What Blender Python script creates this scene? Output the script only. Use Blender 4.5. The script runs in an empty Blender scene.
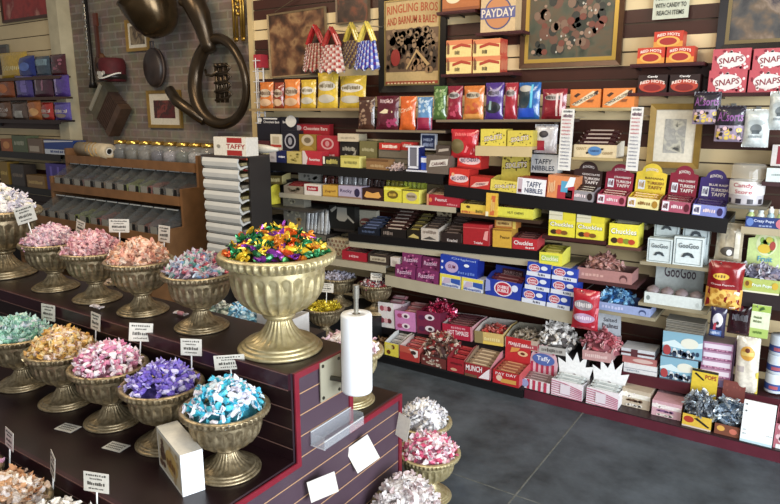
import bpy, bmesh, math, random
from mathutils import Vector, Matrix, Euler
random.seed(7)
SC = bpy.context.scene
COL = SC.collection
R = math.radians
PI = math.pi

# ------------------------------------------------------------------ camera
F_PX, CX, CY, CAM_H = 645.0, 390.0, 252.0, 1.7
PITCH, YAW = R(12.4), R(33.7)
cam_d = bpy.data.cameras.new('camera'); cam = bpy.data.objects.new('camera', cam_d); COL.objects.link(cam)
cam_d.sensor_width = 36; cam_d.lens = F_PX/780*36; cam_d.clip_start = 0.05
cam.location = (0, 0, CAM_H); cam.rotation_euler = (PI/2-PITCH, 0, YAW)
SC.camera = cam

def ray(px, py):
    x = (px-CX)/F_PX; y = (py-CY)/F_PX
    f = math.cos(PITCH)-y*math.sin(PITCH); d = math.sin(PITCH)+y*math.cos(PITCH)
    return Vector((-math.sin(YAW)*f+math.cos(YAW)*x, math.cos(YAW)*f+math.sin(YAW)*x, -d))
def at_y(px, py, Y):            # where the line of sight meets a wall or shelf front
    r = ray(px, py); t = Y/r.y
    return Vector((r.x*t, Y, CAM_H+r.z*t))
def at_x(px, py, X):
    r = ray(px, py); t = X/r.x
    return Vector((X, r.y*t, CAM_H+r.z*t))
def at_z(px, py, Z):
    r = ray(px, py); t = (Z-CAM_H)/r.z
    return Vector((r.x*t, r.y*t, Z))

# --------------------------------------------------------------- materials
def H(h):
    h = h.lstrip('#'); c = [int(h[i:i+2], 16)/255 for i in (0, 2, 4)]
    return tuple(v/12.92 if v <= .04045 else ((v+.055)/1.055)**2.4 for v in c)+(1,)
_M = {}
def mat(hexcol, rough=.5, metal=0.0, spec=.5, vary=0.0, scale=40, coat=0.0, trans=0.0, bump=0.0, alpha=1.0):
    key = (hexcol, rough, metal, spec, vary, scale, coat, trans, bump, alpha)
    if key in _M: return _M[key]
    m = bpy.data.materials.new('mat_'+hexcol.lstrip('#')); m.use_nodes = True
    nt = m.node_tree; b = nt.nodes['Principled BSDF']
    b.inputs['Base Color'].default_value = H(hexcol); b.inputs['Roughness'].default_value = rough
    b.inputs['Metallic'].default_value = metal; b.inputs['Specular IOR Level'].default_value = spec
    b.inputs['Coat Weight'].default_value = coat; b.inputs['Transmission Weight'].default_value = trans
    b.inputs['Alpha'].default_value = alpha
    if vary or bump:
        tc = nt.nodes.new('ShaderNodeTexCoord'); n = nt.nodes.new('ShaderNodeTexNoise')
        n.inputs['Scale'].default_value = scale; n.inputs['Detail'].default_value = 5
        nt.links.new(tc.outputs['Object'], n.inputs['Vector'])
        if vary:
            mx = nt.nodes.new('ShaderNodeMix'); mx.data_type = 'RGBA'
            c = H(hexcol); mr = nt.nodes.new('ShaderNodeMapRange')
            mr.inputs[1].default_value = .3; mr.inputs[2].default_value = .7
            nt.links.new(n.outputs['Fac'], mr.inputs[0]); nt.links.new(mr.outputs[0], mx.inputs['Factor'])
            mx.inputs['A'].default_value = tuple(v*(1-vary) for v in c[:3])+(1,)
            mx.inputs['B'].default_value = tuple(min(1, v*(1+vary)) for v in c[:3])+(1,)
            nt.links.new(mx.outputs['Result'], b.inputs['Base Color'])
        if bump:
            bp = nt.nodes.new('ShaderNodeBump'); bp.inputs['Strength'].default_value = bump
            nt.links.new(n.outputs['Fac'], bp.inputs['Height']); nt.links.new(bp.outputs['Normal'], b.inputs['Normal'])
    _M[key] = m
    return m
def soft(h, k=.86):
    r, g, b = [int(h.lstrip('#')[i:i+2], 16) for i in (0, 2, 4)]; l = .3*r+.59*g+.11*b
    return '#%02x%02x%02x' % tuple(int(max(0, min(255, l+(v-l)*k))) for v in (r, g, b))
def paper(h): return mat(soft(h), .42, 0, .5, .08, 60)
def film(h): return mat(soft(h, .9), .22, 0, .6, .18, 45, .35, 0, .25)
def ink(h): return mat(soft(h), .45)
def clear(h='#e8eeee', a=.22): return mat(h, .06, 0, .8, 0, 40, .5, 0, 0, a)

def picture_mat(cols, scale, seed):
    m = bpy.data.materials.new('printed_picture'); m.use_nodes = True; nt = m.node_tree
    b = nt.nodes['Principled BSDF']; b.inputs['Roughness'].default_value = .35
    tc = nt.nodes.new('ShaderNodeTexCoord'); mp = nt.nodes.new('ShaderNodeMapping')
    mp.inputs['Location'].default_value = (seed*3.1, seed*1.7, seed)
    n = nt.nodes.new('ShaderNodeTexNoise'); n.inputs['Scale'].default_value = scale; n.inputs['Detail'].default_value = 4; n.inputs['Distortion'].default_value = .3
    cr = nt.nodes.new('ShaderNodeValToRGB'); e = cr.color_ramp.elements
    ps = [.33+.36*i/(len(cols)-1) for i in range(len(cols))]
    e[0].position = ps[0]; e[0].color = H(cols[0]); e[1].position = ps[-1]; e[1].color = H(cols[-1])
    for p, c in list(zip(ps, cols))[1:-1]:
        k = e.new(p); k.color = H(c)
    nt.links.new(tc.outputs['Object'], mp.inputs['Vector']); nt.links.new(mp.outputs[0], n.inputs['Vector'])
    nt.links.new(n.outputs['Fac'], cr.inputs['Fac']); nt.links.new(cr.outputs[0], b.inputs['Base Color'])
    return m

# ------------------------------------------------------------ mesh builder
class MB:
    def __init__(s): s.v = []; s.f = []; s.m = []
    def add(s, vs, fs, mi=0, M=None):
        o = len(s.v)
        s.v += [tuple(M @ Vector(v)) if M else tuple(v) for v in vs]
        s.f += [tuple(i+o for i in f) for f in fs]; s.m += [mi]*len(fs)
        return s
    def box(s, x0, x1, y0, y1, z0, z1, mi=0, M=None, mf=None):
        vs = [(x0,y0,z0),(x1,y0,z0),(x1,y1,z0),(x0,y1,z0),(x0,y0,z1),(x1,y0,z1),(x1,y1,z1),(x0,y1,z1)]
        fs = [(0,1,5,4),(1,2,6,5),(2,3,7,6),(3,0,4,7),(4,5,6,7),(3,2,1,0)]  # front right back left top bottom
        s.add(vs, fs, mi, M)
        if mf: s.m[-6:] = mf
        return s
    def prism(s, poly, y0, y1, mi=0, M=None):       # polygon in x,z pushed along y
        n = len(poly)
        vs = [(x,y0,z) for x,z in poly]+[(x,y1,z) for x,z in poly]
        fs = [tuple(range(n)), tuple(range(2*n-1, n-1, -1))]+[(i,(i+1)%n,n+(i+1)%n,n+i) for i in range(n)]
        return s.add(vs, fs, mi, M)
    def lathe(s, prof, seg=32, mod=None, mi=0, M=None, cap0=False, cap1=False):
        vs = []; fs = []
        for j, (r, z) in enumerate(prof):
            for i in range(seg):
                a = 2*PI*i/seg; rr = r*(mod(a, j, r, z) if mod else 1)
                vs.append((rr*math.cos(a), rr*math.sin(a), z))
        for j in range(len(prof)-1):
            for i in range(seg):
                k = (i+1) % seg
                fs.append((j*seg+i, j*seg+k, (j+1)*seg+k, (j+1)*seg+i))
        if cap0: fs.append(tuple(range(seg-1, -1, -1)))
        if cap1: fs.append(tuple((len(prof)-1)*seg+i for i in range(seg)))
        return s.add(vs, fs, mi, M)
    def cyl(s, a, b, r, seg=16, mi=0, r2=None):
        a = Vector(a); b = Vector(b); d = b-a
        M = Matrix.Translation(a) @ d.to_track_quat('Z', 'Y').to_matrix().to_4x4()
        return s.lathe([(r,0),(r2 if r2 is not None else r, d.length)], seg, None, mi, M, True, True)
    def tube(s, pts, rs, seg=12, mi=0, closed=False):
        pts = [Vector(p) for p in pts]; n = len(pts)
        if not hasattr(rs, '__len__'): rs = [rs]*n
        vs = []; fs = []; prev = None
        for i, p in enumerate(pts):
            if closed: t = pts[(i+1) % n]-pts[i-1]
            else: t = pts[min(i+1, n-1)]-pts[max(i-1, 0)]
            t.normalize()
            if prev is None:
                u = t.orthogonal().normalized()
            else:
                u = prev-t*prev.dot(t)
                u = u.normalized() if u.length > 1e-6 else t.orthogonal().normalized()
            prev = u; w = t.cross(u)
            for k in range(seg):
                a = 2*PI*k/seg; vs.append(p+(u*math.cos(a)+w*math.sin(a))*rs[i])
        for i in range(n if closed else n-1):
            j = (i+1) % n
            for k in range(seg):
                l = (k+1) % seg; fs.append((i*seg+k, i*seg+l, j*seg+l, j*seg+k))
        if not closed: fs += [tuple(range(seg-1, -1, -1)), tuple((n-1)*seg+k for k in range(seg))]
        return s.add(vs, fs, mi)
    def build(s, name, mats, parent=None, smooth=False, loc=None):
        me = bpy.data.meshes.new(name); me.from_pydata([tuple(v) for v in s.v], [], s.f)
        if not isinstance(mats, (list, tuple)): mats = [mats]
        for m in mats: me.materials.append(m)
        for p, mi in zip(me.polygons, s.m): p.material_index = mi; p.use_smooth = smooth
        bm = bmesh.new(); bm.from_mesh(me); bmesh.ops.recalc_face_normals(bm, faces=bm.faces); bm.to_mesh(me); bm.free()
        o = bpy.data.objects.new(name, me); COL.objects.link(o)
        if parent: o.parent = parent
        if loc is not None: o.location = loc
        return o

def tag(o, label=None, cat=None, group=None, kind=None):
    if label: o['label'] = label
    if cat: o['category'] = cat
    if group: o['group'] = group
    if kind: o['kind'] = kind
    return o
def thing(name, label, cat, loc=(0,0,0), group=None, rot=(0,0,0)):
    o = bpy.data.objects.new(name, None); COL.objects.link(o)
    o.empty_display_size = .05; o.location = loc; o.rotation_euler = rot
    return tag(o, label, cat, group)
def clone(o, label=None, loc=None, rot=None):
    c = o.copy(); COL.objects.link(c)
    for ch in list(o.children):
        k = ch.copy(); COL.objects.link(k); k.parent = c
        for g in list(ch.children):
            q = g.copy(); COL.objects.link(q); q.parent = k
    if label: c['label'] = label
    if loc is not None: c.location = loc
    if rot is not None: c.rotation_euler = rot
    return c

_TX = {}
def text_geo(t):
    if t in _TX: return _TX[t]
    cu = bpy.data.curves.new('lettering', 'FONT'); cu.body = t; cu.align_x = 'LEFT'; cu.resolution_u = 2; cu.offset = .018
    o = bpy.data.objects.new('lettering', cu); COL.objects.link(o)
    dg = bpy.context.evaluated_depsgraph_get(); me = bpy.data.meshes.new_from_object(o.evaluated_get(dg))
    vs = [(v.co.x, v.co.y) for v in me.vertices]; fs = [tuple(p.vertices) for p in me.polygons]
    bpy.data.objects.remove(o); bpy.data.curves.remove(cu); bpy.data.meshes.remove(me)
    xs = [v[0] for v in vs]; ys = [v[1] for v in vs]; x0, x1, y0, y1 = min(xs), max(xs), min(ys), max(ys)
    _TX[t] = ([((x-x0)/(x1-x0), (y-y0)/(y1-y0)) for x, y in vs], fs)
    return _TX[t]

# print the artwork of a pack onto a face: u runs left to right, v bottom to top
def decorate(parent, w, h, decor, S, y0=0.0, prefix=''):
    lay = 0
    for d in decor:
        lay += 1; off = .0007*lay; k = d[0]; mb = MB(); name = 'printed_panel'
        def P(u, v): return (u*w-w/2, y0+S(u, v)-off, v*h)
        col = d[-1]
        if k == 'r':
            _, u0, v0, u1, v1, col = d; nx = 6; ny = 6
            vs = [P(u0+(u1-u0)*i/nx, v0+(v1-v0)*j/ny) for j in range(ny+1) for i in range(nx+1)]
            fs = [(j*(nx+1)+i, j*(nx+1)+i+1, (j+1)*(nx+1)+i+1, (j+1)*(nx+1)+i) for j in range(ny) for i in range(nx)]
            mb.add(vs, fs)
        elif k == 'e':
            _, uc, vc, ru, rv, col = d; name = 'printed_oval'
            for a, b in ((0, .34), (.34, .67), (.67, 1)):
                vs = [P(uc+q*ru*math.cos(2*PI*i/24), vc+q*rv*math.sin(2*PI*i/24)) for q in (a, b) for i in range(24)]
                mb.add(vs, [(i, (i+1) % 24, 24+(i+1) % 24, 24+i) for i in range(24)])
        elif k == 't':
            _, t, u0, v0, u1, v1, col = d; name = 'lettering'
            tv, tf = text_geo(t)
            mb.add([P(u0+(u1-u0)*x, v0+(v1-v0)*y) for x, y in tv], tf)
        elif k == 'a':      # arched lettering
            _, t, u0, v0, u1, v1, arc, col = d; name = 'lettering'
            tv, tf = text_geo(t)
            mb.add([P(u0+(u1-u0)*x, v0+(v1-v0)*y+arc*(1-(2*x-1)**2)) for x, y in tv], tf)
        elif k == 'd':      # slanting lettering
            _, t, u0, v0, u1, v1, rise, col = d; name = 'lettering'
            tv, tf = text_geo(t)
            mb.add([P(u0+(u1-u0)*x, v0+(v1-v0)*y+rise*(x-.5)) for x, y in tv], tf)
        elif k == 'p':
            _, pts, col = d; name = 'printed_shape'
            mb.add([P(u, v) for u, v in pts], [tuple(range(len(pts)))])
        elif k == 's':      # lettering too small to read: a row of uneven strokes
            _, u0, v0, u1, v1, col = d; name = 'printed_strokes'
            n = max(4, int((u1-u0)*16)); rr = random.Random(int((u0+v0+u1)*997)+n)
            for i in range(n):
                a = u0+(u1-u0)*i/n; b = a+(u1-u0)/n*rr.uniform(.5, .85)
                lo = v0+(v1-v0)*rr.uniform(0, .18); hi = v1-(v1-v0)*rr.uniform(0, .3)
                mb.add([P(a, lo), P(b, lo), P(b, hi), P(a, hi)], [(0,1,2,3)])
        elif k == 'n':      # scattered dots
            _, u0, v0, u1, v1, n, ru, rv, col = d; name = 'printed_dots'
            rr = random.Random(n*31+int(u0*100))
            for i in range(n):
                uc = rr.uniform(u0+ru, u1-ru); vc = rr.uniform(v0+rv, v1-rv); q = rr.uniform(.6, 1.1)
                mb.add([P(uc+q*ru*math.cos(2*PI*j/9), vc+q*rv*math.sin(2*PI*j/9)) for j in range(9)], [tuple(range(9))])
        mb.build(name, ink(col) if isinstance(col, str) else col, parent)
FLAT = lambda u, v: 0.0

# ------------------------------------------------------------ kinds of pack
INFO = {}
SHELF = {}
def place(px, Y, z=None):
    x0, y0, x1, y1, yt = px
    a = at_y(x0, y0, Y); b = at_y(x1, y1, Y); t = at_y(x0, yt, Y)
    w = (b.x-a.x)*.985; h = t.z-a.z; xc = (a.x+b.x)/2; rot = 0
    if isinstance(z, str):
        s = SHELF[z]; zz = s['z0']+(s['z1']-s['z0'])*(xc-s['x0'])/(s['x1']-s['x0'])
        rot = -math.atan2(s['z1']-s['z0'], s['x1']-s['x0'])
    elif isinstance(z, bpy.types.Object):
        zz = INFO[z.name][1]; rot = z.rotation_euler.y
    elif z is None: zz = (a.z+b.z)/2
    else: zz = z
    return xc, zz+.0005, w, h, rot
def remember(o, z, top): INFO[o.name] = (z, top); return o

def carton(px, Y, z, d, col, decor, label, cat='candy box', group=None, side=None, top=None, name='candy_box', yaw=0, hfix=None, sdecor=None):
    xc, zz, w, h, rot = place(px, Y, z)
    if hfix: h = hfix
    t = thing(name, label, cat, (xc, Y, zz), group, (0, rot, yaw))
    mb = MB(); bm = mb.box(-w/2, w/2, 0, d, 0, h, mf=[0,1,0,1,2,1])
    o = mb.build('box_body', [paper(col), paper(side or col), paper(top or col)], t)
    MB().box(-w/2+.001, w/2-.001, .001, d*.3, h, h+.0009).build('tuck_flap', paper(top or col), t)
    decorate(t, w, h, decor, FLAT)
    if sdecor:
        e = thing('x', None, None); 
        before = set(t.children)
        decorate(t, d, h, sdecor, FLAT)
        for c in set(t.children)-before:
            c.rotation_euler = (0, 0, PI/2); c.location = (w/2, d/2, 0)
        bpy.data.objects.remove(e)
    return remember(t, zz, zz+h)

def stack_bars(n, cx, y0, y1, z0, z1, w, hcol, label, group, kind='bar', rot=0, name='candy_bar', hh=.016, rows=1):
    # wrapped bars lying side to side, one behind the other
    key = ('bar', round(w, 3), hcol, round(hh, 3)); dl = (y1-y0)/n
    mb = MB(); xs = [-.5, -.46, -.40, .40, .46, .5]; pr = [.35, .25, 1, 1, .25, .35]
    vs = []
    for x, q in zip(xs, pr):
        for k in range(8):
            a = 2*PI*k/8
            vs.append((x*w, math.cos(a)*dl*.44*(.8+.2*q), hh*.5+math.sin(a)*hh*.5*q))
    fs = [(i*8+k, i*8+(k+1) % 8, (i+1)*8+(k+1) % 8, (i+1)*8+k) for i in range(5) for k in range(8)]
    fs += [tuple(range(8)), tuple(40+k for k in range(8))]
    mb.add(vs, fs)
    mb.add([(-.3*w, -dl*.2, hh*1.01), (.3*w, -dl*.2, hh*1.01), (.3*w, dl*.2, hh*1.01), (-.3*w, dl*.2, hh*1.01)], [(0,1,2,3)], 1)
    cols = hcol if isinstance(hcol, (list, tuple)) else (hcol, '#d8c8b0')
    first = mb.build(name, [film(cols[0]), ink(cols[1])])
    tag(first, label, 'candy bar', group)
    for i in range(n):
        o = first if i == 0 else clone(first)
        f = (i+.5)/n
        o.location = (cx, y0+(y1-y0)*f, z0+(z1-z0)*f); o.rotation_euler = (math.atan2(z1-z0, y1-y0), rot, random.uniform(-.03, .03))

def stand_packs(n, cx, y0, z0, w, h, col, label, group, rows=1, rot=0, dy=.03):
    pw = w/n; mb = MB()
    zs = [0, .06, .14, .86, .94, 1]; q = [.2, .15, 1, 1, .15, .2]
    vs = []
    for z, k in zip(zs, q):
        for a in range(8):
            vs.append((math.cos(2*PI*a/8)*pw*.45*(.85+.15*k), math.sin(2*PI*a/8)*.011*k, z*h))
    fs = [(i*8+k, i*8+(k+1) % 8, (i+1)*8+(k+1) % 8, (i+1)*8+k) for i in range(5) for k in range(8)]
    fs += [tuple(range(8)), tuple(40+k for k in range(8))]
    mb.add(vs, fs); first = None
    for r_ in range(rows):
        for i in range(n):
            if first is None:
                first = o = mb.build('candy_pack', film(col)); tag(o, label, 'candy pack', group)
            else: o = clone(first)
            o.location = (cx-w/2+pw*(i+.5), y0+dy*r_, z0+random.uniform(0, .006)); o.rotation_euler = (-.15+random.uniform(-.04, .04), random.uniform(-.06, .06), 0)

def tray(px, Y, z, d, col, decor, label, inner=None, back=None, header=None, cat='display tray', group=None, name='display_tray', fill=None, hb=None, yaw=0, side=None, hfix=None):
    """open display box: low front, walls that slope up to the back, card header behind"""
    xc, zz, w, h, rot = place(px, Y, z)
    if hfix: h = hfix
    t = thing(name, label, cat, (xc, Y, zz), group, (0, rot, yaw))
    hb_ = hb or h*1.25; th = .0025
    mb = MB(); mb.box(-w/2, w/2, 0, th, 0, h, mf=[0,0,1,0,0,0]); mb.box(-w/2, w/2, d-th, d, 0, hb_, mf=[1]*6)
    mb.box(-w/2, w/2, th, d-th, 0, th, mf=[1]*6)
    for sx in (-1, 1):
        a, b = sorted((sx*w/2, sx*(w/2-th)))
        vs = [(x, y, q) for x in (a, b) for y, q in ((th,0),(d-th,0),(d-th,hb_),(d*.55,hb_),(th,h))]
        n = 5; fs = [tuple(range(5)), tuple(range(9, 4, -1))]+[(i,(i+1)%5,5+(i+1)%5,5+i) for i in range(5)]
        o0 = len(mb.f); mb.add(vs, fs, 1)
        mb.m[o0+(1 if sx > 0 else 0)] = 2
    mb.build('tray_body', [paper(col), paper(inner or col), paper(side or col)], t)
    decorate(t, w, h, decor, FLAT)
    if header:
        hh, shape, hcol, hdec = header['h'], header.get('shape', 'rect'), header['col'], header.get('decor', [])
        hw = w*header.get('w', 1.0); hy = d*header.get('y', 1.0)-.002
        if shape == 'rect': poly = [(-hw/2,0),(hw/2,0),(hw/2,hh),(-hw/2,hh)]
        elif shape == 'disc':
            r = hw*.34; zc = hh-r
            poly = [(-hw/2,0),(hw/2,0),(hw/2,zc+r*.05)]+[(r*math.cos(a), zc+r*math.sin(a)) for a in [R(10+160*i/16) for i in range(17)]]+[(-hw/2,zc+r*.05)]
        elif shape == 'dome':
            poly = [(-hw/2,0),(hw/2,0)]+[(hw/2*math.cos(a)*(1+.05*(i % 2)), hh*.45+hh*.55*math.sin(a)*(1-.06*(i % 2))) for i, a in enumerate([R(180*i/18) for i in range(19)])]
        elif shape == 'star':
            poly = [(-hw/2,0),(hw/2,0),(hw*.52,hh*.45),(hw*.62,hh*.72),(hw*.36,hh*.66),(hw*.40,hh*.98),(hw*.17,hh*.75),(hw*.06,hh*1.0),(-hw*.06,hh*.76),(-hw*.3,hh*.95),(-hw*.28,hh*.68),(-hw*.55,hh*.78),(-hw*.48,hh*.45)]
        elif shape == 'arch':
            poly = [(-hw/2,0),(hw/2,0),(hw/2,hh*.6)]+[(hw/2*math.cos(a)*.98, hh*.6+hh*.4*math.sin(a)) for a in [R(15+150*i/12) for i in range(13)]]+[(-hw/2,hh*.6)]
        M = Matrix.Translation((0, hy, 0))
        ho = MB().prism(poly, -.0015, .0015, 0, M).build('header_card', paper(hcol), t)
        before = set(t.children); decorate(t, hw, hh, hdec, FLAT, hy-.0015)
        for c in set(t.children)-before: c.parent = ho
    remember(t, zz, zz+max(h, hb_))
    t['w'] = 0; del t['w']
    return t, (xc, zz, w, h, d, rot, Y)

def fill_bars(g, n, col, label, group, z1=.03, z0=None, hh=.016, f0=.06, f1=.93):
    xc, zz, w, h, d, rot, Y = g
    stack_bars(n, xc, Y+d*f0, Y+d*f1, zz+(z0 if z0 is not None else max(.004, h-.022)), zz+max(h, z1), w*.93, col, label, group, rot=rot, hh=hh)

CANDY = {}
def candy_mesh(colA, colB, s=1.0, seed=0, foil=False):
    key = (colA, colB, s, seed, foil)
    if key in CANDY: return CANDY[key]
    rr = random.Random(seed*77+5); mb = MB()
    prof = [(-.031,.0145),(-.024,.0105),(-.0165,.003),(-.0145,.0085),(-.008,.0102),(0,.0105),(.008,.0102),(.0145,.0085),(.0165,.003),(.024,.0105),(.031,.0145)]
    seg = 9; vs = []; fs = []
    for j, (x, r) in enumerate(prof):
        end = j in (0, 1, 9, 10)
        for i in range(seg):
            a = 2*PI*i/seg; q = r*(1+(rr.uniform(-.4, .35) if end else rr.uniform(-.14, .14)))
            fl = .35 if end else .85
            vs.append(((x+(rr.uniform(-.004, .004) if end else 0))*s, q*math.cos(a)*s, q*math.sin(a)*fl*s))
    ms = []
    for j in range(len(prof)-1):
        for i in range(seg):
            k = (i+1) % seg; fs.append((j*seg+i, j*seg+k, (j+1)*seg+k, (j+1)*seg+i)); ms.append(1 if j in (0, 1, 8, 9) else 0)
    me = bpy.data.meshes.new('wrapped_candy'); me.from_pydata(vs, [], fs)
    if foil: me.materials.append(mat(colA, .25, .55, .6, .1, 90)); me.materials.append(mat(colB, .25, .55, .6, .1, 90))
    else: me.materials.append(mat(colA, .35, 0, .5, .12, 90)); me.materials.append(mat(colB, .35, 0, .5, .12, 90))
    for p, m in zip(me.polygons, ms): p.material_index = m
    CANDY[key] = (me, vs, fs, ms)
    return CANDY[key]

def heap_points(n, Rr, hh, power=1.0, jitter=.25):
    pts = []
    for i in range(n):
        r = Rr*math.sqrt((i+.5)/n)*random.uniform(1-jitter*.3, 1); a = i*2.39996+random.uniform(-jitter, jitter)
        pts.append((r*math.cos(a), r*math.sin(a), hh*max(0, 1-(r/Rr)**2)**power))
    return pts
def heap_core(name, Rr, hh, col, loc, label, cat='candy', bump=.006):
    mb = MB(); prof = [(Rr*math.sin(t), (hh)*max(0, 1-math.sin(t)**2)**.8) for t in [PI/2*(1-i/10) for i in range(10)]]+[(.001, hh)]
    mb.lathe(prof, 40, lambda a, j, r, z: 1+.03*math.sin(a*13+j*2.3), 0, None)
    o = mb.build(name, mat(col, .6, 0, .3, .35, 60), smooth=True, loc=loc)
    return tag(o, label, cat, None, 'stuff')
def candy_heap(loc, Rr, hh, combos, label, name='wrapped_candy_heap', n=110, s=1.0, foil=False, core='#8a7a6a', kind='stuff', sy=1.0):
    mats = []; mb = MB(); idx = {}
    for q, (A, B) in enumerate(combos):
        me, vs, fs, ms = candy_mesh(A, B, s, q, foil)
        for m in me.materials: mats.append(m)
    prof = [(Rr*math.sin(t), hh*max(0, 1-math.sin(t)**2)**.8-.012) for t in [PI/2*(1-i/8) for i in range(8)]]+[(.001, hh-.012)]
    mats.append(mat(core, .7)); mb.lathe(prof, 28, None, len(mats)-1, Matrix.Diagonal((1, sy, 1, 1)))
    for (x, y, z) in heap_points(n, Rr*.97, hh):
        q = random.randrange(len(combos)); me, vs, fs, ms = candy_mesh(*combos[q], s, q, foil)
        M = Matrix.Translation((x, y*sy, z+.004)) @ Euler((random.uniform(0, 6), random.uniform(-.6, .6), random.uniform(0, 6))).to_matrix().to_4x4()
        o0 = len(mb.f); mb.add(vs, fs, 0, M)
        mb.m[o0:] = [q*2+m for m in ms]
    o = mb.build(name, mats, loc=loc)
    return tag(o, label, 'candy', None, kind)
def candy_pieces(loc, Rr, hh, combos, label, group, n, s=1.0, foil=False, name='wrapped_candy'):
    protos = []
    for q, (A, B) in enumerate(combos):
        me = candy_mesh(A, B, s, q, foil)[0]; protos.append(me)
    first = None
    for i, (x, y, z) in enumerate(heap_points(n, Rr*.97, hh)):
        if first is None:
            o = bpy.data.objects.new(name, protos[0]); COL.objects.link(o); tag(o, label, 'candy', group); first = o
        else:
            o = first.copy(); COL.objects.link(o); o.data = random.choice(protos)
        o.location = (loc[0]+x, loc[1]+y, loc[2]+z+.006)
        o.rotation_euler = (random.uniform(0, 6), random.uniform(-.6, .6), random.uniform(0, 6))

def bag(px, Y, z, t_, col, decor, label, cat='candy bag', group=None, name='candy_bag', yaw=0, lean=0, seal=None, topcol=None, hang=False, roll=0):
    xc, zz, w, h, rot = place(px, Y, z)
    t = thing(name, label, cat, (xc, Y, zz), group, (lean, rot+roll, yaw))
    pr = lambda u, v: (max(0, 1-abs(2*u-1)**3.2)**.75)*(max(0, 1-abs(2*v-1)**5)**.8)
    rr = random.Random(int(abs(xc)*1000)); ph = rr.uniform(0, 6)
    S = lambda u, v: -t_/2*pr(u, v)*(1+.10*math.sin(9*u+7*v+ph)+.07*math.sin(17*v-5*u+ph))
    nx, nz = 12, 14; mb = MB(); top = topcol or col
    for sgn in (1, -.6):
        vs = [((i/nx-.5)*w*(1-.04*math.sin(PI*j/nz)), S(i/nx, j/nz)*sgn, j/nz*h) for j in range(nz+1) for i in range(nx+1)]
        fs = [(j*(nx+1)+i, j*(nx+1)+i+1, (j+1)*(nx+1)+i+1, (j+1)*(nx+1)+i) for j in range(nz) for i in range(nx)]
        mb.add(vs, fs)
    mb.build('bag_pouch', film(col), t, True)
    sc = seal or col
    for nm, z0, z1 in (('bottom_seal', -.004, .014), ('top_seal', h-.018, h+.003)):
        q = MB(); n = 16
        vs = [((i/n-.5)*w, .0012*(1 if i % 2 else -1)-.001, zz_) for zz_ in (max(0, z0), z1) for i in range(n+1)]
        q.add(vs, [(i, i+1, n+1+i+1, n+1+i) for i in range(n)]); q.build(nm, film(sc), t)
    decorate(t, w, h, decor, S)
    return remember(t, zz, zz+h)

def peg(x, Yb, z, label):
    Yf, L = WALL_Y, 0
    mb = MB(); mb.tube([(0,0,0),(0,-(WALL_Y-Yb)-.03,0),(0,-(WALL_Y-Yb)-.045,.012)], .0025, 8)
    mb.box(-.012, .012, -.004, 0, -.02, .02)
    o = mb.build('peg_hook', mat('#b0b0ac', .3, .9), None, loc=(x, WALL_Y-.001, z))
    tag(o, label, 'hook')

def shelf(key, xa, za, xb, zb, yf, yb, th, col, label, face=None, name='wall_shelf', lip=0):
    SHELF[key] = dict(x0=xa, z0=za, x1=xb, z1=zb, yf=yf)
    L = math.hypot(xb-xa, zb-za); t = thing(name, label, 'shelf', ((xa+xb)/2, yf, (za+zb)/2), None, (0, -math.atan2(zb-za, xb-xa), 0))
    MB().box(-L/2, L/2, .004, yb-yf, -.018, 0).build('shelf_board', mat(col, .5, 0, .4, .12, 8), t)
    MB().box(-L/2, L/2, 0, .004, -th, 0).build('front_rail', mat(face or col, .4, 0, .4, .06, 8), t)
    bh = .085 if th > .03 else .03
    for sx in (-.42, 0, .42):
        q = MB(); q.add([(sx*L-.003, .03, -.018), (sx*L-.003, yb-yf, -.018), (sx*L-.003, yb-yf, -bh), (sx*L+.003, .03, -.018), (sx*L+.003, yb-yf, -.018), (sx*L+.003, yb-yf, -bh)],
              [(0,1,2),(5,4,3),(0,3,4,1),(1,4,5,2),(2,5,3,0)]); q.build('bracket', mat('#2a2626', .4, .6), t)
    return t
# ------------------------------------------------------------- the setting
WALL_Y = 3.9
CREAM, WINE = '#cdb88e', '#38190f'
def slatwall(name, x0, x1, Y, dark=lambda k: k % 2):
    mb = MB(); g = .0045
    ks = range(-11, 9)
    for k in ks:
        zc = 1.72+.15*k; c = 1 if dark(k) else 0
        for a, b in ((zc-.075, zc-g), (zc+g, zc+.075)):
            if b <= 0: continue
            mb.add([(x0,Y,max(a,0)),(x1,Y,max(a,0)),(x1,Y,b),(x0,Y,b)], [(0,1,2,3)], c)
        if zc-g > 0:
            mb.add([(x0,Y,zc-g),(x1,Y,zc-g),(x1,Y+.01,zc-g),(x0,Y+.01,zc-g)], [(0,1,2,3)], c)
            mb.add([(x0,Y,zc+g),(x1,Y,zc+g),(x1,Y+.01,zc+g),(x0,Y+.01,zc+g)], [(0,1,2,3)], c)
            mb.add([(x0,Y+.01,zc-g),(x1,Y+.01,zc-g),(x1,Y+.01,zc+g),(x0,Y+.01,zc+g)], [(0,1,2,3)], 2)
    zt = 1.72+.15*8+.075
    mb.box(x0, x1, Y+.011, Y+.06, 0, zt)
    o = mb.build(name, [mat(CREAM, .45, 0, .4, .05, 5), mat(WINE, .4, 0, .45, .15, 6), mat('#4a3a2a', .7)])
    tag(o, None, None, None, 'structure'); return o
slatwall('wall_back', -3.93, 1.6, WALL_Y)
slatwall('wall_left', -11.0, -6.78, WALL_Y, lambda k: k == 3 or (k < 3 and k % 2))

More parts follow.
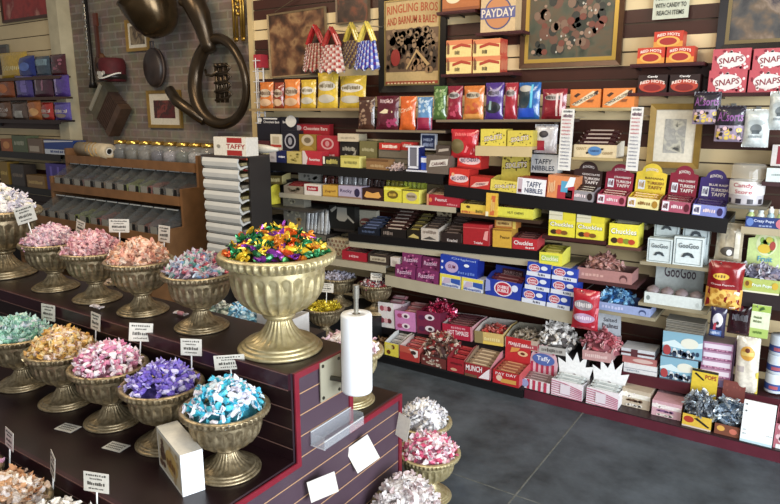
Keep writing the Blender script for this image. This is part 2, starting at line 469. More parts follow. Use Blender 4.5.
def brick_mat():
    m = bpy.data.materials.new('old_brick'); m.use_nodes = True; nt = m.node_tree; b = nt.nodes['Principled BSDF']
    tc = nt.nodes.new('ShaderNodeTexCoord'); sp = nt.nodes.new('ShaderNodeSeparateXYZ'); cb = nt.nodes.new('ShaderNodeCombineXYZ')
    nt.links.new(tc.outputs['Object'], sp.inputs[0]); nt.links.new(sp.outputs[0], cb.inputs[0]); nt.links.new(sp.outputs[2], cb.inputs[1])
    br = nt.nodes.new('ShaderNodeTexBrick'); br.inputs['Scale'].default_value = 1.0
    br.inputs['Brick Width'].default_value = .21; br.inputs['Row Height'].default_value = .072; br.inputs['Mortar Size'].default_value = .009
    br.inputs['Color1'].default_value = H('#6f5c4a'); br.inputs['Color2'].default_value = H('#7f705e'); br.inputs['Mortar'].default_value = H('#86796a')
    nt.links.new(cb.outputs[0], br.inputs['Vector'])
    n = nt.nodes.new('ShaderNodeTexNoise'); n.inputs['Scale'].default_value = 6; n.inputs['Detail'].default_value = 9; n.inputs['Roughness'].default_value = .7
    nt.links.new(tc.outputs['Object'], n.inputs['Vector'])
    mx = nt.nodes.new('ShaderNodeMix'); mx.data_type = 'RGBA'; mx.blend_type = 'OVERLAY'; mx.inputs['Factor'].default_value = .75
    nt.links.new(br.outputs['Color'], mx.inputs['A']); nt.links.new(n.outputs['Color'], mx.inputs['B'])
    hs = nt.nodes.new('ShaderNodeHueSaturation'); hs.inputs['Saturation'].default_value = .7; nt.links.new(mx.outputs['Result'], hs.inputs['Color'])
    nt.links.new(hs.outputs[0], b.inputs['Base Color']); b.inputs['Roughness'].default_value = .9
    bp = nt.nodes.new('ShaderNodeBump'); bp.inputs['Strength'].default_value = .6; bp.inputs['Distance'].default_value = .01
    ad = nt.nodes.new('ShaderNodeMath'); ad.operation = 'SUBTRACT'; nt.links.new(n.outputs['Fac'], ad.inputs[0]); nt.links.new(br.outputs['Fac'], ad.inputs[1])
    nt.links.new(ad.outputs[0], bp.inputs['Height']); nt.links.new(bp.outputs['Normal'], b.inputs['Normal'])
    return m
tag(MB().box(-6.70, -3.90, 4.0, 4.12, 0, 3.0).build('wall_brick', brick_mat()), kind='structure')
tag(MB().box(-6.80, -6.62, 3.86, 4.1, 0, 3.0).build('trim_1', mat('#b9ae90', .5, 0, .4, .1, 8)), kind='structure')
tag(MB().box(-3.96, -3.905, 3.885, 4.0, 0, 3.0).build('trim_2', mat('#b8a276', .5, 0, .4, .1, 8)), kind='structure')

def floor_mat():
    m = bpy.data.materials.new('sealed_slate_concrete'); m.use_nodes = True; nt = m.node_tree; b = nt.nodes['Principled BSDF']
    tc = nt.nodes.new('ShaderNodeTexCoord'); n = nt.nodes.new('ShaderNodeTexNoise'); n.inputs['Scale'].default_value = 3.5; n.inputs['Detail'].default_value = 9; n.inputs['Roughness'].default_value = .65
    nt.links.new(tc.outputs['Object'], n.inputs['Vector'])
    cr = nt.nodes.new('ShaderNodeValToRGB'); e = cr.color_ramp.elements
    e[0].position = .3; e[0].color = H('#23292e'); e[1].position = .72; e[1].color = H('#525a62')
    nt.links.new(n.outputs['Fac'], cr.inputs[0]); nt.links.new(cr.outputs[0], b.inputs['Base Color'])
    n2 = nt.nodes.new('ShaderNodeTexNoise'); n2.inputs['Scale'].default_value = 22; n2.inputs['Detail'].default_value = 6
    nt.links.new(tc.outputs['Object'], n2.inputs['Vector'])
    mr = nt.nodes.new('ShaderNodeMapRange'); mr.inputs[3].default_value = .45; mr.inputs[4].default_value = .75
    nt.links.new(n2.outputs['Fac'], mr.inputs[0]); nt.links.new(mr.outputs[0], b.inputs['Roughness'])
    bp = nt.nodes.new('ShaderNodeBump'); bp.inputs['Strength'].default_value = .15; nt.links.new(n2.outputs['Fac'], bp.inputs['Height']); nt.links.new(bp.outputs['Normal'], b.inputs['Normal'])
    return m
fl = tag(MB().box(-11, 3.5, -1.5, 4.1, -.05, 0).build('floor', floor_mat()), kind='structure')
ja, jb = at_z(580.8, 410, 0), at_z(514, 504, 0)
jx = (ja.x+jb.x)/2; jy = at_z(500, 490, 0).y
jm = mat('#5d5f5c', .8, 0, .3, .3, 30)
tag(MB().box(jx-.004, jx+.004, -1.5, 3.5, 0, .0012).build('floor_joint', jm, fl), 'pale grout joint')
tag(MB().box(-11, 3.5, jy-.003, jy+.003, 0, .001).build('floor_joint', jm, fl), 'pale grout joint')

# ------------------------------------------------------- tiered display stand
TX, Z0, Z1, Z2 = -1.32, .335, .57, .88
YA, YB, YC, YD, YE = .55, .97, 1.425, 1.73, 2.06
TL = -6.2
DARK = mat('#1f1013', .3, 0, .5, .25, 7); RED = mat('#7a1d2c', .35, 0, .5, .12, 12); PLUM = mat('#4b3a45', .45, 0, .5, .1, 5)
st = thing('tiered_display_stand', 'dark wine stepped display stand with red edging holding rows of gold urns', 'display stand', (TX, YC, 0))
def sb(nm, m, x0, x1, y0, y1, z0, z1, lab=None):
    o = MB().box(x0-TX, x1-TX, y0-YC, y1-YC, z0, z1).build(nm, m, st)
    if lab: o['label'] = lab
    return o
sb('lower_tier', DARK, TL, TX-.02, YA, YB-.001, 0, Z0)
sb('middle_tier', DARK, TL, TX-.012, YB, YE, 0, Z1)
sb('top_tier', DARK, TL, TX-.012, YC, YD, Z1, Z2)
for (y, z) in ((YA, Z0), (YB, Z1), (YC, Z2)):
    sb('nosing', mat('#33171f', .28, 0, .5, .2, 7), TL, TX-.012, y-.012, y+.002, z-.055, z+.001)
for (y, z) in ((YA, Z0), (YB, Z1), (YC, Z2)):
    for q in (-.003, -.056):
        sb('edge_strip', mat('#7a5852', .4), TL, TX-.014, y-.0135, y-.0118, z+q, z+q+.003)
for y, z1, n in ((YB, Z1-.055, 3), (YC, Z2-.055, 3), (YA, Z0-.055, 3)):
    for k in range(n):
        sb('groove_strip', mat('#6d5048', .5), TL, TX-.014, y-.0012, y, z1-.07*(k+1)-.003, z1-.07*(k+1))
# end panel: plum laminate with pale grooves
poly = [(YB,0),(YE,0),(YE,Z1),(YD,Z1),(YD,Z2),(YC,Z2),(YC,Z1),(YB,Z1)]
mb = MB(); n = len(poly)
vs = [(x, y-YC, z) for x in (-.012, 0) for y, z in poly]
mb.add(vs, [tuple(range(n)), tuple(range(2*n-1, n-1, -1))]+[(i,(i+1)%n,n+(i+1)%n,n+i) for i in range(n)])
mb.build('end_panel', PLUM, st)
GROOVE = mat('#b58e6c', .5)
for k in range(1, 12):
    z = Z2-.075*k
    y0, y1 = (YC, YD) if z > Z1 else (YB, YE)
    sb('groove_strip', GROOVE, TX-.001, TX+.0012, y0+.022, y1-.022, z-.0035, z)
e = .02
for (y0, y1, z0, z1) in ((YC,YD,Z2-e,Z2+.001),(YC,YC+e,Z1,Z2-e),(YD-e,YD,Z1,Z2-e),(YB,YC+e,Z1-e,Z1),(YD-e,YE,Z1-e,Z1+.001),(YB,YB+e,0,Z1-e),(YE-e,YE,0,Z1-e)):
    sb('edge_trim', RED, TX-.004, TX+.006, y0, y1, z0, z1)

# ------------------------------------------------------------------ the urns
def gold_mat(base, dark, rough, metal):
    m = bpy.data.materials.new('antique_gold'); m.use_nodes = True; nt = m.node_tree; b = nt.nodes['Principled BSDF']
    tc = nt.nodes.new('ShaderNodeTexCoord'); n = nt.nodes.new('ShaderNodeTexNoise'); n.inputs['Scale'].default_value = 9; n.inputs['Detail'].default_value = 7
    nt.links.new(tc.outputs['Object'], n.inputs['Vector'])
    cr = nt.nodes.new('ShaderNodeValToRGB'); e = cr.color_ramp.elements
    e[0].position = .32; e[0].color = H(dark); e[1].position = .62; e[1].color = H(base)
    nt.links.new(n.outputs['Fac'], cr.inputs[0]); nt.links.new(cr.outputs[0], b.inputs['Base Color'])
    b.inputs['Metallic'].default_value = metal; b.inputs['Roughness'].default_value = rough
    return m
GOLD = gold_mat('#a8987a', '#76674c', .38, .7)
GOLD2 = gold_mat('#c4b68e', '#a6976c', .42, .6)
def flute(n, amt):
    return lambda a, j, r, z: 1-amt*(abs(math.sin(n*a/2))**2.2)
URN = {}
def urn_meshes():
    rim = [(.80,1.36),(.86,1.37),(.93,1.40),(.985,1.44),(1.0,1.49),(.985,1.535),(.96,1.56),(.90,1.575),(.87,1.56),(.84,1.50)]
    bowl = [(.24,.60),(.36,.63),(.52,.70),(.65,.80),(.74,.92),(.785,1.04),(.80,1.16),(.80,1.27),(.80,1.37)]
    inner = [(.84,1.50),(.80,1.36),(.74,1.05),(.45,.76),(.001,.70)]
    ped = [(.56,.155),(.50,.175),(.42,.215),(.34,.28),(.27,.36),(.22,.45),(.20,.51)]
    collar = [(.20,.51),(.27,.53),(.285,.56),(.27,.59),(.24,.60)]
    base = [(.001,0),(.71,0),(.73,.015),(.735,.035),(.72,.058),(.685,.066),(.665,.068),(.668,.085),(.66,.105),(.635,.114),(.605,.116),(.607,.13),(.60,.146),(.575,.156),(.56,.157)]
    def dense(p, k=3):
        q = []
        for (a, b), (c, d) in zip(p, p[1:]):
            for i in range(k): q.append((a+(c-a)*i/k, b+(d-b)*i/k))
        return q+[p[-1]]
    def rmod(a, j, r, z):
        return 1-(.055*abs(math.sin(24*a))**2 if 1.385 < z < 1.53 and r > .85 else 0)
    def bmod(a, j, r, z):
        x = ((a*24/(2*PI)) % 1)*2-1; c = max(0, 1-(x/.78)**2)
        k = max(0, min(1, (z-.63)/.06))*max(0, min(1, (1.20+.075*math.sqrt(c)-z)/.02))
        return 1-.055*k*math.sqrt(c)
    def pmod(a, j, r, z):
        k = max(0, min(1, (z-.16)/.03))
        return 1-.07*k*(1-abs(math.sin(12*a)))**.8
    out = []
    for nm, p, md, sg in (('rim', dense(rim, 2), rmod, 288), ('bowl', dense(bowl, 5)+inner, bmod, 240), ('pedestal', dense(ped, 2)+collar, pmod, 120), ('base', base, None, 64)):
        if nm == 'bowl': md2 = lambda a, j, r, z, md=md, L=len(dense(bowl, 5)): md(a, j, r, z) if j < L else 1
        elif nm == 'pedestal': md2 = lambda a, j, r, z, md=md, L=len(dense(ped, 2)): md(a, j, r, z) if j < L else 1
        else: md2 = md
        mb = MB(); mb.lathe(p, sg, md2); out.append((nm, mb))
    return out
for nm, mb in urn_meshes():
    o = mb.build(nm, GOLD, None, True); URN[nm] = o.data; bpy.data.objects.remove(o)
URN2 = {k: v.copy() for k, v in URN.items()}
for v in URN2.values(): v.materials[0] = GOLD2
def urn(x, y, z, r, label, group='gold candy urns', zs=1.0, name='candy_urn', light=False, rot=0):
    t = thing(name, label, 'urn', (x, y, z+.0004), group)
    for nm, me in (URN2 if light else URN).items():
        o = bpy.data.objects.new(nm, me); COL.objects.link(o); o.parent = t; o.scale = (r, r, r*zs); o.rotation_euler.z = rot
    return t, (x, y, z+r*zs*1.46), r*.83
RS = .1425
TAG_N = [0]
def price_card(x, y, z, label, w=.075, h=.055, yaw=.6, tilt=-.12, roll=0, stick=.05, name='price_card', blank=False):
    t = thing(name, label, 'price card', (x, y, z), 'price cards among the candy urns', (tilt, roll, yaw))
    MB().box(-w/2, w/2, -.0006, .0006, stick, stick+h).build('card', paper('#d9d4c6'), t)
    if blank:
        MB().box(-w/2, w/2, -.0009, -.0006, stick+h*.97, stick+h).build('folded_edge', paper('#c4c0b8'), t); return t
    q = MB(); q.cyl((0, .002, -.02), (0, .002, stick+h*.3), .0025, 8); q.build('stick', mat('#eeeeea', .4), t)
    q = MB(); rr = random.Random(TAG_N[0]); TAG_N[0] += 1
    for v, hh, k in ((.80, .10, .8), (.63, .09, .5), (.34, .18, .7), (.14, .08, .6)):
        n_ = 9; x0 = -w*k/2
        for i in range(n_):
            a = x0+w*k*i/n_; q.box(a, a+w*k/n_*rr.uniform(.5, .85), -.0011, -.0006, stick+h*v, stick+h*(v+hh*rr.uniform(.6, 1)))
    q.build('printed_strokes', ink('#4a4640'), t)
    return t
def flat_card(x, y, z, label, yaw=.2):
    t = thing('price_card', label, 'price card', (x, y, z), 'price cards among the candy urns', (0, 0, yaw))
    MB().box(-.04, .04, -.025, .025, .0004, .0016).build('card', paper('#cfcabb'), t)
    q = MB()
    for v in (-.015, -.003, .01):
        for i in range(8): q.box(-.032+.008*i, -.032+.008*i+.005, v, v+.006, .0016, .002)
    q.build('printed_strokes', ink('#5a554c'), t)

WHT = '#e4e0dc'
# --- middle tier, front row (four nearest heaps are built candy by candy)
def front_urn(x, y, lab, combos, core, n, hh, plab, grp, rot=0, kind='piece'):
    u, c, ri = urn(x, y, Z1, RS, lab, rot=rot)
    if kind == 'piece':
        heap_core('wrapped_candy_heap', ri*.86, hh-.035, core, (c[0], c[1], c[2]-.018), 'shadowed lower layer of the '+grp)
        candy_pieces(c, ri, hh, combos, plab, grp, n, .88)
    else: candy_heap(c, ri, hh, combos, plab, n=n+30, s=.9, core=core)
front_urn(-1.475, 1.275, 'gold fluted urn of teal and white taffy at the near corner of the stand', [('#35a8c4', '#dfeaf0'), ('#d8e6ee', '#4fb4cf'), ('#e8e4ea', '#5fc0d4'), ('#4bbcd0', '#e8e6ee'), ('#c8c4d4', '#dcd8e4')], '#3b8796', 100, .085, 'teal and white twist wrapped taffy piece in the near corner urn', 'teal taffy in the corner urn')
front_urn(-1.785, 1.275, 'gold fluted urn of violet taffy behind the leaning carton', [('#6f5bb8', '#c8bfe0'), ('#7d68c4', '#8a78c8'), ('#cfc8e6', '#7a64c0'), ('#5d4ba4', '#a99ad2')], '#4a3d80', 90, .07, 'violet twist wrapped taffy piece in the urn behind the carton', 'violet taffy', .1)
front_urn(-2.085, 1.27, 'gold fluted urn of pink and white taffy with a price card behind it', [('#d88aa4', '#ecdfe2'), ('#ecd9de', '#d98aa6'), ('#e8e0e2', '#dcaebc'), ('#c27a98', '#e6d4da')], '#a87080', 100, .085, 'pink and white twist wrapped taffy piece left of the violet taffy', 'pink and white taffy', .2)
front_urn(-2.385, 1.265, 'gold fluted urn of butterscotch yellow taffy left of the pink and white one', [('#d9b060', '#e6d2a4'), ('#e0c48a', '#d0a050'), ('#dfc9a8', '#c89a5a'), ('#e3d0c4', '#caa07a')], '#a07c48', 120, .08, 'heap of butterscotch yellow wrapped taffy in the urn left of the pink and white one', None, .3, 'stuff')
front_urn(-2.70, 1.26, 'gold fluted urn of mint green taffy at the left edge of the photo', [('#7fb49a', '#c2dccf'), ('#a9cfc0', '#8fbca8'), ('#c9cdd2', '#9fb8b4')], '#5f8a78', 110, .075, 'heap of mint green wrapped taffy in the urn at the left edge', None, .1, 'stuff')
# --- top tier row
u, c, ri = urn(-1.515, 1.575, Z2, .203, 'large bright gold urn of foil wrapped candy on top of the stand', 'gold candy urns', 1.1, 'candy_urn', True)
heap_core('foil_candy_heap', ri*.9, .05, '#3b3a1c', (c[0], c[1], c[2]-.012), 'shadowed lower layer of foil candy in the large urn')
candy_pieces(c, ri, .09, [('#1c5f38', '#247a48'), ('#c06a1c', '#d0842c'), ('#c9481c', '#e06a24'), ('#e0bd2c', '#f0d450'), ('#74308a', '#9848ae'), ('#22703e', '#1a5632'), ('#d9a820', '#e8c83c')], 'bright foil wrapped candy piece heaped in the large bright gold urn', 'foil candy in the large urn', 120, 1.22, True, 'foil_candy')
for x, lab, combos, core, hlab, hh in (
    (-1.925, 'gold fluted urn of mixed blue and pink candy just left of the large urn', [('#b88a9c', '#d8c8d0'), ('#7f9cc0', '#cfd6e0'), ('#d8ccd0', '#a86a80'), ('#5f9a90', '#cfd4d0'), ('#c4606a', '#dcd0d0')], '#5d5560', 'heap of mixed blue and pink wrapped candy left of the large urn', .075),
    (-2.29, 'gold fluted urn of peach taffy, second left of the large urn on top', [('#d9a288', '#e2c8b4'), ('#e0b8a0', '#d89a84'), ('#e6cdb8', '#cf9a78')], '#8f6a58', 'heap of peach wrapped taffy on the top tier', .085),
    (-2.615, 'gold fluted urn of rose pink taffy, third left of the large urn', [('#cf9a9c', '#e0c0c0'), ('#d8aeb0', '#c88a90'), ('#dcb8b8', '#cc8f94')], '#8a6064', 'heap of rose pink wrapped taffy on the top tier', .085),
    (-2.95, 'gold fluted urn of pale pink taffy, fourth left of the large urn', [('#d4aeb6', '#e2ced2'), ('#dcbcc4', '#c99aa6'), ('#e0cccc', '#cfa4ac')], '#8a666e', 'heap of pale pink wrapped taffy on the top tier', .08)):
    u, c, ri = urn(x, 1.575, Z2, RS, lab, rot=x)
    candy_heap(c, ri, hh, combos, hlab, n=150, core=core, s=.88)
u, c, ri = urn(-3.42, 1.575, Z2, .205, 'large gold urn of white candy at the left end of the top tier', 'gold candy urns', 1.05, rot=.2)
candy_heap(c, ri, .12, [('#dcd8dc', '#c8c2cc'), ('#e6e2de', '#d8cfd8'), ('#d8ceb0', '#e0dcd4')], 'heap of white wrapped candy in the large urn at the left end', n=130, s=1.2, core='#8f8a88')
u, c, ri = urn(-3.22, 1.90, Z1, RS, 'gold fluted urn behind the large left end urn on the back step')
candy_heap(c, ri, .03, [('#8f7c6c', '#a09080')], 'low heap of tan candy behind the large left end urn', n=70, core='#5a4c40')
# --- back step
u, c, ri = urn(-1.462, 1.90, Z1, RS*.98, 'gold urn of white candy on the back step behind the bag roll', light=True)
candy_heap(c, ri, .06, [('#e6dcdc', '#d8b8c0'), ('#ece8e6', '#dcd0d0')], 'heap of white and pink wrapped candy behind the bag roll', n=100, core='#a89a98')
# --- lower tier
for x, lab, combos, core, hlab in (
    (-1.645, 'gold urn of ivory taffy on the lower tier beside the leaning price card', [('#e0dcd4', '#cfc6ba'), ('#d8cfc2', '#e6e2da')], '#8f8478', 'heap of ivory wrapped taffy on the lower tier'),
    (-2.00, None, None, None, None),
    (-1.935, 'gold urn of caramel and cream taffy on the lower tier', [('#c89a70', '#e0d0c0'), ('#d8c4ac', '#b8845c'), ('#dcd2cc', '#c0a48c')], '#7c6450', 'heap of caramel and cream wrapped taffy on the lower tier'),
    (-2.235, 'gold urn of hot pink taffy at the left end of the lower tier', [('#c8609a', '#dca8c4'), ('#d880b0', '#c04a88'), ('#dcb4cc', '#cf70a4')], '#8a3a68', 'heap of hot pink wrapped taffy at the left end of the lower tier')):
    if not lab: continue
    u, c, ri = urn(x, .80, Z0, RS*.95, lab, rot=x*2)
    candy_heap(c, ri, .085, combos, hlab, n=120, core=core)
# --- urns on the floor by the end panel
for (x, y, lab, combos, core, hlab, hh, n) in (
    (-1.305, 2.27, 'pale gold urn of crimson and white taffy on the floor past the stand corner', [('#dcc8cc', '#b85a74'), ('#c05070', '#e2d4d8'), ('#e6dcde', '#d8a8b4')], '#8a5a68', 'heap of crimson and white wrapped taffy on the floor', .075, 120),
    (-1.178, 1.885, 'pale gold urn heaped with white candy on the floor against the end panel', [('#e2dcda', '#d0c6c4'), ('#d8d0d0', '#c8b4b4'), ('#eae6e4', '#d8d2d0')], '#8f8684', 'tall heap of white wrapped candy against the end panel', .105, 150),
    (-1.178, 1.585, 'pale gold urn of greyish white candy on the floor at the bottom edge', [('#d4ccca', '#c0aeb0'), ('#dcd6d4', '#b8a8a8')], '#857a7a', 'heap of greyish white wrapped candy at the bottom edge', .09, 120),
    (-1.475, 2.505, 'gold urn of plain white candy on the floor behind the stand corner', [('#dcdad8', '#c8c6c8'), ('#e4e2e0', '#b8b4b8')], '#8c8888', 'heap of plain white wrapped candy behind the stand corner', .10, 120)):
    u, c, ri = urn(x, y, 0, RS, lab, light=True, rot=x*3)
    candy_heap(c, ri, hh, combos, hlab, n=n, core=core)
# --- stepped black deck by the wall with three small urns
dk = thing('stepped_deck', 'low black stepped deck by the wall carrying three small urns', 'display deck', (-3.2, 3.05, 0))
MB().box(-.35, .725, 0, .41, 0, .165).build('lower_step', mat('#17181a', .5), dk)
MB().box(-.35, .725, .41, .84, 0, .275).build('upper_step', mat('#17181a', .5), dk)
for (x, y, z, lab, combos, core, hlab) in (
    (-2.735, 3.29, .165, 'small gold urn of yellow foil candy with a price card', [('#c8b428', '#e0d050'), ('#a89420', '#d8c440')], '#6a5c14', 'heap of yellow foil candy in the small urn'),
    (-2.90, 3.66, .275, 'small gold urn of silver and lilac candy near the wall', [('#a8a4b4', '#c8c4d0'), ('#5a545c', '#b0acb8')], '#4a4650', 'heap of silver and lilac candy near the wall'),
    (-2.56, 3.66, .275, 'small gold urn of red and white candy right of the silver one', [('#8a2a38', '#c8bcbc'), ('#c0b4b0', '#742030'), ('#4a2a2c', '#a89a98')], '#3c2224', 'heap of red and white candy in the small urn near the wall')):
    u, c, ri = urn(x, y, z, .138, lab)
    candy_heap(c, ri, .035, combos, hlab, n=80, s=.9, foil='yellow' in lab, core=core)
# white boxes and candy standing on the back step
tag(MB().box(-2.35, -1.70, 1.80, 2.05, Z1+.0005, Z1+.20).build('box_riser', mat('#1c1416', .5)), 'dark riser block on the back step under the white flower box', 'riser')
t = thing('paper_box', 'white open box with pink flower print on the back step', 'box', (-1.80, 1.84, Z1+.201), None, (0, 0, .1))
mb = MB(); mb.box(-.09, .09, 0, .003, 0, .10).box(-.09, .09, .117, .12, 0, .10).box(-.09, -.087, .003, .117, 0, .10).box(.087, .09, .003, .117, 0, .10).box(-.087, .087, .003, .117, 0, .003)
mb.build('box_body', paper('#c8c4c0'), t); decorate(t, .18, .10, [('n', .55, .05, 1, .95, 9, .06, .10, '#c04a6a')], FLAT)
candy_heap((-2.03, 1.90, Z1+.201), .085, .10, [('#8fc4dc', '#dce8ee'), ('#c8e0ea', '#7ab4d0')], 'loose pile of sky blue wrapped candy on the back step', n=60, core='#6a94a8')
candy_heap((-2.24, 1.90, Z1+.201), .08, .09, [('#c8d0c4', '#e0e2dc'), ('#a8c0b4', '#d8dcd8')], 'loose pile of pale green wrapped candy on the back step', n=50, core='#7a8a80')
for (x, y, hx, lab) in ((-2.10, 1.615, '#c88a90', 'single pink candy dropped between the urns on the top tier'), (-2.47, 1.48, '#d8c8c0', 'single pale candy dropped on the top tier under the rose pink urn')):
    me = candy_mesh(hx, '#dcd0cc', 1.0, 3)[0]; o = bpy.data.objects.new('wrapped_candy', me); COL.objects.link(o); o.location = (x, y, Z2+.0135); tag(o, lab, 'candy')

# price cards
def card_at(px, py, Y, label, **k):
    p = at_y(px, py, Y) if Y > 0 else at_x(px, py, Y); s = k.pop('s', .05); price_card(p.x, p.y, p.z-s-k.get('h', .055)/2, label, stick=s, **k)
card_at(29, 214, 1.50, 'tilted price card at far left beside the pale pink taffy', yaw=.5, roll=-.3, w=.10, h=.075)
card_at(77, 227, 1.70, 'narrow price card between pale pink and rose pink heaps', yaw=-.05, roll=.15, h=.065)
card_at(118, 226, 1.70, 'wide price card standing behind the rose pink heap', yaw=.5, w=.095, h=.06)
card_at(162, 234, 1.70, 'narrow price card behind the peach taffy heap', yaw=0.0, h=.07)
card_at(46, 313, 1.38, 'price card behind the butterscotch heap, half turned away', yaw=.15, w=.085, h=.07)
card_at(93, 322, 1.385, 'thin edge-on price card between butterscotch and pink heaps', yaw=-.1, h=.07)
card_at(138, 333, 1.385, 'price card behind the pink and white taffy', yaw=.75, w=.085, h=.07, roll=.1)
card_at(190, 348, 1.385, 'price card behind the violet taffy', yaw=.45, w=.078, h=.06)
card_at(231, 363, 1.40, 'tilted price card behind the teal taffy', yaw=.45, w=.11, h=.05, roll=-.12)
card_at(6, 440, .93, 'price card over the hot pink taffy on the lower tier', yaw=-.15, h=.065)
card_at(49, 466, .93, 'edge-on price card beside the caramel taffy on the lower tier', yaw=-.35, h=.075)
card_at(94, 484, .93, 'wide price card in front of the riser by the ivory taffy', yaw=.35, w=.085, h=.06)
card_at(369, 452, -1.272, 'blank white card leaning on the end panel above the tall white heap', yaw=1.05, w=.10, h=.11, roll=-.42, s=.002, blank=True)
card_at(325, 487, -1.262, 'white card behind the greyish white heap at the bottom edge', yaw=1.05, w=.10, h=.075, roll=-.15, s=.002, blank=True)
card_at(401, 427, -1.285, 'narrow white card by the stand corner', yaw=-.25, w=.07, h=.10, roll=.1, s=.002, blank=True)
card_at(326, 288, 3.25, 'price card stuck in the yellow foil candy', yaw=.3, w=.10, h=.062)
card_at(376, 277, 3.60, 'price card stuck in the red and white candy near the wall', yaw=.3, w=.085, h=.05)
flat_card(*at_z(68, 428, Z1), 'price card lying flat in front of the butterscotch urn')
flat_card(*at_z(116, 447, Z1), 'price card lying flat in front of the pink and white urn')

# leaning carton with gold print at the stand corner
a, b = at_z(208.5, 485, Z1), at_z(191, 494, Z1); 
t = thing('sample_carton', 'small white carton with golden print standing before the teal urn', 'carton', (-1.472, 1.092, Z1+.0005), None, (0, 0, R(160)))
MB().box(0, .225, -.068, 0, 0, .136).build('carton_body', [paper('#e0dacc')], t)
q = MB().box(-.0006, 0, -.068, 0, 0, .136).build('end_panel', paper('#eef2f4'), t)
sd = thing('x', None, None); before = set(t.children); decorate(t, .225, .136, [('r', .05, .08, .95, .9, '#cbbb9a'), ('e', .62, .5, .26, .3, '#c9a255'), ('n', .05, .05, .95, .95, 16, .05, .07, '#b89a6c'), ('n', .05, .1, .4, .9, 8, .08, .1, '#6a4a3a'), ('s', .45, .35, .8, .6, '#8a5a2a')], FLAT)
for c in set(t.children)-before: c.location = (.1125, .0, 0); c.rotation_euler = (0, 0, PI)
bpy.data.objects.remove(sd)

# ------------------------------------------ bag roll, its bracket and acrylic tray
pz = .808; ry = 1.65
br = thing('roll_bracket', 'steel wall plate with a rod holding the white bag roll', 'bracket', (TX+.007, ry-.05, pz))
MB().box(0, .004, -.055, .055, -.07, .07).build('back_plate', mat('#b4ae98', .5, .45), br)
for y in (-.043, .043):
    for z in (-.057, .057):
        q = MB(); q.cyl((.004, y, z), (.007, y, z), .006, 10); q.build('screw', mat('#5a5850', .3, .9), br)
q = MB(); q.cyl((.004, 0, 0), (.092, .03, -.006), .009, 12); q.build('arm', mat('#4a4840', .35, .8), br)
q = MB(); q.cyl((.092, .03, -.04), (.092, .03, .30), .008, 12); q.cyl((.092, .03, .29), (.092, .03, .335), .011, 12); q.build('rod', mat('#9a958a', .35, .7), br)
rl = thing('bag_roll', 'tall white roll of clear bags on the bracket rod', 'roll', (TX+.099, ry-.02, pz-.035))
mb = MB(); mb.lathe([(.0125,0),(.050,0),(.052,.006),(.052,.266),(.050,.272),(.0125,.272),(.0125,0)], 40); mb.build('rolled_bags', mat('#eef0f2', .35, 0, .5, .02, 20), rl, True)
mb = MB(); mb.lathe([(.0115,-.001),(.0125,-.001),(.0125,.273),(.0115,.273),(.0115,-.001)], 24); mb.build('core_tube', mat('#8a7a68', .8), rl)
at = thing('acrylic_tray', 'clear acrylic tray on the plum end panel under the bag roll', 'tray', (TX+.008, 1.61, .605), None, (0, 0, 0))
mb = MB(); cl = clear('#dde4ea', .16)
mb.box(0, .003, -.12, .10, 0, .05).box(0, .06, -.12, .10, 0, .003).box(.057, .06, -.12, .10, 0, .03).box(.003, .057, -.12, -.117, 0, .045).box(.003, .057, .097, .10, 0, .045)
mb.build('tray_body', cl, at)
mb = MB(); mb.box(.0565, .0605, -.12, .10, .028, .031).box(0, .0035, -.12, .10, .048, .051).box(0, .0605, -.1205, -.1175, -.0005, .003); mb.build('polished_edge', clear('#f4f8fa', .45), at)
t = thing('paper_notice', 'small white notice on the end panel behind the bag roll', 'notice', (TX+.0075, 1.692, .775))
MB().box(0, .001, -.02, .02, 0, .07).build('sheet', paper('#e8e6e2'), t)
# --------------------------------------------- instruments on the brick wall
BY = 3.97
def wp(px, py, Y=BY): return at_y(px, py, Y)
BRASS_D = mat('#463a2c', .30, .75, .5, .35, 6); BRASS = mat('#a8853c', .3, .85, .5, .3, 14)
BLK = mat('#1a1512', .4, .1)
# sousaphone
c = at_y(219.5, 82, BY-.10); ro = .31
so = thing('sousaphone', 'dark tarnished sousaphone hanging on the brick wall with its wide bell up', 'sousaphone', (c.x, BY-.10, c.z))
pts = [(ro*math.cos(a), -.02*math.sin(a*2), ro*1.12*math.sin(a)) for a in [2*PI*i/48 for i in range(48)]]
rs = [.046-.014*math.cos(2*PI*i/48) for i in range(48)]
MB().tube(pts, rs, 14, 0, True).build('body_coil', BRASS_D, so, True)
b0 = at_y(163, 10, BY-.22); bd = Vector((b0.x-c.x, -.12, b0.z-c.z))
n0 = at_y(208, 44, BY-.12); nd = Vector((n0.x-c.x, -.02, n0.z-c.z)); m0 = at_y(200, 16, BY-.16); md = Vector((m0.x-c.x, -.06, m0.z-c.z))
MB().tube([nd+Vector((.03,0,-.06)), nd, md.lerp(nd, .4), md, md+Vector((-.05, -.02, .12)), md+Vector((-.10, -.04, .16))], [.05, .06, .075, .09, .10, .10], 16).build('bell_neck', BRASS_D, so, True)
M = Matrix.Translation(bd+Vector((-.03, 0, -.19))) @ Euler((R(14), R(-16), 0)).to_matrix().to_4x4()
prof = [(r*.72, z*.9) for r, z in [(.001,-.03),(.12,-.015),(.20,.03),(.26,.10),(.30,.20),(.325,.30),(.335,.36),(.345,.37),(.33,.36),(.29,.2),(.2,.06),(.001,.0)]]
MB().lathe(prof, 48, None, 0, M).build('bell', mat('#54442f', .22, .8, .5, .3, 5), so, True)
l0 = wp(184, 90); l1 = wp(217, 121)
MB().tube([(l0.x-c.x, -.06, l0.z-c.z), (l0.x-c.x+.10, -.07, l0.z-c.z-.10), (l1.x-c.x, -.04, l1.z-c.z)], [.045, .05, .04], 14).build('lower_branch', BRASS_D, so, True)
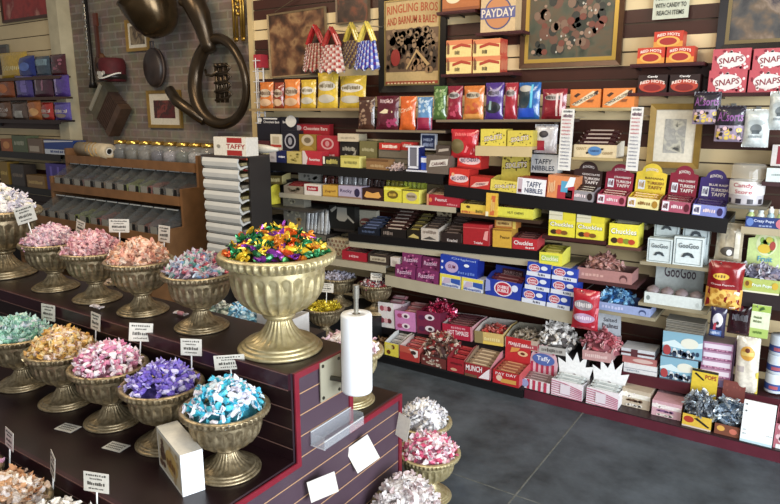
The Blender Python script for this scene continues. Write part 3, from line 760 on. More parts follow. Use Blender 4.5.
for i, dx in enumerate((-.02, .035, .09)):
    q = MB(); q.cyl((dx, -.01, -.17), (dx, -.01, .12), .017, 12); q.cyl((dx, -.01, .12), (dx, -.01, .15), .022, 12); q.build('valve', BRASS_D, so, True)
for k in range(4):
    z = -.15+.07*k
    MB().tube([(-.03, -.03, z), (.13, -.03, z+.02), (.17, -.03, z+.05), (.13, -.03, z+.075), (.02, -.03, z+.06)], .010, 8).build('tubing', BRASS_D, so, True)
MB().tube([(-.13, -.03, .10), (-.10, -.05, .06), (-.04, -.04, .05), (.02, -.03, .09)], .012, 8).build('mouthpipe', BRASS_D, so, True)
# trumpet
a = wp(243, 2); t = thing('trumpet', 'polished brass trumpet hanging bell up at the top right of the bricks', 'trumpet', (a.x, BY-.06, a.z-.30))
for x in (-.055, -.02, .03, .06):
    q = MB(); q.tube([(x, 0, .02), (x, 0, .55)], .011, 10); q.build('tube', BRASS, t, True)
for xa, xb in ((-.055, -.02), (.03, .06)):
    MB().tube([(xa, 0, .02), ((xa+xb)/2-.008, 0, -.005), ((xa+xb)/2+.008, 0, -.005), (xb, 0, .02)], .011, 10).build('slide_bow', BRASS, t, True)
MB().lathe([(.012,.50),(.02,.58),(.04,.66),(.07,.70),(.066,.70),(.001,.58)], 24, None, 0, Matrix.Translation((-.02,0,0))).build('bell', BRASS, t, True)
for i in range(3):
    q = MB(); q.cyl((.005+.0*i, -.025, .20+.05*i), (.005, .02, .20+.05*i), .016, 12); q.build('valve', BRASS, t, True)
# clarinet
a, b = wp(88, -4), wp(96, 88); t = thing('clarinet', 'black clarinet with silver keys hanging by the pale corner post', 'clarinet', (b.x, BY-.03, b.z))
L = a.z-b.z; dx = a.x-b.x
q = MB(); q.tube([(0,0,0),(dx*.05,0,.06),(dx*.12,0,.12),(dx,0,L)], [.045,.03,.021,.017], 14); q.build('body', BLK, t, True)
q = MB()
for i in range(13):
    f = .15+.065*i; q.cyl((dx*f-.006+.012*(i % 2), -.018, L*f), (dx*f-.006+.012*(i % 2), -.03, L*f), .011, 8)
q.tube([(dx*.2+.012, -.027, L*.2), (dx*.9+.012, -.027, L*.9)], .003, 6); q.build('keywork', mat('#c8c6c0', .25, .9), t)
# mandolin
a, b = wp(107, 16), wp(104, 66); t = thing('mandolin', 'small brown mandolin hanging left of the maroon cap', 'mandolin', (b.x, BY-.03, b.z))
L = a.z-b.z
q = MB(); q.lathe([(.001,-.03),(.09,-.03),(.11,-.01),(.10,.02),(.001,.03)], 28, None, 0, Matrix.Rotation(PI/2, 4, 'X') @ Matrix.Diagonal((.8, 1.15, 1, 1))); q.build('sound_box', mat('#5a3a24', .35, 0, .5, .3, 12), t, True)
MB().box(-.018, .018, -.03, -.005, .08, L-.08).build('neck', mat('#4a2418', .4), t)
MB().box(-.03, .03, -.025, -.005, L-.09, L+.03).build('peg_head', mat('#5c2c1c', .4), t)
q = MB(); q.cyl((0, -.032, .0), (0, -.0345, .0), .032, 16); q.build('sound_hole', mat('#140c08', .6), t)
# maroon cap
b = wp(124.5, 82); t = thing('band_cap', 'maroon pillbox band cap with white braid on the bricks', 'cap', (b.x, BY-.12, b.z))
q = MB(); q.lathe([(.001,.0),(.115,.0),(.12,.03),(.125,.16),(.115,.20),(.10,.215),(.001,.22)], 32); q.build('crown', mat('#481318', .7, 0, .3, .2, 20), t, True)
q = MB(); q.lathe([(.121,.02),(.125,.02),(.127,.065),(.122,.065)], 32); q.build('black_band', BLK, t, True)
q = MB(); q.tube([(.128*math.sin(a), -.128*math.cos(a), .075-.05*math.cos(a)**2) for a in [R(-90+10*i) for i in range(19)]], .007, 8); q.build('white_braid', mat('#d8d4cc', .5), t)
q = MB(); q.cyl((0,-.124,.06),(0,-.134,.06),.03,12); q.cyl((-.04,-.118,.075),(-.04,-.128,.075),.018,10); q.cyl((.04,-.118,.075),(.04,-.128,.075),.018,10); q.build('badge', mat('#cfcac0', .4, .5), t)
q = MB(); q.add([(x*.11, -.12-.05*(1-x*x), .005-.02*(1-x*x)) for x in (-1,-.5,0,.5,1)]+[(x*.11, -.10*math.sqrt(max(0,1-x*x*.6)), .02) for x in (-1,-.5,0,.5,1)], [(i,i+1,5+i+1,5+i) for i in range(4)]); q.build('peak', BLK, t)
# round leather case
b = wp(159, 68); t = thing('banjo_case', 'round dark leather instrument case hung under the sousaphone bell', 'case', (b.x, BY-.04, b.z))
Mx = Matrix.Rotation(PI/2, 4, 'X') @ Matrix.Diagonal((.85, 1.15, 1, 1))
q = MB(); q.lathe([(.001,-.04),(.13,-.04),(.15,-.02),(.15,.03),(.13,.05),(.001,.055)], 36, None, 0, Mx); q.build('case_shell', mat('#2c221e', .45, 0, .5, .3, 14), t, True)
q = MB(); q.tube([(.128*math.cos(a), -.005, .173*math.sin(a)) for a in [2*PI*i/32 for i in range(32)]], .007, 8, 0, True); q.build('stitched_rim', mat('#4a3a30', .5), t, True)
q = MB(); q.tube([(-.02,-.02,.17),(-.02,-.02,.23),(.02,-.02,.23),(.02,-.02,.17)], .009, 8); q.build('handle', mat('#2c221e', .5), t)
# accordion
b = wp(113, 128); a = wp(112, 90); t = thing('accordion', 'old brown accordion hung slanting above the paper roll', 'accordion', (b.x, BY-.13, b.z+.02), None, (0, R(42), 0))
MB().box(-.24, -.10, 0, .12, .0, .36).build('keyboard_side', mat('#57503f', .5, 0, .4, .3, 10), t)
q = MB()
for i in range(8): q.box(-.10+.022*i, -.092+.022*i, .004, .116, .005, .355); q.box(-.092+.022*i, -.078+.022*i, .012, .108, .012, .348)
q.build('bellows', mat('#47342a', .6, 0, .4, .2, 20), t)
MB().box(.076, .15, 0, .12, 0, .36).build('bass_side', mat('#4a3629', .45, 0, .4, .3, 10), t)
MB().box(-.238, -.20, -.012, 0, .02, .34).build('keys', mat('#8f8876', .4), t)

# ---------------------------------------------------------- framed pictures
def frame_pic(x0, y0, x1, y1, Y, label, fcol, bw, pic, mat_bw=0, name='framed_picture', inner=None, depth=.025, tilt=0, fm=None, cat='picture'):
    a = at_y(x0, y1, Y); b = at_y(x1, y1, Y); c = at_y(x0, y0, Y); w = b.x-a.x; h = c.z-a.z
    t = thing(name, label, cat, ((a.x+b.x)/2, Y, (a.z+b.z)/2), None, (0, tilt, 0))
    q = MB(); W = w/2; o = [(-W,0),(W,0),(W,h),(-W,h)]; i_ = [(-W+bw,bw),(W-bw,bw),(W-bw,h-bw),(-W+bw,h-bw)]
    for k in range(4):
        l = (k+1) % 4
        vs = [(o[k][0],0,o[k][1]),(o[l][0],0,o[l][1]),(i_[l][0],.006,i_[l][1]),(i_[k][0],.006,i_[k][1]),(o[k][0],depth,o[k][1]),(o[l][0],depth,o[l][1]),(i_[l][0],depth,i_[l][1]),(i_[k][0],depth,i_[k][1])]
        q.add(vs, [(0,1,2,3),(0,4,5,1),(3,2,6,7),(1,5,6,2),(0,3,7,4),(4,7,6,5)])
    q.build('frame', fm or mat(fcol, .35, .3, .5, .15, 20), t)
    if inner:
        q = MB(); W2 = W-bw; g = inner[1]
        for (u0,u1,v0,v1) in ((-W2,W2,bw,bw+g),(-W2,W2,h-bw-g,h-bw),(-W2,-W2+g,bw+g,h-bw-g),(W2-g,W2,bw+g,h-bw-g)): q.box(u0,u1,.004,.014,v0,v1)
        q.build('inner_moulding', mat(inner[0], .3, .6), t)
    MB().box(-W+bw, W-bw, .012, .02, bw, h-bw).build('mount_board', paper('#cfc8b4'), t)
    m = bw+mat_bw
    p = MB().box(-W+m, W-m, .0105, .012, m, h-m).build('print', pic, t)
    return t, w, h
PIC = lambda cols, s, seed: picture_mat(cols, s, seed)
FY = WALL_Y-.03
t, w_, h_ = frame_pic(378.7, -6, 444.6, 92, FY, 'black framed circus poster with red lettering and a crowd scene', '#15110f', .045, paper('#b99a62'), 0, inner=('#8f7a4c', .010))
mm = lambda *a: a
decorate(t, w_*.80, h_*.86, [('r', 0, .16, 1, .66, '#6a4e36'), ('a', 'RINGLING BROS', .03, .83, .97, .93, .02, '#b04a20'), ('a', 'AND BARNUM & BAILEY', .03, .70, .97, .79, .02, '#a8401c'), ('r', 0, .0, 1, .05, '#9a3a20'), ('s', .04, .015, .96, .035, '#d8b884'),
    ('n', .0, .34, 1.0, .68, 60, .07, .05, '#4a3626'), ('n', .0, .30, 1.0, .68, 50, .04, .035, '#8a6c4c'), ('n', .0, .14, 1, .50, 44, .045, .05, '#3a2a1e'), ('e', .20, .33, .09, .10, '#9a3028'), ('n', .3, .12, .95, .36, 12, .05, .04, '#8f6a44'), ('p', [(.4,.2),(.6,.42),(.85,.24),(.8,.22),(.6,.38),(.42,.18)], '#b08c58')], FLAT, .0105)
for ch in t.children:
    if ch.name.startswith(('letter', 'printed')): ch.location.z = h_*.07
tp, wp_, hp_ = frame_pic(519, -14, 620, 67, FY, 'large gold and brown framed painting of dim figures above the orange boxes', '#4a2e18', .03, PIC(['#30332a', '#414436', '#555040', '#5a4c3a', '#4a4c3e', '#3a4034'], 7, 3), 0, inner=('#c8a350', .022))
decorate(tp, wp_*.84, hp_*.84, [('n', .03, .08, .97, .95, 16, .075, .10, '#6a4434'), ('n', .03, .05, .97, .95, 20, .05, .08, '#2a2c26'), ('n', .05, .1, .95, .95, 14, .045, .07, '#7a5c48'), ('n', .03, .1, .97, .95, 14, .03, .035, '#9a7a62'), ('n', .03, .05, .97, .7, 9, .05, .06, '#74382a'), ('n', .1, .1, .9, .9, 14, .012, .02, '#b8b0a0'), ('r', .0, .0, 1, .045, '#6a6048'), ('s', .04, .01, .96, .035, '#3a3428')], FLAT, .0105)
for ch in tp.children:
    if ch.name.startswith('printed'): ch.location.z = hp_*.08
frame_pic(715, -30, 800, 51, FY, 'dark framed picture at the top right corner behind the patterned boxes', '#1d1614', .04, PIC(['#3a3a3c', '#4e4c4a', '#6a5a4a', '#8a7868', '#3c3840'], 9, 8), 0, inner=('#8a7a58', .018))
frame_pic(270, 12, 327, 76, FY, 'thin framed brown print hung on a wire above the yellow bags', '#8a7658', .012, PIC(['#2e1e14', '#4a3020', '#6a4830', '#8f6f4c', '#5a3a24'], 8, 5), 0, tilt=R(-1.5))
q = at_y(300, 12, FY); qa = at_y(275, 12, FY); qb = at_y(318, -14, FY)
tag(MB().tube([(qa.x, FY-.002, qa.z), ((qa.x+qb.x)/2, FY-.002, q.z+.1), (qb.x, FY-.002, q.z+.26)], .003, 6).build('hanging_wire', mat('#6a5c48', .4, .6)), 'thin wire running up from the brown print', 'wire')
frame_pic(335.6, -16, 368.5, 23, FY, 'dark brown picture at the top edge left of the circus poster', '#6a5844', .012, PIC(['#2a1c16', '#3c2a20', '#6a3a26', '#4a4034'], 10, 9), 0)
frame_pic(645.5, 105, 698, 168, 3.80, 'ornate gold framed little grey drawing among the taffy boxes', '#8f7338', .032, PIC(['#8a8a86', '#a4a29a', '#8f8e8a', '#b8b4a4', '#3a3a3a'], 16, 4), .048)
frame_pic(126.5, 19, 148.5, 51, BY, 'small gold framed photo on the bricks below the bell', '#9a7a3c', .03, PIC(['#5a4a3a', '#8a7a60', '#3a2c24', '#a08c6c'], 10, 12), .03)
frame_pic(148.5, 91, 181.5, 128, BY, 'gold framed portrait of red figures on the bricks above the jars', '#8f7238', .03, PIC(['#1c1210', '#5a1c1c', '#30201c', '#7a3a34', '#201412'], 9, 14), .06)
frame_pic(2, -14, 50, 20, FY, 'red picture in a dark frame high on the left wall', '#4a2a1c', .03, PIC(['#7a1c1a', '#9a2c26', '#7f201c', '#b07a6a'], 5, 15), 0)
frame_pic(-8, 45, 8.5, 62, FY, 'small grey framed picture at the left edge above the yellow bag', '#5a5a54', .03, PIC(['#3c3430', '#5a4a40', '#6a5a4c'], 6, 16), 0)
# sign with the request to ask for help
a = at_y(652, 20, FY); b = at_y(688, 17, FY)
t = thing('notice_sign', 'pale notice asking customers to request assistance at top right', 'sign', ((a.x+b.x)/2, FY, a.z))
w = b.x-a.x; h = .20; MB().box(-w/2, w/2, 0, .004, 0, h).build('card', paper('#b8bca6'), t)
decorate(t, w, h, [('t', 'CUSTOMERS', .12, .86, .88, .95, '#3a3c34'), ('t', 'PLEASE ASK', .12, .68, .88, .80, '#3a3c34'), ('t', 'FOR ASSISTANCE', .07, .48, .93, .60, '#3a3c34'), ('t', 'WITH CANDY TO', .07, .29, .93, .41, '#3a3c34'), ('t', 'REACH ITEMS', .12, .10, .88, .22, '#3a3c34')], FLAT)

# ------------------------------------------------------ wooden bin rack, jars
WOOD = mat('#7a5636', .5, 0, .4, .18, 9); WOODD = mat('#5f432c', .5, 0, .4, .2, 9)
RX0, RX1 = -6.30, -4.32
rk = thing('bin_rack', 'stepped wooden rack of scoop bins and jars before the brick wall', 'rack', ((RX0+RX1)/2, 3.60, 0))
cx_ = (RX0+RX1)/2; hw = (RX1-RX0)/2
LV = [(3.60, 1.245), (3.42, .985), (3.24, .69), (3.06, .40)]
for sx in (-1, 1):
    q = MB(); x0, x1 = sorted((sx*hw, sx*(hw-.028)))
    pr = [(3.96, 0), (3.96, 1.33), (3.60, 1.33), (3.60, 1.07), (3.42, 1.07), (3.42, .76), (3.24, .76), (3.24, .46), (3.06, .46), (3.06, 0)]
    n = len(pr); vs = [(x, y-3.60, z) for x in (x0, x1) for y, z in pr]
    q.add(vs, [tuple(range(n)), tuple(range(2*n-1, n-1, -1))]+[(i,(i+1)%n,n+(i+1)%n,n+i) for i in range(n)])
    q.build('side_panel', WOOD, rk)
for y, z in LV:
    MB().box(-hw+.028, hw-.028, y-3.60, .35, z-.02, z).build('shelf', WOODD, rk)
    MB().box(-hw+.028, hw-.028, y-3.60-.012, y-3.60, z-.055, z+.022).build('front_rail', WOOD, rk)
MB().box(-hw+.028, hw-.028, .345, .36, 0, 1.30).build('back_panel', WOODD, rk)
GL = clear('#a8acac', .09)
def scoop_bin(label, group):
    t = thing('scoop_bin', label, 'bin', (0,0,0), group)
    w, d, h = .158, .25, .155; q = MB(); th = .003
    for sx in (-1, 1):
        a, b = sorted((sx*w/2, sx*(w/2-th)))
        vs = [(x, y, z) for x in (a, b) for y, z in ((0,0),(d,0),(d,h*1.25),(d*.75,h*1.25),(0,h*.55))]
        q.add(vs, [tuple(range(5)), tuple(range(9, 4, -1))]+[(i,(i+1)%5,5+(i+1)%5,5+i) for i in range(5)])
    q.box(-w/2+th, w/2-th, 0, th, 0, h*.55).box(-w/2+th, w/2-th, d-th, d, 0, h*1.25).box(-w/2+th, w/2-th, th, d-th, 0, th)
    q.build('bin_body', GL, t)
    q = MB(); q.add([(-w/2,-.004,h*.56),(w/2,-.004,h*.56),(w/2,d*.75,h*1.27),(-w/2,d*.75,h*1.27)], [(0,1,2,3)]); q.build('lid', clear('#4a4e4e', .28), t)
    MB().box(-w*.44, w*.44, d*.70, d*.74, h*1.245, h*1.30).build('lid_glint', mat('#c8cccc', .2, .2), t)  # pale strip standing in for the glint along the lid's upper edge
    MB().box(-w*.40, w*.12, -.003, 0, .012, h*.48).build('label_card', paper('#86837c'), t)
    MB().box(w*.22, w*.42, -.004, 0, .0, h*.46).build('scoop_slot', mat('#0c0b0b', .5), t)
    return t
fillc = ['#3c2a22', '#4a3a2c', '#5a3028', '#2e2622', '#6a5a48', '#4e3c30', '#7a8438', '#5c6a34', '#7a3428', '#3a3430']
protos = {}
def bins(row, n, x0, x1, y, z, lab, grp, cols):
    first = None
    for i in range(n):
        x = x0+(x1-x0)*(i+.5)/n
        if first is None: o = first = scoop_bin(lab, grp)
        else: o = clone(first)
        o.location = (x, y, z+.001)
        m = MB(); hh = .10; q = 8
        vs = [(-.074+.148*a/q, .006+.236*b/q, .004+hh*(.42+.45*b/q)+random.uniform(-.008, .008)) for b in range(q+1) for a in range(q+1)]
        fs = [(b*(q+1)+a, b*(q+1)+a+1, (b+1)*(q+1)+a+1, (b+1)*(q+1)+a) for b in range(q) for a in range(q)]
        N = len(vs); per = [a for a in range(q+1)]+[b*(q+1)+q for b in range(1, q+1)]+[q*(q+1)+a for a in range(q-1, -1, -1)]+[b*(q+1) for b in range(q-1, 0, -1)]
        vs += [(vs[k][0], vs[k][1], .004) for k in per]; P_ = len(per)
        fs += [(per[k], per[(k+1) % P_], N+(k+1) % P_, N+k) for k in range(P_)]+[tuple(N+k for k in range(P_))]
        m.add(vs, fs); c = cols[i % len(cols)]
        tag(m.build('loose_candy', mat(c, .6, 0, .4, .5, 70, 0, 0, .8), None, False, (x, y, z+.001)), 'loose candy filling bin %s from the right on the %s row' % (['first','second','third','fourth','fifth','sixth','seventh','eighth','ninth','tenth','eleventh'][n-1-i], row), 'candy', None, 'stuff')
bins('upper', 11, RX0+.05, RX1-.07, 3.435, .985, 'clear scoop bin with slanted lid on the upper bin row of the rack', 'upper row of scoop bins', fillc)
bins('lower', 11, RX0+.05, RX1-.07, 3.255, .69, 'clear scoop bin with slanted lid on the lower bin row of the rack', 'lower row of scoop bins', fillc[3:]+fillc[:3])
def jar(label, x, y, z, col, i):
    t = thing('glass_jar', label, 'jar', (x, y, z+.001), 'gold lidded jars on top of the rack')
    q = MB(); q.lathe([(.001,0),(.07,0),(.075,.01),(.078,.09),(.07,.12),(.052,.135),(.05,.15)], 24); q.build('glass_body', clear('#d4dadc', .16), t, True)
    q = MB(); q.lathe([(.001,.148),(.058,.148),(.06,.155),(.06,.175),(.05,.182),(.001,.185)], 24); q.build('lid', mat('#d8ae58', .22, .9), t, True)
    q = MB(); q.lathe([(.001,.003),(.068,.004),(.071,.08),(.05,.10),(.001,.105)], 16); q.build('contents', mat(col, .6, 0, .4, .4, 60), t, True)
for i in range(8):
    px = 122+12.5*i; p = at_y(px, 157, 3.70)
    jar('glass candy jar with gold lid, %s from the left on top of the rack' % ['first','second','third','fourth','fifth','sixth','seventh','eighth'][i], p.x, 3.70, 1.245, ['#3a3430','#5a5448','#6a645c','#4a4450','#8c8890','#5a5e58','#98989c','#6c747c'][i], i)
# paper roll on the rack
a = wp(80, 143, 3.75); b = wp(108.5, 140, 3.62)
t = thing('paper_roll', 'cream gift wrap roll with gold pattern lying on the rack', 'roll', (a.x, 3.75, 1.32))
d = Vector((b.x-a.x, -.13, 0)); L = d.length; Mr = d.to_track_quat('Z', 'Y').to_matrix().to_4x4()
q = MB(); q.lathe([(.028,0),(.072,0),(.072,L),(.028,L),(.028,0)], 28, None, 0, Mr); q.build('paper', mat('#b4a488', .5, 0, .4, .25, 12), t, True)
q = MB(); q.lathe([(.026,-.002),(.034,-.002),(.034,L+.002),(.026,L+.002),(.026,-.002)], 20, None, 0, Mr); q.build('core', mat('#d8d4cc', .6), t)
q = MB(); q.lathe([(.001,L-.02),(.026,L-.02)], 16, None, 0, Mr); q.build('core_hole', mat('#0c0b0a', .9), t)
q = MB()
for k in range(5):
    q.tube([Mr @ Vector((.0735*math.cos(an), .0735*math.sin(an), L*(.15+.16*k)+.10*s_)) for s_, an in [(j/6, R(-70+200*j/6)+k) for j in range(7)]], .004, 6)
q.build('gold_ribbon_print', mat('#c8963c', .3, .7), t)
for k in range(3):
    pass
# ------------------------------------------------ column of white rounded bins
a = at_y(228.5, 240, 3.27)
t = thing('bin_tower', 'tall tower of white rounded plastic bins between rack and shelves', 'rack', (a.x, 3.27, 0))
w = .37
for sx in (-1, 1): MB().box(sx*(w/2+.012)-.008, sx*(w/2+.012)+.008, .05, .26, 0, 1.365).build('side_rail', mat('#2a2624', .5), t)
for k in range(10):
    z = 1.28-.081*k
    if z < .3: break
    q = MB(); pr = [(.0,.012),(-.05,.0),(-.075,.02),(-.08,.045),(-.07,.068),(-.06,.066),(-.068,.045),(-.045,.014),(.0,.022)]
    pr = [(y, zz*1.22) for y, zz in pr]+[(.21,.03),(.21,.018)]
    n = len(pr); vs = [(x, y+.03, z+zz) for x in (-w/2, w/2) for y, zz in pr]
    q.add(vs, [tuple(range(n)), tuple(range(2*n-1, n-1, -1))]+[(i,(i+1)%n,n+(i+1)%n,n+i) for i in range(n)])
    q.build('bin', mat('#c4c4c0', .3, 0, .5, .05, 10), t)
    q = MB(); q.box(-w/2+.01, w/2-.01, .0, .20, z+.03, z+.05); q.build('candy_layer', mat(['#8f8460', '#a09478', '#7a7468', '#8a8058'][k % 4], .6, 0, .4, .3, 50), t)
MB().box(-w/2-.02, w/2+.02, -.04, .26, 1.365, 1.38).build('top_board', mat('#3a3230', .5), t)
for k in range(0): pass
# white taffy sign box on top of the tower
a = at_y(214, 154, 3.25); b = at_y(246.5, 155, 3.25)
remember(t, 0, 1.3805)
carton((214, 154, 246.5, 155, 136), 3.25, t, .12, '#d8d2c6', [('r', .42, .70, .88, .98, '#a82420'), ('t', 'TAFFY', .40, .38, .98, .64, '#a82420'), ('r', .42, .02, .88, .30, '#a82420'), ('e', .16, .5, .06, .1, '#8a8478')], 'white and red taffy box on top of the white bin tower', yaw=0)
t = thing('paper_cup_stack', 'stack of white paper cones lying beside the taffy box', 'paper', (a.x+.20, 3.455, 1.421))
q = MB(); q.tube([(-.0,0,0),(.12,.02,0),(.22,.03,0)], [.04,.03,.01], 16); q.build('cones', paper('#c4beb0'), t, True)

# ------------------------------------------------------- left wall and its bags
shelf('LW1', -9.6, 1.25, -6.56, 1.25, 3.70, WALL_Y, .07, '#1c1816', 'black shelf on the left wall carrying small snack boxes')
shelf('LW2', -9.6, .87, -6.56, .87, 3.70, WALL_Y, .07, '#1c1816', 'lower black shelf on the left wall with tan boxes')
shelf('LW3', -9.6, 1.60, -6.56, 1.60, 3.74, WALL_Y, .04, '#2a1a18', 'narrow dark shelf on the left wall under the orange bags')
shelf('LW4', -9.6, 1.835, -6.56, 1.835, 3.76, WALL_Y, .03, '#4a3428', 'narrow shelf on the left wall under the purple bags')
shelf('LW5', -9.6, 2.045, -6.56, 2.045, 3.78, WALL_Y, .03, '#4a3428', 'topmost narrow shelf on the left wall under the yellow bag')
def lbag(x0, x1, yb, yt, sh, col, lab, dec=None, t_=.07, Y=None):
    bag((x0, yb, x1, yb, yt), Y or SHELF[sh]['yf']+.06, sh, t_, col, dec or [('s', .1, .4, .9, .62, '#c8bcb4'), ('e', .5, .25, .3, .12, '#8a7a70')], lab, name='snack_bag')
lbag(3, 31, 86, 61, 'LW5', '#c8a028', 'crinkled yellow snack bag at the top of the left wall', [('s', .2, .3, .8, .5, '#e0d090')])
lbag(21, 38, 86, 65, 'LW5', '#1c2c7a', 'royal blue snack bag on the left wall', [('e', .5, .5, .3, .2, '#5a78c8')], Y=3.83)
lbag(38.5, 53, 87, 67, 'LW5', '#3a4a58', 'slate grey snack bag right of the royal blue one', [('r', .1, .55, .9, .85, '#7a94a0')])
lbag(53.5, 69, 87, 66, 'LW5', '#4a1620', 'maroon snack bag at the end of the top row by the post', [('n', .1, .2, .9, .8, 8, .08, .07, '#9a5a6a')])
lbag(1, 17, 106, 88, 'LW4', '#8a4420', 'rust orange snack bag at the left edge, second row', [('e', .4, .5, .3, .25, '#c8703a')])
lbag(18.5, 36, 109, 87, 'LW4', '#4a3c86', 'violet snack bag, second row on the left wall', [('r', .45, .1, .75, .9, '#7a6cb8')])
lbag(36.5, 56, 109, 88, 'LW4', '#4a2438', 'plum brown snack bag, second row on the left wall', [('r', .2, .3, .3, .9, '#9a8a94'), ('r', .55, .3, .63, .8, '#9a6a80')])
lbag(56.5, 72.5, 109, 88, 'LW4', '#523a90', 'purple snack bag with pale stripe by the post, second row', [('r', .2, .1, .35, .95, '#a89ad0')])
lbag(1, 14, 128, 110, 'LW3', '#6a4630', 'brown snack bag at the left edge, third row')
lbag(14.5, 30, 128, 111, 'LW3', '#5c4a40', 'grey brown snack bag, third row on the left wall', [('r', .3, .1, .8, .5, '#a8a49c')])
lbag(30.5, 44, 130, 111, 'LW3', '#a8602c', 'orange snack bag, third row on the left wall', [('e', .6, .4, .3, .2, '#d8a060')])
lbag(44.5, 56, 130, 113, 'LW3', '#a82c24', 'bright red snack bag, third row on the left wall')
lbag(57, 73.5, 130, 113, 'LW3', '#5c50a4', 'lavender snack bag by the post, third row')
def lbox(x0, x1, yb, yt, sh, col, lab, dec): carton((x0, yb, x1, yb+.5, yt), SHELF[sh]['yf']+.01, sh, .14, col, dec, lab, 'snack box', name='snack_box')
lbox(1, 12, 146, 134, 'LW1', '#a05428', 'small orange snack box at the left edge of the black shelf', [('e', .5, .5, .3, .3, '#d08a4a')])
lbox(12.5, 27, 147, 131, 'LW1', '#556044', 'olive green snack box on the black shelf', [('s', .15, .4, .85, .7, '#a8a890')])
lbox(28, 42, 147, 133, 'LW1', '#6f5a4a', 'tan snack box right of the olive one', [('r', .1, .1, .8, .5, '#a89a88')])
lbox(44.5, 74, 149, 135, 'LW1', '#24408a', 'blue and white snack box nearest the post on the black shelf', [('r', .0, .0, 1, .35, '#c4ccd8'), ('s', .2, .1, .8, .3, '#24408a'), ('p', [(0,.8),(1,.95),(1,1),(0,.95)], '#c8ccd4')])
lbox(47, 68, 181, 155, 'LW2', '#40308c', 'deep purple box on the lower black shelf', [('r', .2, .1, .3, .9, '#6a5cc0'), ('r', .55, .1, .65, .9, '#6a5cc0')])
lbox(27, 45, 182, 170, 'LW2', '#8a6a3c', 'mustard brown box on the lower black shelf', [('s', .1, .3, .9, .6, '#c8a868')])
lbox(1, 9, 180, 158, 'LW2', '#8a6a20', 'gold box at the left edge of the lower black shelf', [('s', .1, .4, .9, .6, '#d8b860')])
lbox(12, 25, 181, 160, 'LW2', '#3c3430', 'dark brown box on the lower black shelf', [('s', .1, .4, .9, .6, '#8a7a6a')])
tag(MB().box(-9.6, -6.42, 3.60, 3.88, 0, .42).build('low_cabinet', mat('#201a18', .5, 0, .4, .2, 6)), 'dark low cabinet against the left wall in shadow', 'cabinet')
# ======================================================== the candy wall
# shelves and ledges
PALE = '#a39b86'
shelf('L1', -3.92, 1.320, -1.995, 1.302, 3.60, WALL_Y, .065, '#161413', 'long black shelf on the left bay carrying boxed chocolates')
shelf('R1', -1.985, 1.238, -.36, 1.166, 3.60, WALL_Y, .075, '#141213', 'long black shelf on the right bay carrying round topped taffy boxes')
shelf('L2', -3.415, 1.088, -1.90, 1.098, 3.60, WALL_Y, .035, '#2a2624', 'pale edged shelf on the left bay under the black one', PALE)
shelf('R2', -1.89, 1.066, -1.34, 1.064, 3.60, WALL_Y, .02, '#3a2a20', 'thin dark shelf under the long yellow nut box')
shelf('R2b', -1.325, .984, -.955, .986, 3.60, WALL_Y, .022, '#3a1c1c', 'thin wine shelf under the two yellow jelly candy boxes')
shelf('R2c', -.95, .966, -.77, .968, 3.60, WALL_Y, .016, '#5a3c34', 'short ledge under the single yellow jelly candy box')
t3 = shelf('S3', -2.76, .842, -1.30, .884, 3.60, WALL_Y, .055, '#141213', 'black shelf of chocolate bars on the left bay with grey price rail')
MB().box(-.73, .73, .006, .012, -.098, -.056).build('price_rail', mat(PALE, .4, 0, .4, .06, 8), t3)
shelf('S3b', -1.30, .808, -1.14, .812, 3.585, WALL_Y, .02, '#8f8670', 'short pale ledge under the tilted yellow jelly candy box', PALE)
shelf('R3', -1.13, .752, -.77, .756, 3.60, WALL_Y, .02, '#4a2c2c', 'ledge under the dusty pink tray')
shelf('R3b', -.765, .898, -.415, .902, 3.60, WALL_Y, .018, '#8f866e', 'ledge under the white square candy boxes', '#8f866e')
shelf('S4L', -3.10, .640, -2.425, .650, 3.58, WALL_Y, .05, '#6a655a', 'pale edged shelf end with red bars and silver packs', PALE)
shelf('S4', -2.42, .592, -1.08, .556, 3.57, WALL_Y, .075, '#6f6a5e', 'wide pale edged shelf of blue bubble gum boxes', PALE)
shelf('R4', -.99, .586, -.66, .588, 3.60, WALL_Y, .018, '#8f866e', 'ledge under the pale blue tray', '#8f866e')
shelf('R4b', -.755, .668, -.41, .672, 3.60, WALL_Y, .018, '#8f866e', 'ledge under the white tray of cluster candy', '#8f866e')
shelf('R5', -2.468, .194, -1.00, .278, 3.60, WALL_Y, .05, '#171315', 'low black shelf of taffy trays on the left bay')
shelf('R5R', -.985, .222, .60, .285, 3.64, WALL_Y, .065, '#3a1a20', 'low wine shelf on the right bay with stacked boxes', '#4a1c24')
pl = thing('wall_platform', 'black base platform along the floor under the left bay', 'platform', (-1.93, 3.42, 0))
MB().box(-.59, .59, .03, .47, 0, .06).build('plinth', mat('#121112', .5), pl); MB().box(-.59, .59, 0, .47, .06, .075).build('deck', mat('#161415', .45), pl)
pl = thing('wall_platform', 'wine coloured base platform along the floor under the right bay', 'platform', (.1, 3.468, 0))
MB().box(-1.435, 1.5, .006, .42, 0, .05).build('plinth', mat('#3a1820', .4), pl); MB().box(-1.435, 1.5, 0, .42, .052, .062).build('deck', mat('#2a1a1e', .4), pl)
MB().box(-1.435, 1.5, -.004, .004, .0, .056).build('front_rail', mat('#54202c', .35, 0, .5, .12, 9), pl)
PA, PB = .0755, .0625
shelf('RA', -.375, 1.240, -.20, 1.240, 3.60, WALL_Y, .012, '#6a6456', 'small ledge under the clear topped round tub')
shelf('RB', -.30, 1.136, .50, 1.140, 3.60, WALL_Y, .035, '#a89c80', 'cream shelf at the right edge under the little bottles', '#a89c80')
shelf('RC', -.235, 1.362, .50, 1.364, 3.60, WALL_Y, .02, '#3a2224', 'short dark shelf at the right edge under a white sign')
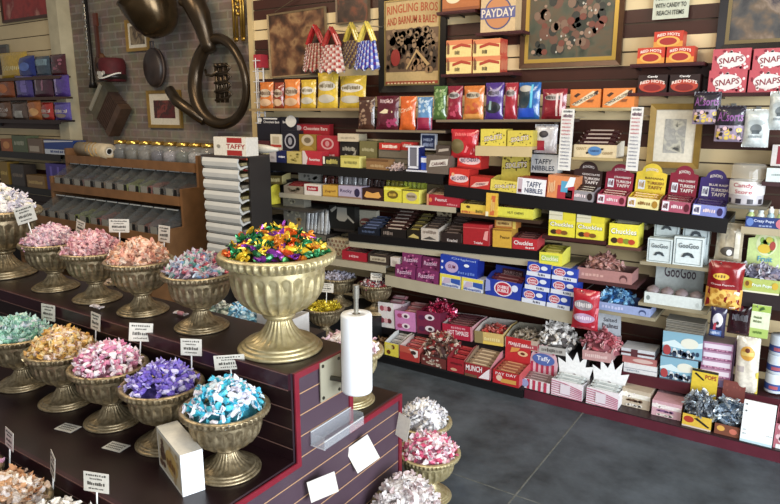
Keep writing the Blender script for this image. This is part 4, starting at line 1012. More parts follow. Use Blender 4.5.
shelf('RD', -.285, .806, .50, .812, 3.60, WALL_Y, .075, '#2a2022', 'dark shelf at the right edge under the fruit cut-out display')
shelf('TB1', -3.82, 1.712, -2.66, 1.716, 3.72, WALL_Y, .018, '#8a7450', 'narrow ledge under the orange and yellow bags', '#8a7450')
shelf('TB2', -2.74, 1.568, -2.03, 1.572, 3.68, WALL_Y, .014, '#4a3a34', 'narrow ledge under the licorice bags left of the purple bag', '#7a6c58')
shelf('TB3', -2.10, 1.640, -1.24, 1.650, 3.68, WALL_Y, .014, '#4a3a34', 'narrow ledge under the gummy bags either side of the purple bag', '#7a6c58')
shelf('TA', -2.12, 1.926, -1.62, 1.926, 3.77, WALL_Y, .012, '#40191c', 'narrow ledge under the four little yellow and red boxes')
shelf('TC', -.94, 1.945, -.57, 1.945, 3.77, WALL_Y, .012, '#40191c', 'narrow ledge under the pyramid of red oval boxes')
shelf('TD', -.94, 1.793, -.572, 1.793, 3.77, WALL_Y, .012, '#40191c', 'narrow ledge under the pair of black topped red boxes')
shelf('TE', -.568, 1.787, .60, 1.787, 3.77, WALL_Y, .012, '#40191c', 'narrow ledge under the dotted pink boxes at right')
shelf('TF', -1.30, 1.714, -.895, 1.714, 3.77, WALL_Y, .012, '#a89468', 'narrow ledge under the two orange stick candy boxes')
shelf('TG', -1.88, 2.164, -1.57, 2.164, 3.77, WALL_Y, .012, '#40191c', 'narrow ledge under the big tan box with a round emblem')
shelf('TH', -2.16, 2.308, -1.89, 2.308, 3.77, WALL_Y, .012, '#40191c', 'narrow ledge under the orange box at the top edge')
shelf('SX', -1.785, 1.487, -1.42, 1.492, 3.62, WALL_Y, .06, '#b09c74', 'cream fronted ledge under the upper two yellow dotted boxes', '#b9a67e')
shelf('SY', -1.215, 1.442, -.90, 1.444, 3.62, WALL_Y, .014, '#8a7450', 'narrow ledge under the cream box of giant bars', '#a8956a')
YF, YT = 3.605, 3.78

# ---- high on the wall
carton((442, 13, 479.5, 11, -8), YT, 'TH', .10, '#b0602c', [('e', .3, .6, .2, .25, '#d8c8a0'), ('s', .45, .55, .95, .9, '#7a2c1c'), ('r', 0, 0, 1, .14, '#8a4420')], 'rust orange box at the top edge right of the circus poster')
carton((480, 34, 515, 32, -3), YT, 'TG', .10, '#c8a878', [('e', .5, .5, .40, .44, '#4a4a78'), ('e', .5, .5, .36, .40, '#c07a48'), ('r', .0, .36, 1, .66, '#5a5a8a'), ('t', 'PAYDAY', .03, .40, .97, .62, '#d8c8b0')], 'big tan box with round orange emblem and blue lettering')
for (x0, y0, x1, y1, yt, z, lab) in ((446, 74.5, 471.5, 74, 58, 'TA', 'lower left'), (472.5, 74, 500, 73, 57.5, 'TA', 'lower right')):
    D = [('r', 0, .72, 1, 1, '#d87a4a'), ('p', [(.25,.62),(.6,.80),(.97,.66),(.97,.5),(.6,.62),(.25,.45)], '#b03a24'), ('s', .35, .12, .55, .4, '#3a2a1c'), ('s', .03, .1, .14, .95, '#6a3a2a')]
    o = carton((x0, y0, x1, y1, yt), YT, z, .11, '#e0c478', D, 'little yellow and red box, %s of the four beside the poster' % lab, side='#c8402c', group='four little yellow and red boxes', sdecor=[('s', .1, .1, .9, .9, '#e0805a')])
    carton((x0, yt-.3, x1, yt-.8, yt-17), YT, o, .11, '#e0c478', D, 'little yellow and red box, upper %s of the four beside the poster' % lab.split()[1], side='#c8402c', group='four little yellow and red boxes', sdecor=[('s', .1, .1, .9, .9, '#e0805a')])
OV = [('r', 0, .0, 1, .35, '#d8862c'), ('e', .5, .36, .40, .34, '#e0a040'), ('e', .5, .36, .30, .24, '#a82420'), ('a', 'RED HOTS', .12, .64, .88, .82, .10, '#f0e0d0')]
g_ = 'red oval candy boxes at upper right'
a1 = carton((636.5, 64, 664, 63.5, 48.5), YT, 'TC', .10, '#c8341f', OV, 'red candy box with oval, lower left of the small pyramid', group=g_)
a2 = carton((665.5, 63.4, 693.5, 62.8, 47.8), YT, 'TC', .10, '#c8341f', OV, 'red candy box with oval, lower right of the small pyramid', group=g_)
carton((653, 48.3, 682.5, 47.6, 33), YT, a1, .10, '#c8341f', OV, 'red candy box with oval, on top of the small pyramid', group=g_)
BO = [('e', .5, .36, .46, .36, '#b83a24'), ('e', .5, .28, .30, .2, '#8a1c1c'), ('a', 'RED HOTS', .08, .44, .92, .62, .12, '#f0d8c8'), ('t', 'Candy', .32, .82, .68, .97, '#f0e8e0')]
carton((637, 93.3, 666.5, 92.8, 76), YT, 'TD', .10, '#2a1412', BO, 'black topped red candy box, left of the pair below the pyramid', group='black topped red boxes')
carton((668.5, 92.8, 699, 92, 75.5), YT, 'TD', .10, '#2a1412', BO, 'black topped red candy box, right of the pair below the pyramid', group='black topped red boxes')
SN = [('n', 0, 0, 1, 1, 26, .05, .09, '#e8d0cc'), ('n', 0, 0, 1, 1, 14, .05, .09, '#8a1c30'), ('e', .5, .48, .38, .34, '#d8d0cc'), ('d', 'SNAPS', .18, .34, .82, .62, .12, '#8a2a34')]
g_ = 'dotted pink and red boxes at upper right'
b1 = carton((707, 93, 745.5, 92, 71), YT, 'TE', .10, '#c04a54', SN, 'dotted pink and red box, lower left of the four at upper right', group=g_)
b2 = carton((747, 92, 787, 91, 70), YT, 'TE', .10, '#c04a54', SN, 'dotted pink and red box, lower right of the four at upper right', group=g_)
carton((711, 71.5, 749.5, 71, 50.5), YT, b1, .10, '#c04a54', SN, 'dotted pink and red box, upper left of the four at upper right', group=g_)
carton((751.5, 70.5, 791, 70, 49.5), YT, b2, .10, '#c04a54', SN, 'dotted pink and red box, upper right of the four at upper right', group=g_)
CK = [('p', [(.05,.15),(.25,.08),(.95,.8),(.75,.92)], '#d8c4a0'), ('p', [(.12,.65),(.2,.55),(.35,.75),(.25,.8)], '#4a2a1c'), ('p', [(.78,.72),(.9,.7),(.92,.95),(.8,.85)], '#3a2218'), ('d', 'CHICK-O-STICK', .10, .40, .88, .56, .60, '#5a4a44'), ('p', [(.55,.3),(.75,.3),(.8,.45),(.62,.42)], '#8a4a24')]
carton((569.5, 108, 600, 107.8, 90), YT, 'TF', .10, '#e07a30', CK, 'orange box with slanting lettering, left of the pair', group='orange stick candy boxes')
carton((602, 108, 634, 107.6, 89), YT, 'TF', .10, '#e07a30', CK, 'orange box with slanting lettering, right of the pair', group='orange stick candy boxes')
# ---- bags on ledges
def sbag(x0, x1, yb, yt, sh, col, lab, dec, t_=.05, Y=None, group=None):
    bag((x0, yb, x1, yb, yt), Y or SHELF[sh]['yf']+.045, sh, t_, col, dec, lab, group=group, lean=R(-4))
OB = [('e', .5, .58, .42, .16, '#b8a48c'), ('s', .1, .5, .9, .66, '#5a3a24'), ('e', .5, .22, .42, .14, '#c8a07a')]
sbag(260, 273.5, 107, 81, 'TB1', '#c86a24', 'orange candy bag, first from the brick wall', OB)
sbag(274.5, 284, 107.5, 82, 'TB1', '#8a3018', 'dark orange candy bag, second from the brick wall', OB)
sbag(284.5, 300, 109, 80.5, 'TB1', '#d8762c', 'bright orange candy bag next to the yellow bags', OB)
YB_ = [('e', .5, .62, .42, .14, '#c8c0b0'), ('s', .15, .56, .85, .7, '#6a5a3a'), ('e', .5, .26, .4, .12, '#b8b0a0')]
sbag(301, 316, 110, 82, 'TB1', '#c8a428', 'yellow candy bag next to the bright orange one', YB_)
sbag(317.5, 338, 110, 75, 'TB1', '#d0ae30', 'tall yellow candy bag in the middle of the ledge', YB_)
sbag(339.5, 366, 108, 76.5, 'TB1', '#c9a72c', 'wide yellow candy bag left of the circus poster', YB_)
LI = lambda c: [('e', .5, .72, .36, .1, c), ('s', .2, .66, .8, .78, '#1c1414')]
sbag(358, 374.5, 130, 98, 'TB2', '#4a2c20', 'brown speckled candy bag under the poster, left end', [('n', 0, .1, 1, .95, 24, .08, .05, '#8a6a50')])
sbag(376, 398.5, 131, 98, 'TB2', '#571624', 'dark cherry licorice bag under the circus poster', [('s', .2, .78, .8, .92, '#b89aa0'), ('p', [(.2,.5),(.45,.62),(.8,.55),(.8,.5),(.4,.48)], '#d8c8a0'), ('n', .4, .05, 1, .4, 12, .09, .06, '#a02c58')])
sbag(399.5, 415.5, 130, 97, 'TB2', '#d05c20', 'orange candy bag between dark cherry and blue bags', [('d', 'Crush', .12, .55, .85, .68, .12, '#e8b894')])
sbag(416.5, 432, 130, 97.5, 'TB2', '#5a86b4', 'blue and red candy bag right of the orange one', [('n', 0, .45, 1, 1, 16, .08, .05, '#a8c0d4'), ('r', 0, 0, 1, .38, '#9a1c40')])
sbag(433, 446.5, 117, 84, 'TB3', '#4a6a30', 'green candy bag just left of the red licorice bags', [('n', 0, .1, 1, .95, 18, .1, .06, '#7a9a58')])
sbag(447, 462, 118, 85, 'TB3', '#8a1c30', 'crimson gummy bag right of the green bag', LI('#a8a09c')+[('n', .1, .05, .9, .45, 8, .1, .06, '#b83a54')])
sbag(463, 483.5, 121, 88, 'TB3', '#c8702c', 'amber gummy bag left of the purple one', LI('#b0a088')+[('n', .1, .05, .9, .55, 14, .1, .07, '#b8461c'), ('r', 0, .0, 1, .16, '#d89040')])
sbag(484.5, 503, 120, 84, 'TB3', '#4a2f80', 'purple gummy bag in the middle of the bag row', LI('#8a80a0')+[('e', .5, .32, .4, .16, '#20242c'), ('r', .3, .25, .42, .5, '#7a9a9a')])
sbag(503.8, 517, 119, 83, 'TB3', '#a02430', 'red gummy bag partly behind the blue one', LI('#9a8a88'))
sbag(517.5, 539.5, 118, 82, 'TB3', '#1c5aa0', 'bright blue gummy bag right of the red one', [('e', .3, .6, .28, .34, '#20323c'), ('e', .36, .84, .3, .09, '#a8a49c'), ('r', .6, .2, .7, .95, '#48b0d0'), ('r', .0, .05, .8, .3, '#1c4ac0')])
sbag(541, 566, 118.5, 89, 'TB3', '#8a1e28', 'dark red bag with white stripes at the end of the bag row', LI('#a09490')+[('r', .62, .1, .70, .85, '#d8b8b4'), ('r', .78, .1, .86, .85, '#d8b0b0')])
# woven purses
def purse(px, pyb, pyt, wpx, hcol, cols, lab, off=.08):
    a = at_y(px, pyb, WALL_Y-off); b = at_y(px, pyt, WALL_Y-off); s = at_y(px+wpx, pyb, WALL_Y-off); w = s.x-a.x; h = b.z-a.z
    t = thing('woven_purse', lab, 'bag', (a.x, WALL_Y-off, a.z))
    mats = [film(c) for c in cols]; q = MB(); nx, nz = 14, 9
    for sgn in (-1, 1):
        for j in range(nz):
            for i in range(nx):
                f = lambda u, v: ((u-.5)*w*(1-.35*v), sgn*.055*(1-abs(2*u-1)**2.5)*(1-.8*v), v*h*.62+.012*math.sin(u*20)*(v < .1))
                e = .012
                P = [f(i/nx, j/nz), f((i+1)/nx, j/nz), f((i+1)/nx, (j+1)/nz), f(i/nx, (j+1)/nz)]
                c = Vector(f((i+.5)/nx, (j+.5)/nz)); c.y += sgn*e
                q.add(P+[tuple(c)], [(0,1,4),(1,2,4),(2,3,4),(3,0,4)], (i+j*2) % len(cols))
    q.build('woven_body', mats, t)
    for dy in (-.012, .012):
        MB().tube([(-w*.28, dy, h*.6), (-w*.12, dy, h*.85), (0, dy, h), (w*.12, dy, h*.85), (w*.28, dy, h*.6)], .014, 8).build('handle', film(hcol), t)
    q = MB(); q.tube([(0, off, h-.006), (0, -.02, h-.016), (0, -.028, h-.006)], .0035, 8); tag(q.build('peg_hook', mat('#b0b0ac', .3, .9), None, False, (a.x, WALL_Y-off, a.z)), 'metal peg holding the '+lab.split(' hanging')[0], 'hook')
purse(316, 71, 26, 27, '#b02424', ['#b89a84', '#8a4a40', '#d0b8a8', '#a03030'], 'woven wrapper purse with red handles hanging over the brown print')
purse(332, 72, 28, 27, '#a02a24', ['#c8b0a4', '#b07a70', '#a83a34', '#d8c8bc'], 'pale red woven wrapper purse hanging in front of the other one', .21)
purse(352, 67, 24, 22, '#c8b040', ['#8a6a4a', '#b8a070', '#5a4a6a'], 'brown woven wrapper purse with yellow handles left of the poster')
purse(367, 69, 23, 26, '#d0b848', ['#2c3a9a', '#7a8ad0', '#5a2c80', '#c8c8d8'], 'blue woven wrapper purse with yellow handles touching the poster', .21)
q = MB()
xr = at_y(258, 68, WALL_Y-.06); xb = at_y(261, 128, WALL_Y-.06)
t = thing('wire_rack', 'slim white wire rack at the left end of the candy wall', 'rack', (xb.x+.02, WALL_Y-.06, xb.z))
for dx in (-.03, .03): MB().tube([(dx, 0, 0), (dx, 0, xr.z-xb.z)], .006, 8).build('upright', mat('#cfcac8', .4, .2), t)
q = MB()
for k in range(7): q.tube([(-.03, 0, .04+.08*k), (-.03, -.05, .04+.08*k), (.03, -.05, .04+.08*k), (.03, 0, .04+.08*k)], .004, 6)
q.tube([(0, -.05, .04), (0, -.05, .54)], .004, 6); q.build('wire_loops', mat('#c8c4c2', .4, .2), t)
MB().box(-.04, .04, -.03, .055, xr.z-xb.z, xr.z-xb.z+.10).build('header_card', paper('#a82430'), t)

# ---- black shelf, left bay (back row, then front row)
def L1b(x0, x1, yt, col, lab, dec, d=.07, Y=3.79, **k): 
    yb = 157.0+.06*((x0+x1)/2-240); return carton((x0, yb, x1, yb, yt), Y, 'L1', d, col, dec, lab, **k)
L1b(258, 281, 117.5, '#181420', 'tall black display with crest banner at the left of the black shelf', [('e', .14, .93, .09, .055, '#c8c4bc'), ('t', 'Chocolate Bars', .3, .86, .98, .92, '#c8c4c4'), ('r', .3, .95, .9, .985, '#d8d4d0')])
t = L1b(281.5, 293.5, 117, '#161420', 'black display topped by a white cow head cut-out', [('t', 'bars', .2, .86, .8, .92, '#c8c4c4')])
q = MB(); q.prism([(.18*math.cos(a)*.22*(1+.35*abs(math.cos(a))), .045*math.sin(a)+.0) for a in [2*PI*i/24 for i in range(24)]], -.004, 0); o = q.build('cow_head', paper('#c8c4bc'), t); o.location = (.05, -.002, INFO[t.name][1]-INFO[t.name][0]-.03)
L1b(294.5, 330, 124.5, '#a01a24', 'red display with crest banner beside the cow head', [('e', .13, .88, .09, .07, '#d0b8b4'), ('t', 'Chocolate Bars', .28, .83, .95, .92, '#d8b8b4'), ('r', 0, .98, 1, 1, '#2a1a1c')], .05, 3.84)
L1b(247, 270, 139.5, '#4a161a', 'dark maroon box low at the left of the black shelf', [('s', .12, .38, .9, .55, '#c8b0ac')], .07, 3.70)
L1b(271, 282, 133, '#c8bca4', 'cream pack with red band and candle top on the black shelf', [('r', 0, .52, 1, .62, '#a82c24'), ('r', .2, .66, .8, .92, '#a89a80')], .05, 3.70)
L1b(282.5, 299, 129, '#141220', 'black box with round pale emblem on the black shelf', [('e', .5, .66, .34, .24, '#9a98a0'), ('e', .5, .66, .26, .18, '#141220'), ('e', .5, .66, .12, .12, '#8a8890'), ('s', .15, .2, .9, .3, '#b8b4b4')], .06, 3.71)
L1b(299.5, 316.5, 133, '#8a6c24', 'mustard gold box with tan emblem between the black and red boxes', [('e', .5, .80, .36, .2, '#b0a084'), ('e', .5, .80, .2, .1, '#6a5a44'), ('e', .5, .3, .5, .3, '#a07c2a')], .06, 3.71)
L1b(317, 338.5, 134, '#a31c28', 'red box with round pale emblem on the black shelf', [('e', .5, .72, .3, .2, '#c08a88'), ('e', .5, .72, .22, .14, '#a31c28'), ('e', .5, .72, .1, .1, '#b87a7a'), ('s', .2, .28, .85, .36, '#d0a8a4')], .06, 3.71)
o = L1b(340, 358.5, 139.5, '#1a1614', 'black chocolate box under the open cream tray', [('p', [(.1,.2),(.3,.5),(.6,.35),(.9,.7),(.8,.2)], '#8a8478'), ('s', .15, .6, .85, .8, '#a09a8c')], .09, 3.71)
L1b(359.5, 377, 139, '#6a6238', 'olive box right of the black chocolate box', [('s', .15, .6, .85, .75, '#a8a078'), ('r', 0, 0, 1, .35, '#8a8030')], .09, 3.71)
o2, g = tray((339, 139.3, 357.5, 139.5, 131.5), 3.70, o, .16, '#b8a688', [('s', .15, .3, .85, .6, '#8a7c66')], 'open cream tray tilted on top of the black chocolate box', '#6a5a44', yaw=R(14), side='#c8b898', hb=.05)
o3 = L1b(378.5, 413, 147.5, '#6a6050', 'greyish stacked box under the red topped packs', [('r', 0, .25, 1, .3, '#3a342c'), ('r', 0, .55, 1, .6, '#3a342c')], .09, 3.70)
carton((379, 147, 400, 146.5, 140.5), 3.69, o3, .08, '#c02a20', [('s', .15, .25, .9, .8, '#e8d8c8')], 'red pack with white lettering lying left of the navy stand')
carton((401, 146.5, 413, 146.5, 138.5), 3.705, o3, .08, '#b82a24', [('s', .15, .35, .85, .85, '#d8c0b4')], 'second red pack leaning beside the lettered one')
def L1f(x0, x1, yt, col, lab, dec, d=.08, **k):
    yb = 159.5+.067*((x0+x1)/2-240); return carton((x0, yb, x1, yb, yt), YF, 'L1', d, col, dec, lab, **k)
L1f(234, 245.5, 147, '#7a1a1c', 'dark red box at the left end of the black shelf', [('s', .1, .5, .9, .7, '#b87a70')])
L1f(246, 258.5, 151.5, '#c8a43c', 'yellow and pink box near the left end of the black shelf', [('r', 0, 0, .12, 1, '#d86a58'), ('r', .88, 0, 1, 1, '#d86a58'), ('s', .2, .3, .8, .7, '#6a6a24')])
L1f(259.5, 268.5, 151.5, '#d8cf98', 'pale yellow box right of the yellow and pink one', [('r', 0, 0, .15, 1, '#d8a08a'), ('s', .25, .3, .85, .7, '#8a8a30')])
L1f(269.5, 276, 151.5, '#b0a8a8', 'narrow greyish box on the black shelf', [('s', .2, .3, .8, .6, '#8a8080')])
L1f(276.8, 286, 150.5, '#1c2250', 'navy box with white lettering on the black shelf', [('s', .2, .4, .9, .6, '#e0e0e8')])
L1f(287, 301.5, 151.5, '#b8a458', 'dull yellow box in the front row of the black shelf', [('n', .1, .1, .9, .9, 8, .1, .1, '#8a7a34')])
L1f(302.5, 322, 151, '#b82430', 'red box with white corner in the front row of the black shelf', [('p', [(0,0),(.2,0),(.28,.5),(.12,1),(0,1)], '#c8b8b4'), ('t', 'Favorites', .35, .3, .9, .5, '#e8dcd8')])
L1f(323, 339.5, 156.5, '#2a2618', 'black and gold box right of the red white cornered one', [('s', .2, .2, .9, .8, '#c8b858'), ('p', [(0,.2),(.12,.2),(.12,1.0),(0,1)], '#d8d4c8')])
L1f(340.5, 359.5, 155.8, '#c8bc58', 'pale yellow box in front of the olive box', [('s', .2, .3, .9, .6, '#7a7434'), ('r', 0, .85, 1, 1, '#a89c3c')], side='#e0d470')
L1f(366, 388.5, 158.5, '#8a6238', 'light brown box under the red packs', [('s', .2, .2, .8, .5, '#b89868'), ('r', 0, .8, 1, 1, '#6a4424')])
candy_heap(tuple(at_y(397, 167.5, 3.66)[:2])+(1.307,), .055, .03, [('#b8a4a0', '#c8b8b4'), ('#a89490', '#c4b0ac')], 'small pile of pinkish white lumps on the black shelf', n=26, s=.9, core='#8f7c78')
# navy stand
p = at_y(406.5, 168, YF); p2 = at_y(427, 169.5, YF); w = p2.x-p.x
t = thing('charger_stand', 'navy and white charger stand on the black shelf', 'stand', ((p.x+p2.x)/2, YF, 1.3085))
MB().box(-w*.48, w*.12, .01, .07, .012, .158).build('body', mat('#141c54', .35), t)
q = MB(); q.box(-w*.38, w*.02, .004, .01, .03, .150).build('grey_window', mat('#6a6870', .3), t)
q = MB(); q.box(-w*.42, -w*.36, 0, .006, .03, .155).box(w*.0, w*.06, 0, .006, .03, .155).box(-w*.42, w*.06, 0, .006, .02, .034).box(-w*.55, w*.1, .0, .06, .155, .165).build('white_surround', mat('#d0d0d8', .35), t)
MB().box(-w*.5, w*.5, -.005, .08, 0, .010).build('base_plate', mat('#c8c8d0', .35), t)
MB().box(w*.14, w*.48, .02, .07, .012, .10).build('side_pack', mat('#2c4ab0', .35), t)
MB().box(w*.14, w*.48, .018, .02, .06, .09).build('white_label', paper('#d8dce8'), t)
carton((420.5, 149.5, 436, 150.5, 133.5), 3.74, None, .02, '#c0c4d0', [('r', .08, .08, .92, .92, '#1c2850'), ('t', 'HELP', .2, .55, .8, .72, '#a8b4d0'), ('s', .15, .2, .85, .45, '#8a98c0')], 'little navy card with pale border behind the charger stand', 'sign', name='sign_card')
br1 = carton((426, 171, 448.5, 173, 153), YF, 'L1', .12, '#66584c', [('p', [(.12,.35),(.95,.5),(.98,.85),(.2,.72)], '#c8beb4'), ('d', 'CARAMEL', .24, .48, .9, .66, .12, '#5a2020')], 'grey brown box with slanting pale label under its twin')
carton((436, 153, 450, 154, 143.5), 3.66, br1, .10, '#4a3c34', [('p', [(.15,.3),(.9,.5),(.9,.75),(.2,.6)], '#a89a8c')], 'smaller grey brown box stacked on the slanting label box')

# ---- red bag and red boxes, yellow dotted boxes
bag((451, 150, 479, 150, 122), 3.67, 1.405, .06, '#c02028', [('e', .28, .42, .26, .26, '#6a5c34'), ('p', [(.55,.2),(.62,.2),(.85,.8),(.75,.85)], '#e06a70'), ('p', [(.75,.15),(.82,.15),(.98,.7),(.92,.75)], '#e07a80'), ('s', .2, .78, .9, .92, '#e04a50')], 'bright red candy bag standing above the red boxes')
RB = [('e', .52, .46, .46, .24, '#d8b8b8'), ('d', 'BIG CHERRY', .14, .36, .92, .58, .14, '#2c2450'), ('r', 0, .0, 1, .1, '#a01c18'), ('e', .2, .66, .08, .1, '#e0a070')]
r1 = carton((448.5, 183.5, 468.5, 186, 166.5), YF, 'R1', .13, '#d02c20', RB, 'red box with white oval label, left end of the right bay shelf', side='#b82420')
carton((469.5, 187, 489.5, 189, 175.5), YF, 'R1', .13, '#c02820', [('p', [(.05,.1),(.3,.5),(.95,.7),(.9,.4),(.3,.1)], '#d8a898'), ('d', 'CHERRY', .3, .3, .8, .5, .1, '#5a2040')], 'low red box right of the white oval label box', side='#a82420')
carton((457, 167, 480.5, 168, 149.5), 3.67, r1, .12, '#cf2c22', RB, 'red box with white oval label, stacked at the back', side='#b02420')
SX_ = [('n', 0, 0, 1, 1, 22, .028, .05, '#6a5a1c'), ('d', 'SIXLETS', .14, .32, .86, .66, .2, '#3a2420'), ('d', 'SIXLETS', .155, .35, .845, .63, .2, '#d8c8b8')]
g_ = 'yellow dotted candy boxes'
carton((480.3, 146.5, 505.8, 147, 130), 3.63, 'SX', .10, '#d0bc3c', SX_, 'yellow dotted candy box, left of the upper pair', group=g_)
carton((507, 147, 532.5, 147, 131.5), 3.63, 'SX', .10, '#c8b43a', SX_, 'yellow dotted candy box, right of the upper pair', group=g_)
tt, g = tray((490, 188, 520, 191, 177), YF, 'R1', .15, '#d0bc44', SX_, 'open yellow dotted tray with raised lid behind it', '#b8a840', header=dict(h=.205, w=.98, y=.98, col='#c8b640', decor=[('n', 0, .55, 1, 1, 18, .03, .04, '#6a5a1c'), ('d', 'SIXLETS', .12, .63, .88, .84, .1, '#3a2420'), ('d', 'SIXLETS', .135, .655, .865, .815, .1, '#d8c8b8')]), side='#d8c858')
# ---- taffy nibbles
TN = [('t', 'TAFFY', .32, .48, .84, .82, '#1c2c54'), ('t', 'NIBBLES', .28, .12, .90, .42, '#24345c'), ('r', .04, .05, .18, .95, '#b8a0a8'), ('r', .05, .12, .17, .3, '#5a1c2c')]
tn = carton((516, 199.5, 545, 201.5, 183.5), 3.603, 'R1', .15, '#dcdce0', TN, 'white taffy box at the front of the right bay shelf', side='#c83a30', top='#a83430')
carton((546, 201, 573.5, 203.5, 179), YF, 'R1', .13, '#d88048', [('r', .38, 0, 1, .6, '#b02a38'), ('r', .5, .3, .75, .8, '#4a9ac0'), ('p', [(.65,.5),(.95,.6),(1,1),(.8,1)], '#d8e0e8'), ('s', .05, .2, .3, .8, '#e0b080')], 'orange, red and blue candy box left of the brown taffy box')
carton((530.5, 172.5, 557, 173.5, 154.5), 3.73, None, .10, '#b8bcbc', [('t', 'TAFFY', .14, .48, .8, .76, '#2a3444'), ('t', 'NIBBLES', .05, .12, .9, .40, '#3a4454')], 'greyish white taffy box standing at the back')
bag((534, 153, 557, 153.5, 125), 3.72, None, .05, '#c8c4c8', [('r', .0, .1, .5, .45, '#a82038'), ('e', .45, .68, .2, .12, '#2a2430'), ('p', [(.5,.2),(.9,.1),(.98,.8),(.7,.9)], '#dcd4d8')], 'white and red candy bag hanging above the greyish taffy box')
p = at_y(546, 126, 3.72); peg(p.x, 3.72, p.z, 'metal peg holding the white and red candy bag')
# ---- price strips
def strip(x0t, x0b, w_, yt, yb, lab):
    a = at_y(x0b, yb, 3.60); c = at_y(x0b+w_, yb, 3.60); b = at_y(x0t, yt, 3.60)
    t = thing('price_strip', lab, 'sign', ((a.x+c.x)/2, 3.60, a.z), None, (0, R(1.0), 0)); w = c.x-a.x; h = b.z-a.z
    MB().box(-w/2, w/2, 0, .004, 0, h).build('card', paper('#d4d0ca'), t)
    MB().box(-w*.2, w*.2, .004, .30, h*.86, h*.862).build('holder_arm', mat('#c8c8c8', .3, .6), t)
    decorate(t, w, h, [('s', .15, .94, .85, .98, '#3a3a44'), ('s', .12, .86, .9, .92, '#6a4a5a')]+[('s', .15, .06+.058*k, .85, .085+.058*k, '#b04a58' if k > 8 else '#7a7a8a') for k in range(14)], FLAT)
strip(561.5, 557.5, 12.5, 109, 170, 'tall white price strip left of the giant bar box')
strip(630, 625.5, 12, 107, 170.5, 'tall white price strip left of the little gold frame')
# ---- giant bars
tt, g = tray((573, 158.5, 616.5, 158.5, 146), 3.63, 'SY', .16, '#cdb88e', [('t', 'GIANT', .06, .58, .30, .80, '#8a6a3a'), ('t', 'GIANT', .68, .25, .92, .47, '#8a6a3a'), ('p', [(.30,.25),(.44,.4),(.44,.55),(.30,.42)], '#2a2420'), ('p', [(.58,.55),(.7,.62),(.7,.75),(.58,.7)], '#2a2420'), ('e', .5, .52, .16, .36, '#4a7ab0'), ('t', 'TABOO', .39, .44, .61, .60, '#1c2c5a')], 'cream box of giant chocolate bars with a blue oval', '#8a7a5c', side='#ded4c0')
fill_bars(g, 4, ('#3a1a1a', '#b8a8a0'), 'giant maroon wrapped bar piled in the cream box', 'giant bars', z1=.13, hh=.03)

# ---- round topped taffy boxes
def round_top(x0, x1, yb, yt, hx0, hx1, hyt, col, dark, tcol, lab, flav, bars):
    a = at_y(hx0, yb, 3.72); b = at_y(hx1, yb, 3.72); c = at_y(hx0, hyt, 3.72)
    xc, zz, w, h, rot = place((x0, yb, x1, yb+.5, yt), YF, 'R1')
    hh = c.z-zz
    tt, g = tray((x0, yb, x1, yb+.5, yt), YF, 'R1', .13, tcol, [('r', .02, .08, .26, .92, '#d8d4dc'), ('s', .05, .2, .22, .75, dark), ('s', .34, .35, .75, .7, '#e0c8cc' if col != '#d8b828' else '#8a5a1c'), ('e', .88, .5, .09, .36, dark)], lab, col, side=tcol, hb=h*1.3,
        header=dict(h=hh, shape='disc', w=1.0, col=col, decor=[('a', 'BONOMO', .30, .80, .70, .87, .03, '#d8ccc4'), ('t', flav, .3, .63, .92, .68, '#e0d4cc' if col != '#d8b828' else '#5a3a1c'), ('t', 'TURKISH', .38, .51, .92, .58, '#e0d4cc' if col != '#d8b828' else '#7a3a1c'), ('t', 'TAFFY', .42, .40, .90, .48, '#e0d4cc' if col != '#d8b828' else '#7a3a1c'), ('r', .10, .38, .32, .60, '#d0d4dc'), ('s', .13, .41, .29, .57, dark)]))
    fill_bars(g, 4, (dark, col), 'flat taffy bar lying in the '+bars, 'bars in the '+bars, z1=h*1.25, hh=.012)
round_top(564, 593, 201.5, 191.5, 577, 606, 161, '#3a2420', '#2a1a18', '#8a8488', 'brown round topped taffy box at the centre of the black shelf', 'CHOCOLATE', 'brown taffy box')
round_top(596.5, 625, 203.5, 194, 607, 636, 163.5, '#8f1c34', '#6a1424', '#c8647a', 'crimson round topped taffy box right of the brown one', 'STRAWBERRY', 'left crimson taffy box')
round_top(627, 658.5, 205, 195, 636, 666, 163, '#d8b828', '#a8781c', '#dccf8a', 'yellow round topped taffy box in front of the gold frame', 'BANANA', 'yellow taffy box')
round_top(661, 690, 208, 197, 667, 696, 165, '#86182e', '#5a1020', '#a84a60', 'second crimson round topped taffy box beside the purple one', 'WILD CHERRY', 'right crimson taffy box')
round_top(692, 724, 209.5, 198.5, 697, 727, 169, '#38246e', '#2c1c54', '#7a84c8', 'purple round topped taffy box at the end of the black shelf', 'BLUE RASP', 'purple taffy box')
# ---- hanging bags by the gold frame
AL = [('r', 0, .48, 1, 1, '#1c1824'), ('t', 'Allsorts', .06, .58, .94, .84, '#8a4a90'), ('r', 0, .0, 1, .46, '#9a88a0'), ('n', .02, .02, .98, .46, 9, .10, .07, '#d8b848'), ('n', .02, .02, .98, .46, 8, .08, .06, '#241a20'), ('n', .02, .02, .98, .46, 7, .08, .06, '#d8b0b4')]
for args in (((691.5, 124, 719, 124.5, 92.5), 3.70, 'black and purple licorice mix bag, upper of the two'), ((713.5, 141.5, 743, 142, 106.5), 3.68, 'black and purple licorice mix bag, lower of the two')):
    bag(args[0], args[1], None, .05, '#2a2030', AL, args[2]); p = at_y((args[0][0]+args[0][2])/2, args[0][4]+.6, args[1]); peg(p.x, args[1], p.z, 'metal peg holding the '+args[2])
WB = [('e', .5, .66, .34, .08, '#a8b0b0'), ('e', .5, .50, .22, .12, '#6a7478'), ('r', .36, .36, .64, .46, '#4a5458'), ('s', .25, .25, .75, .33, '#8a9498')]
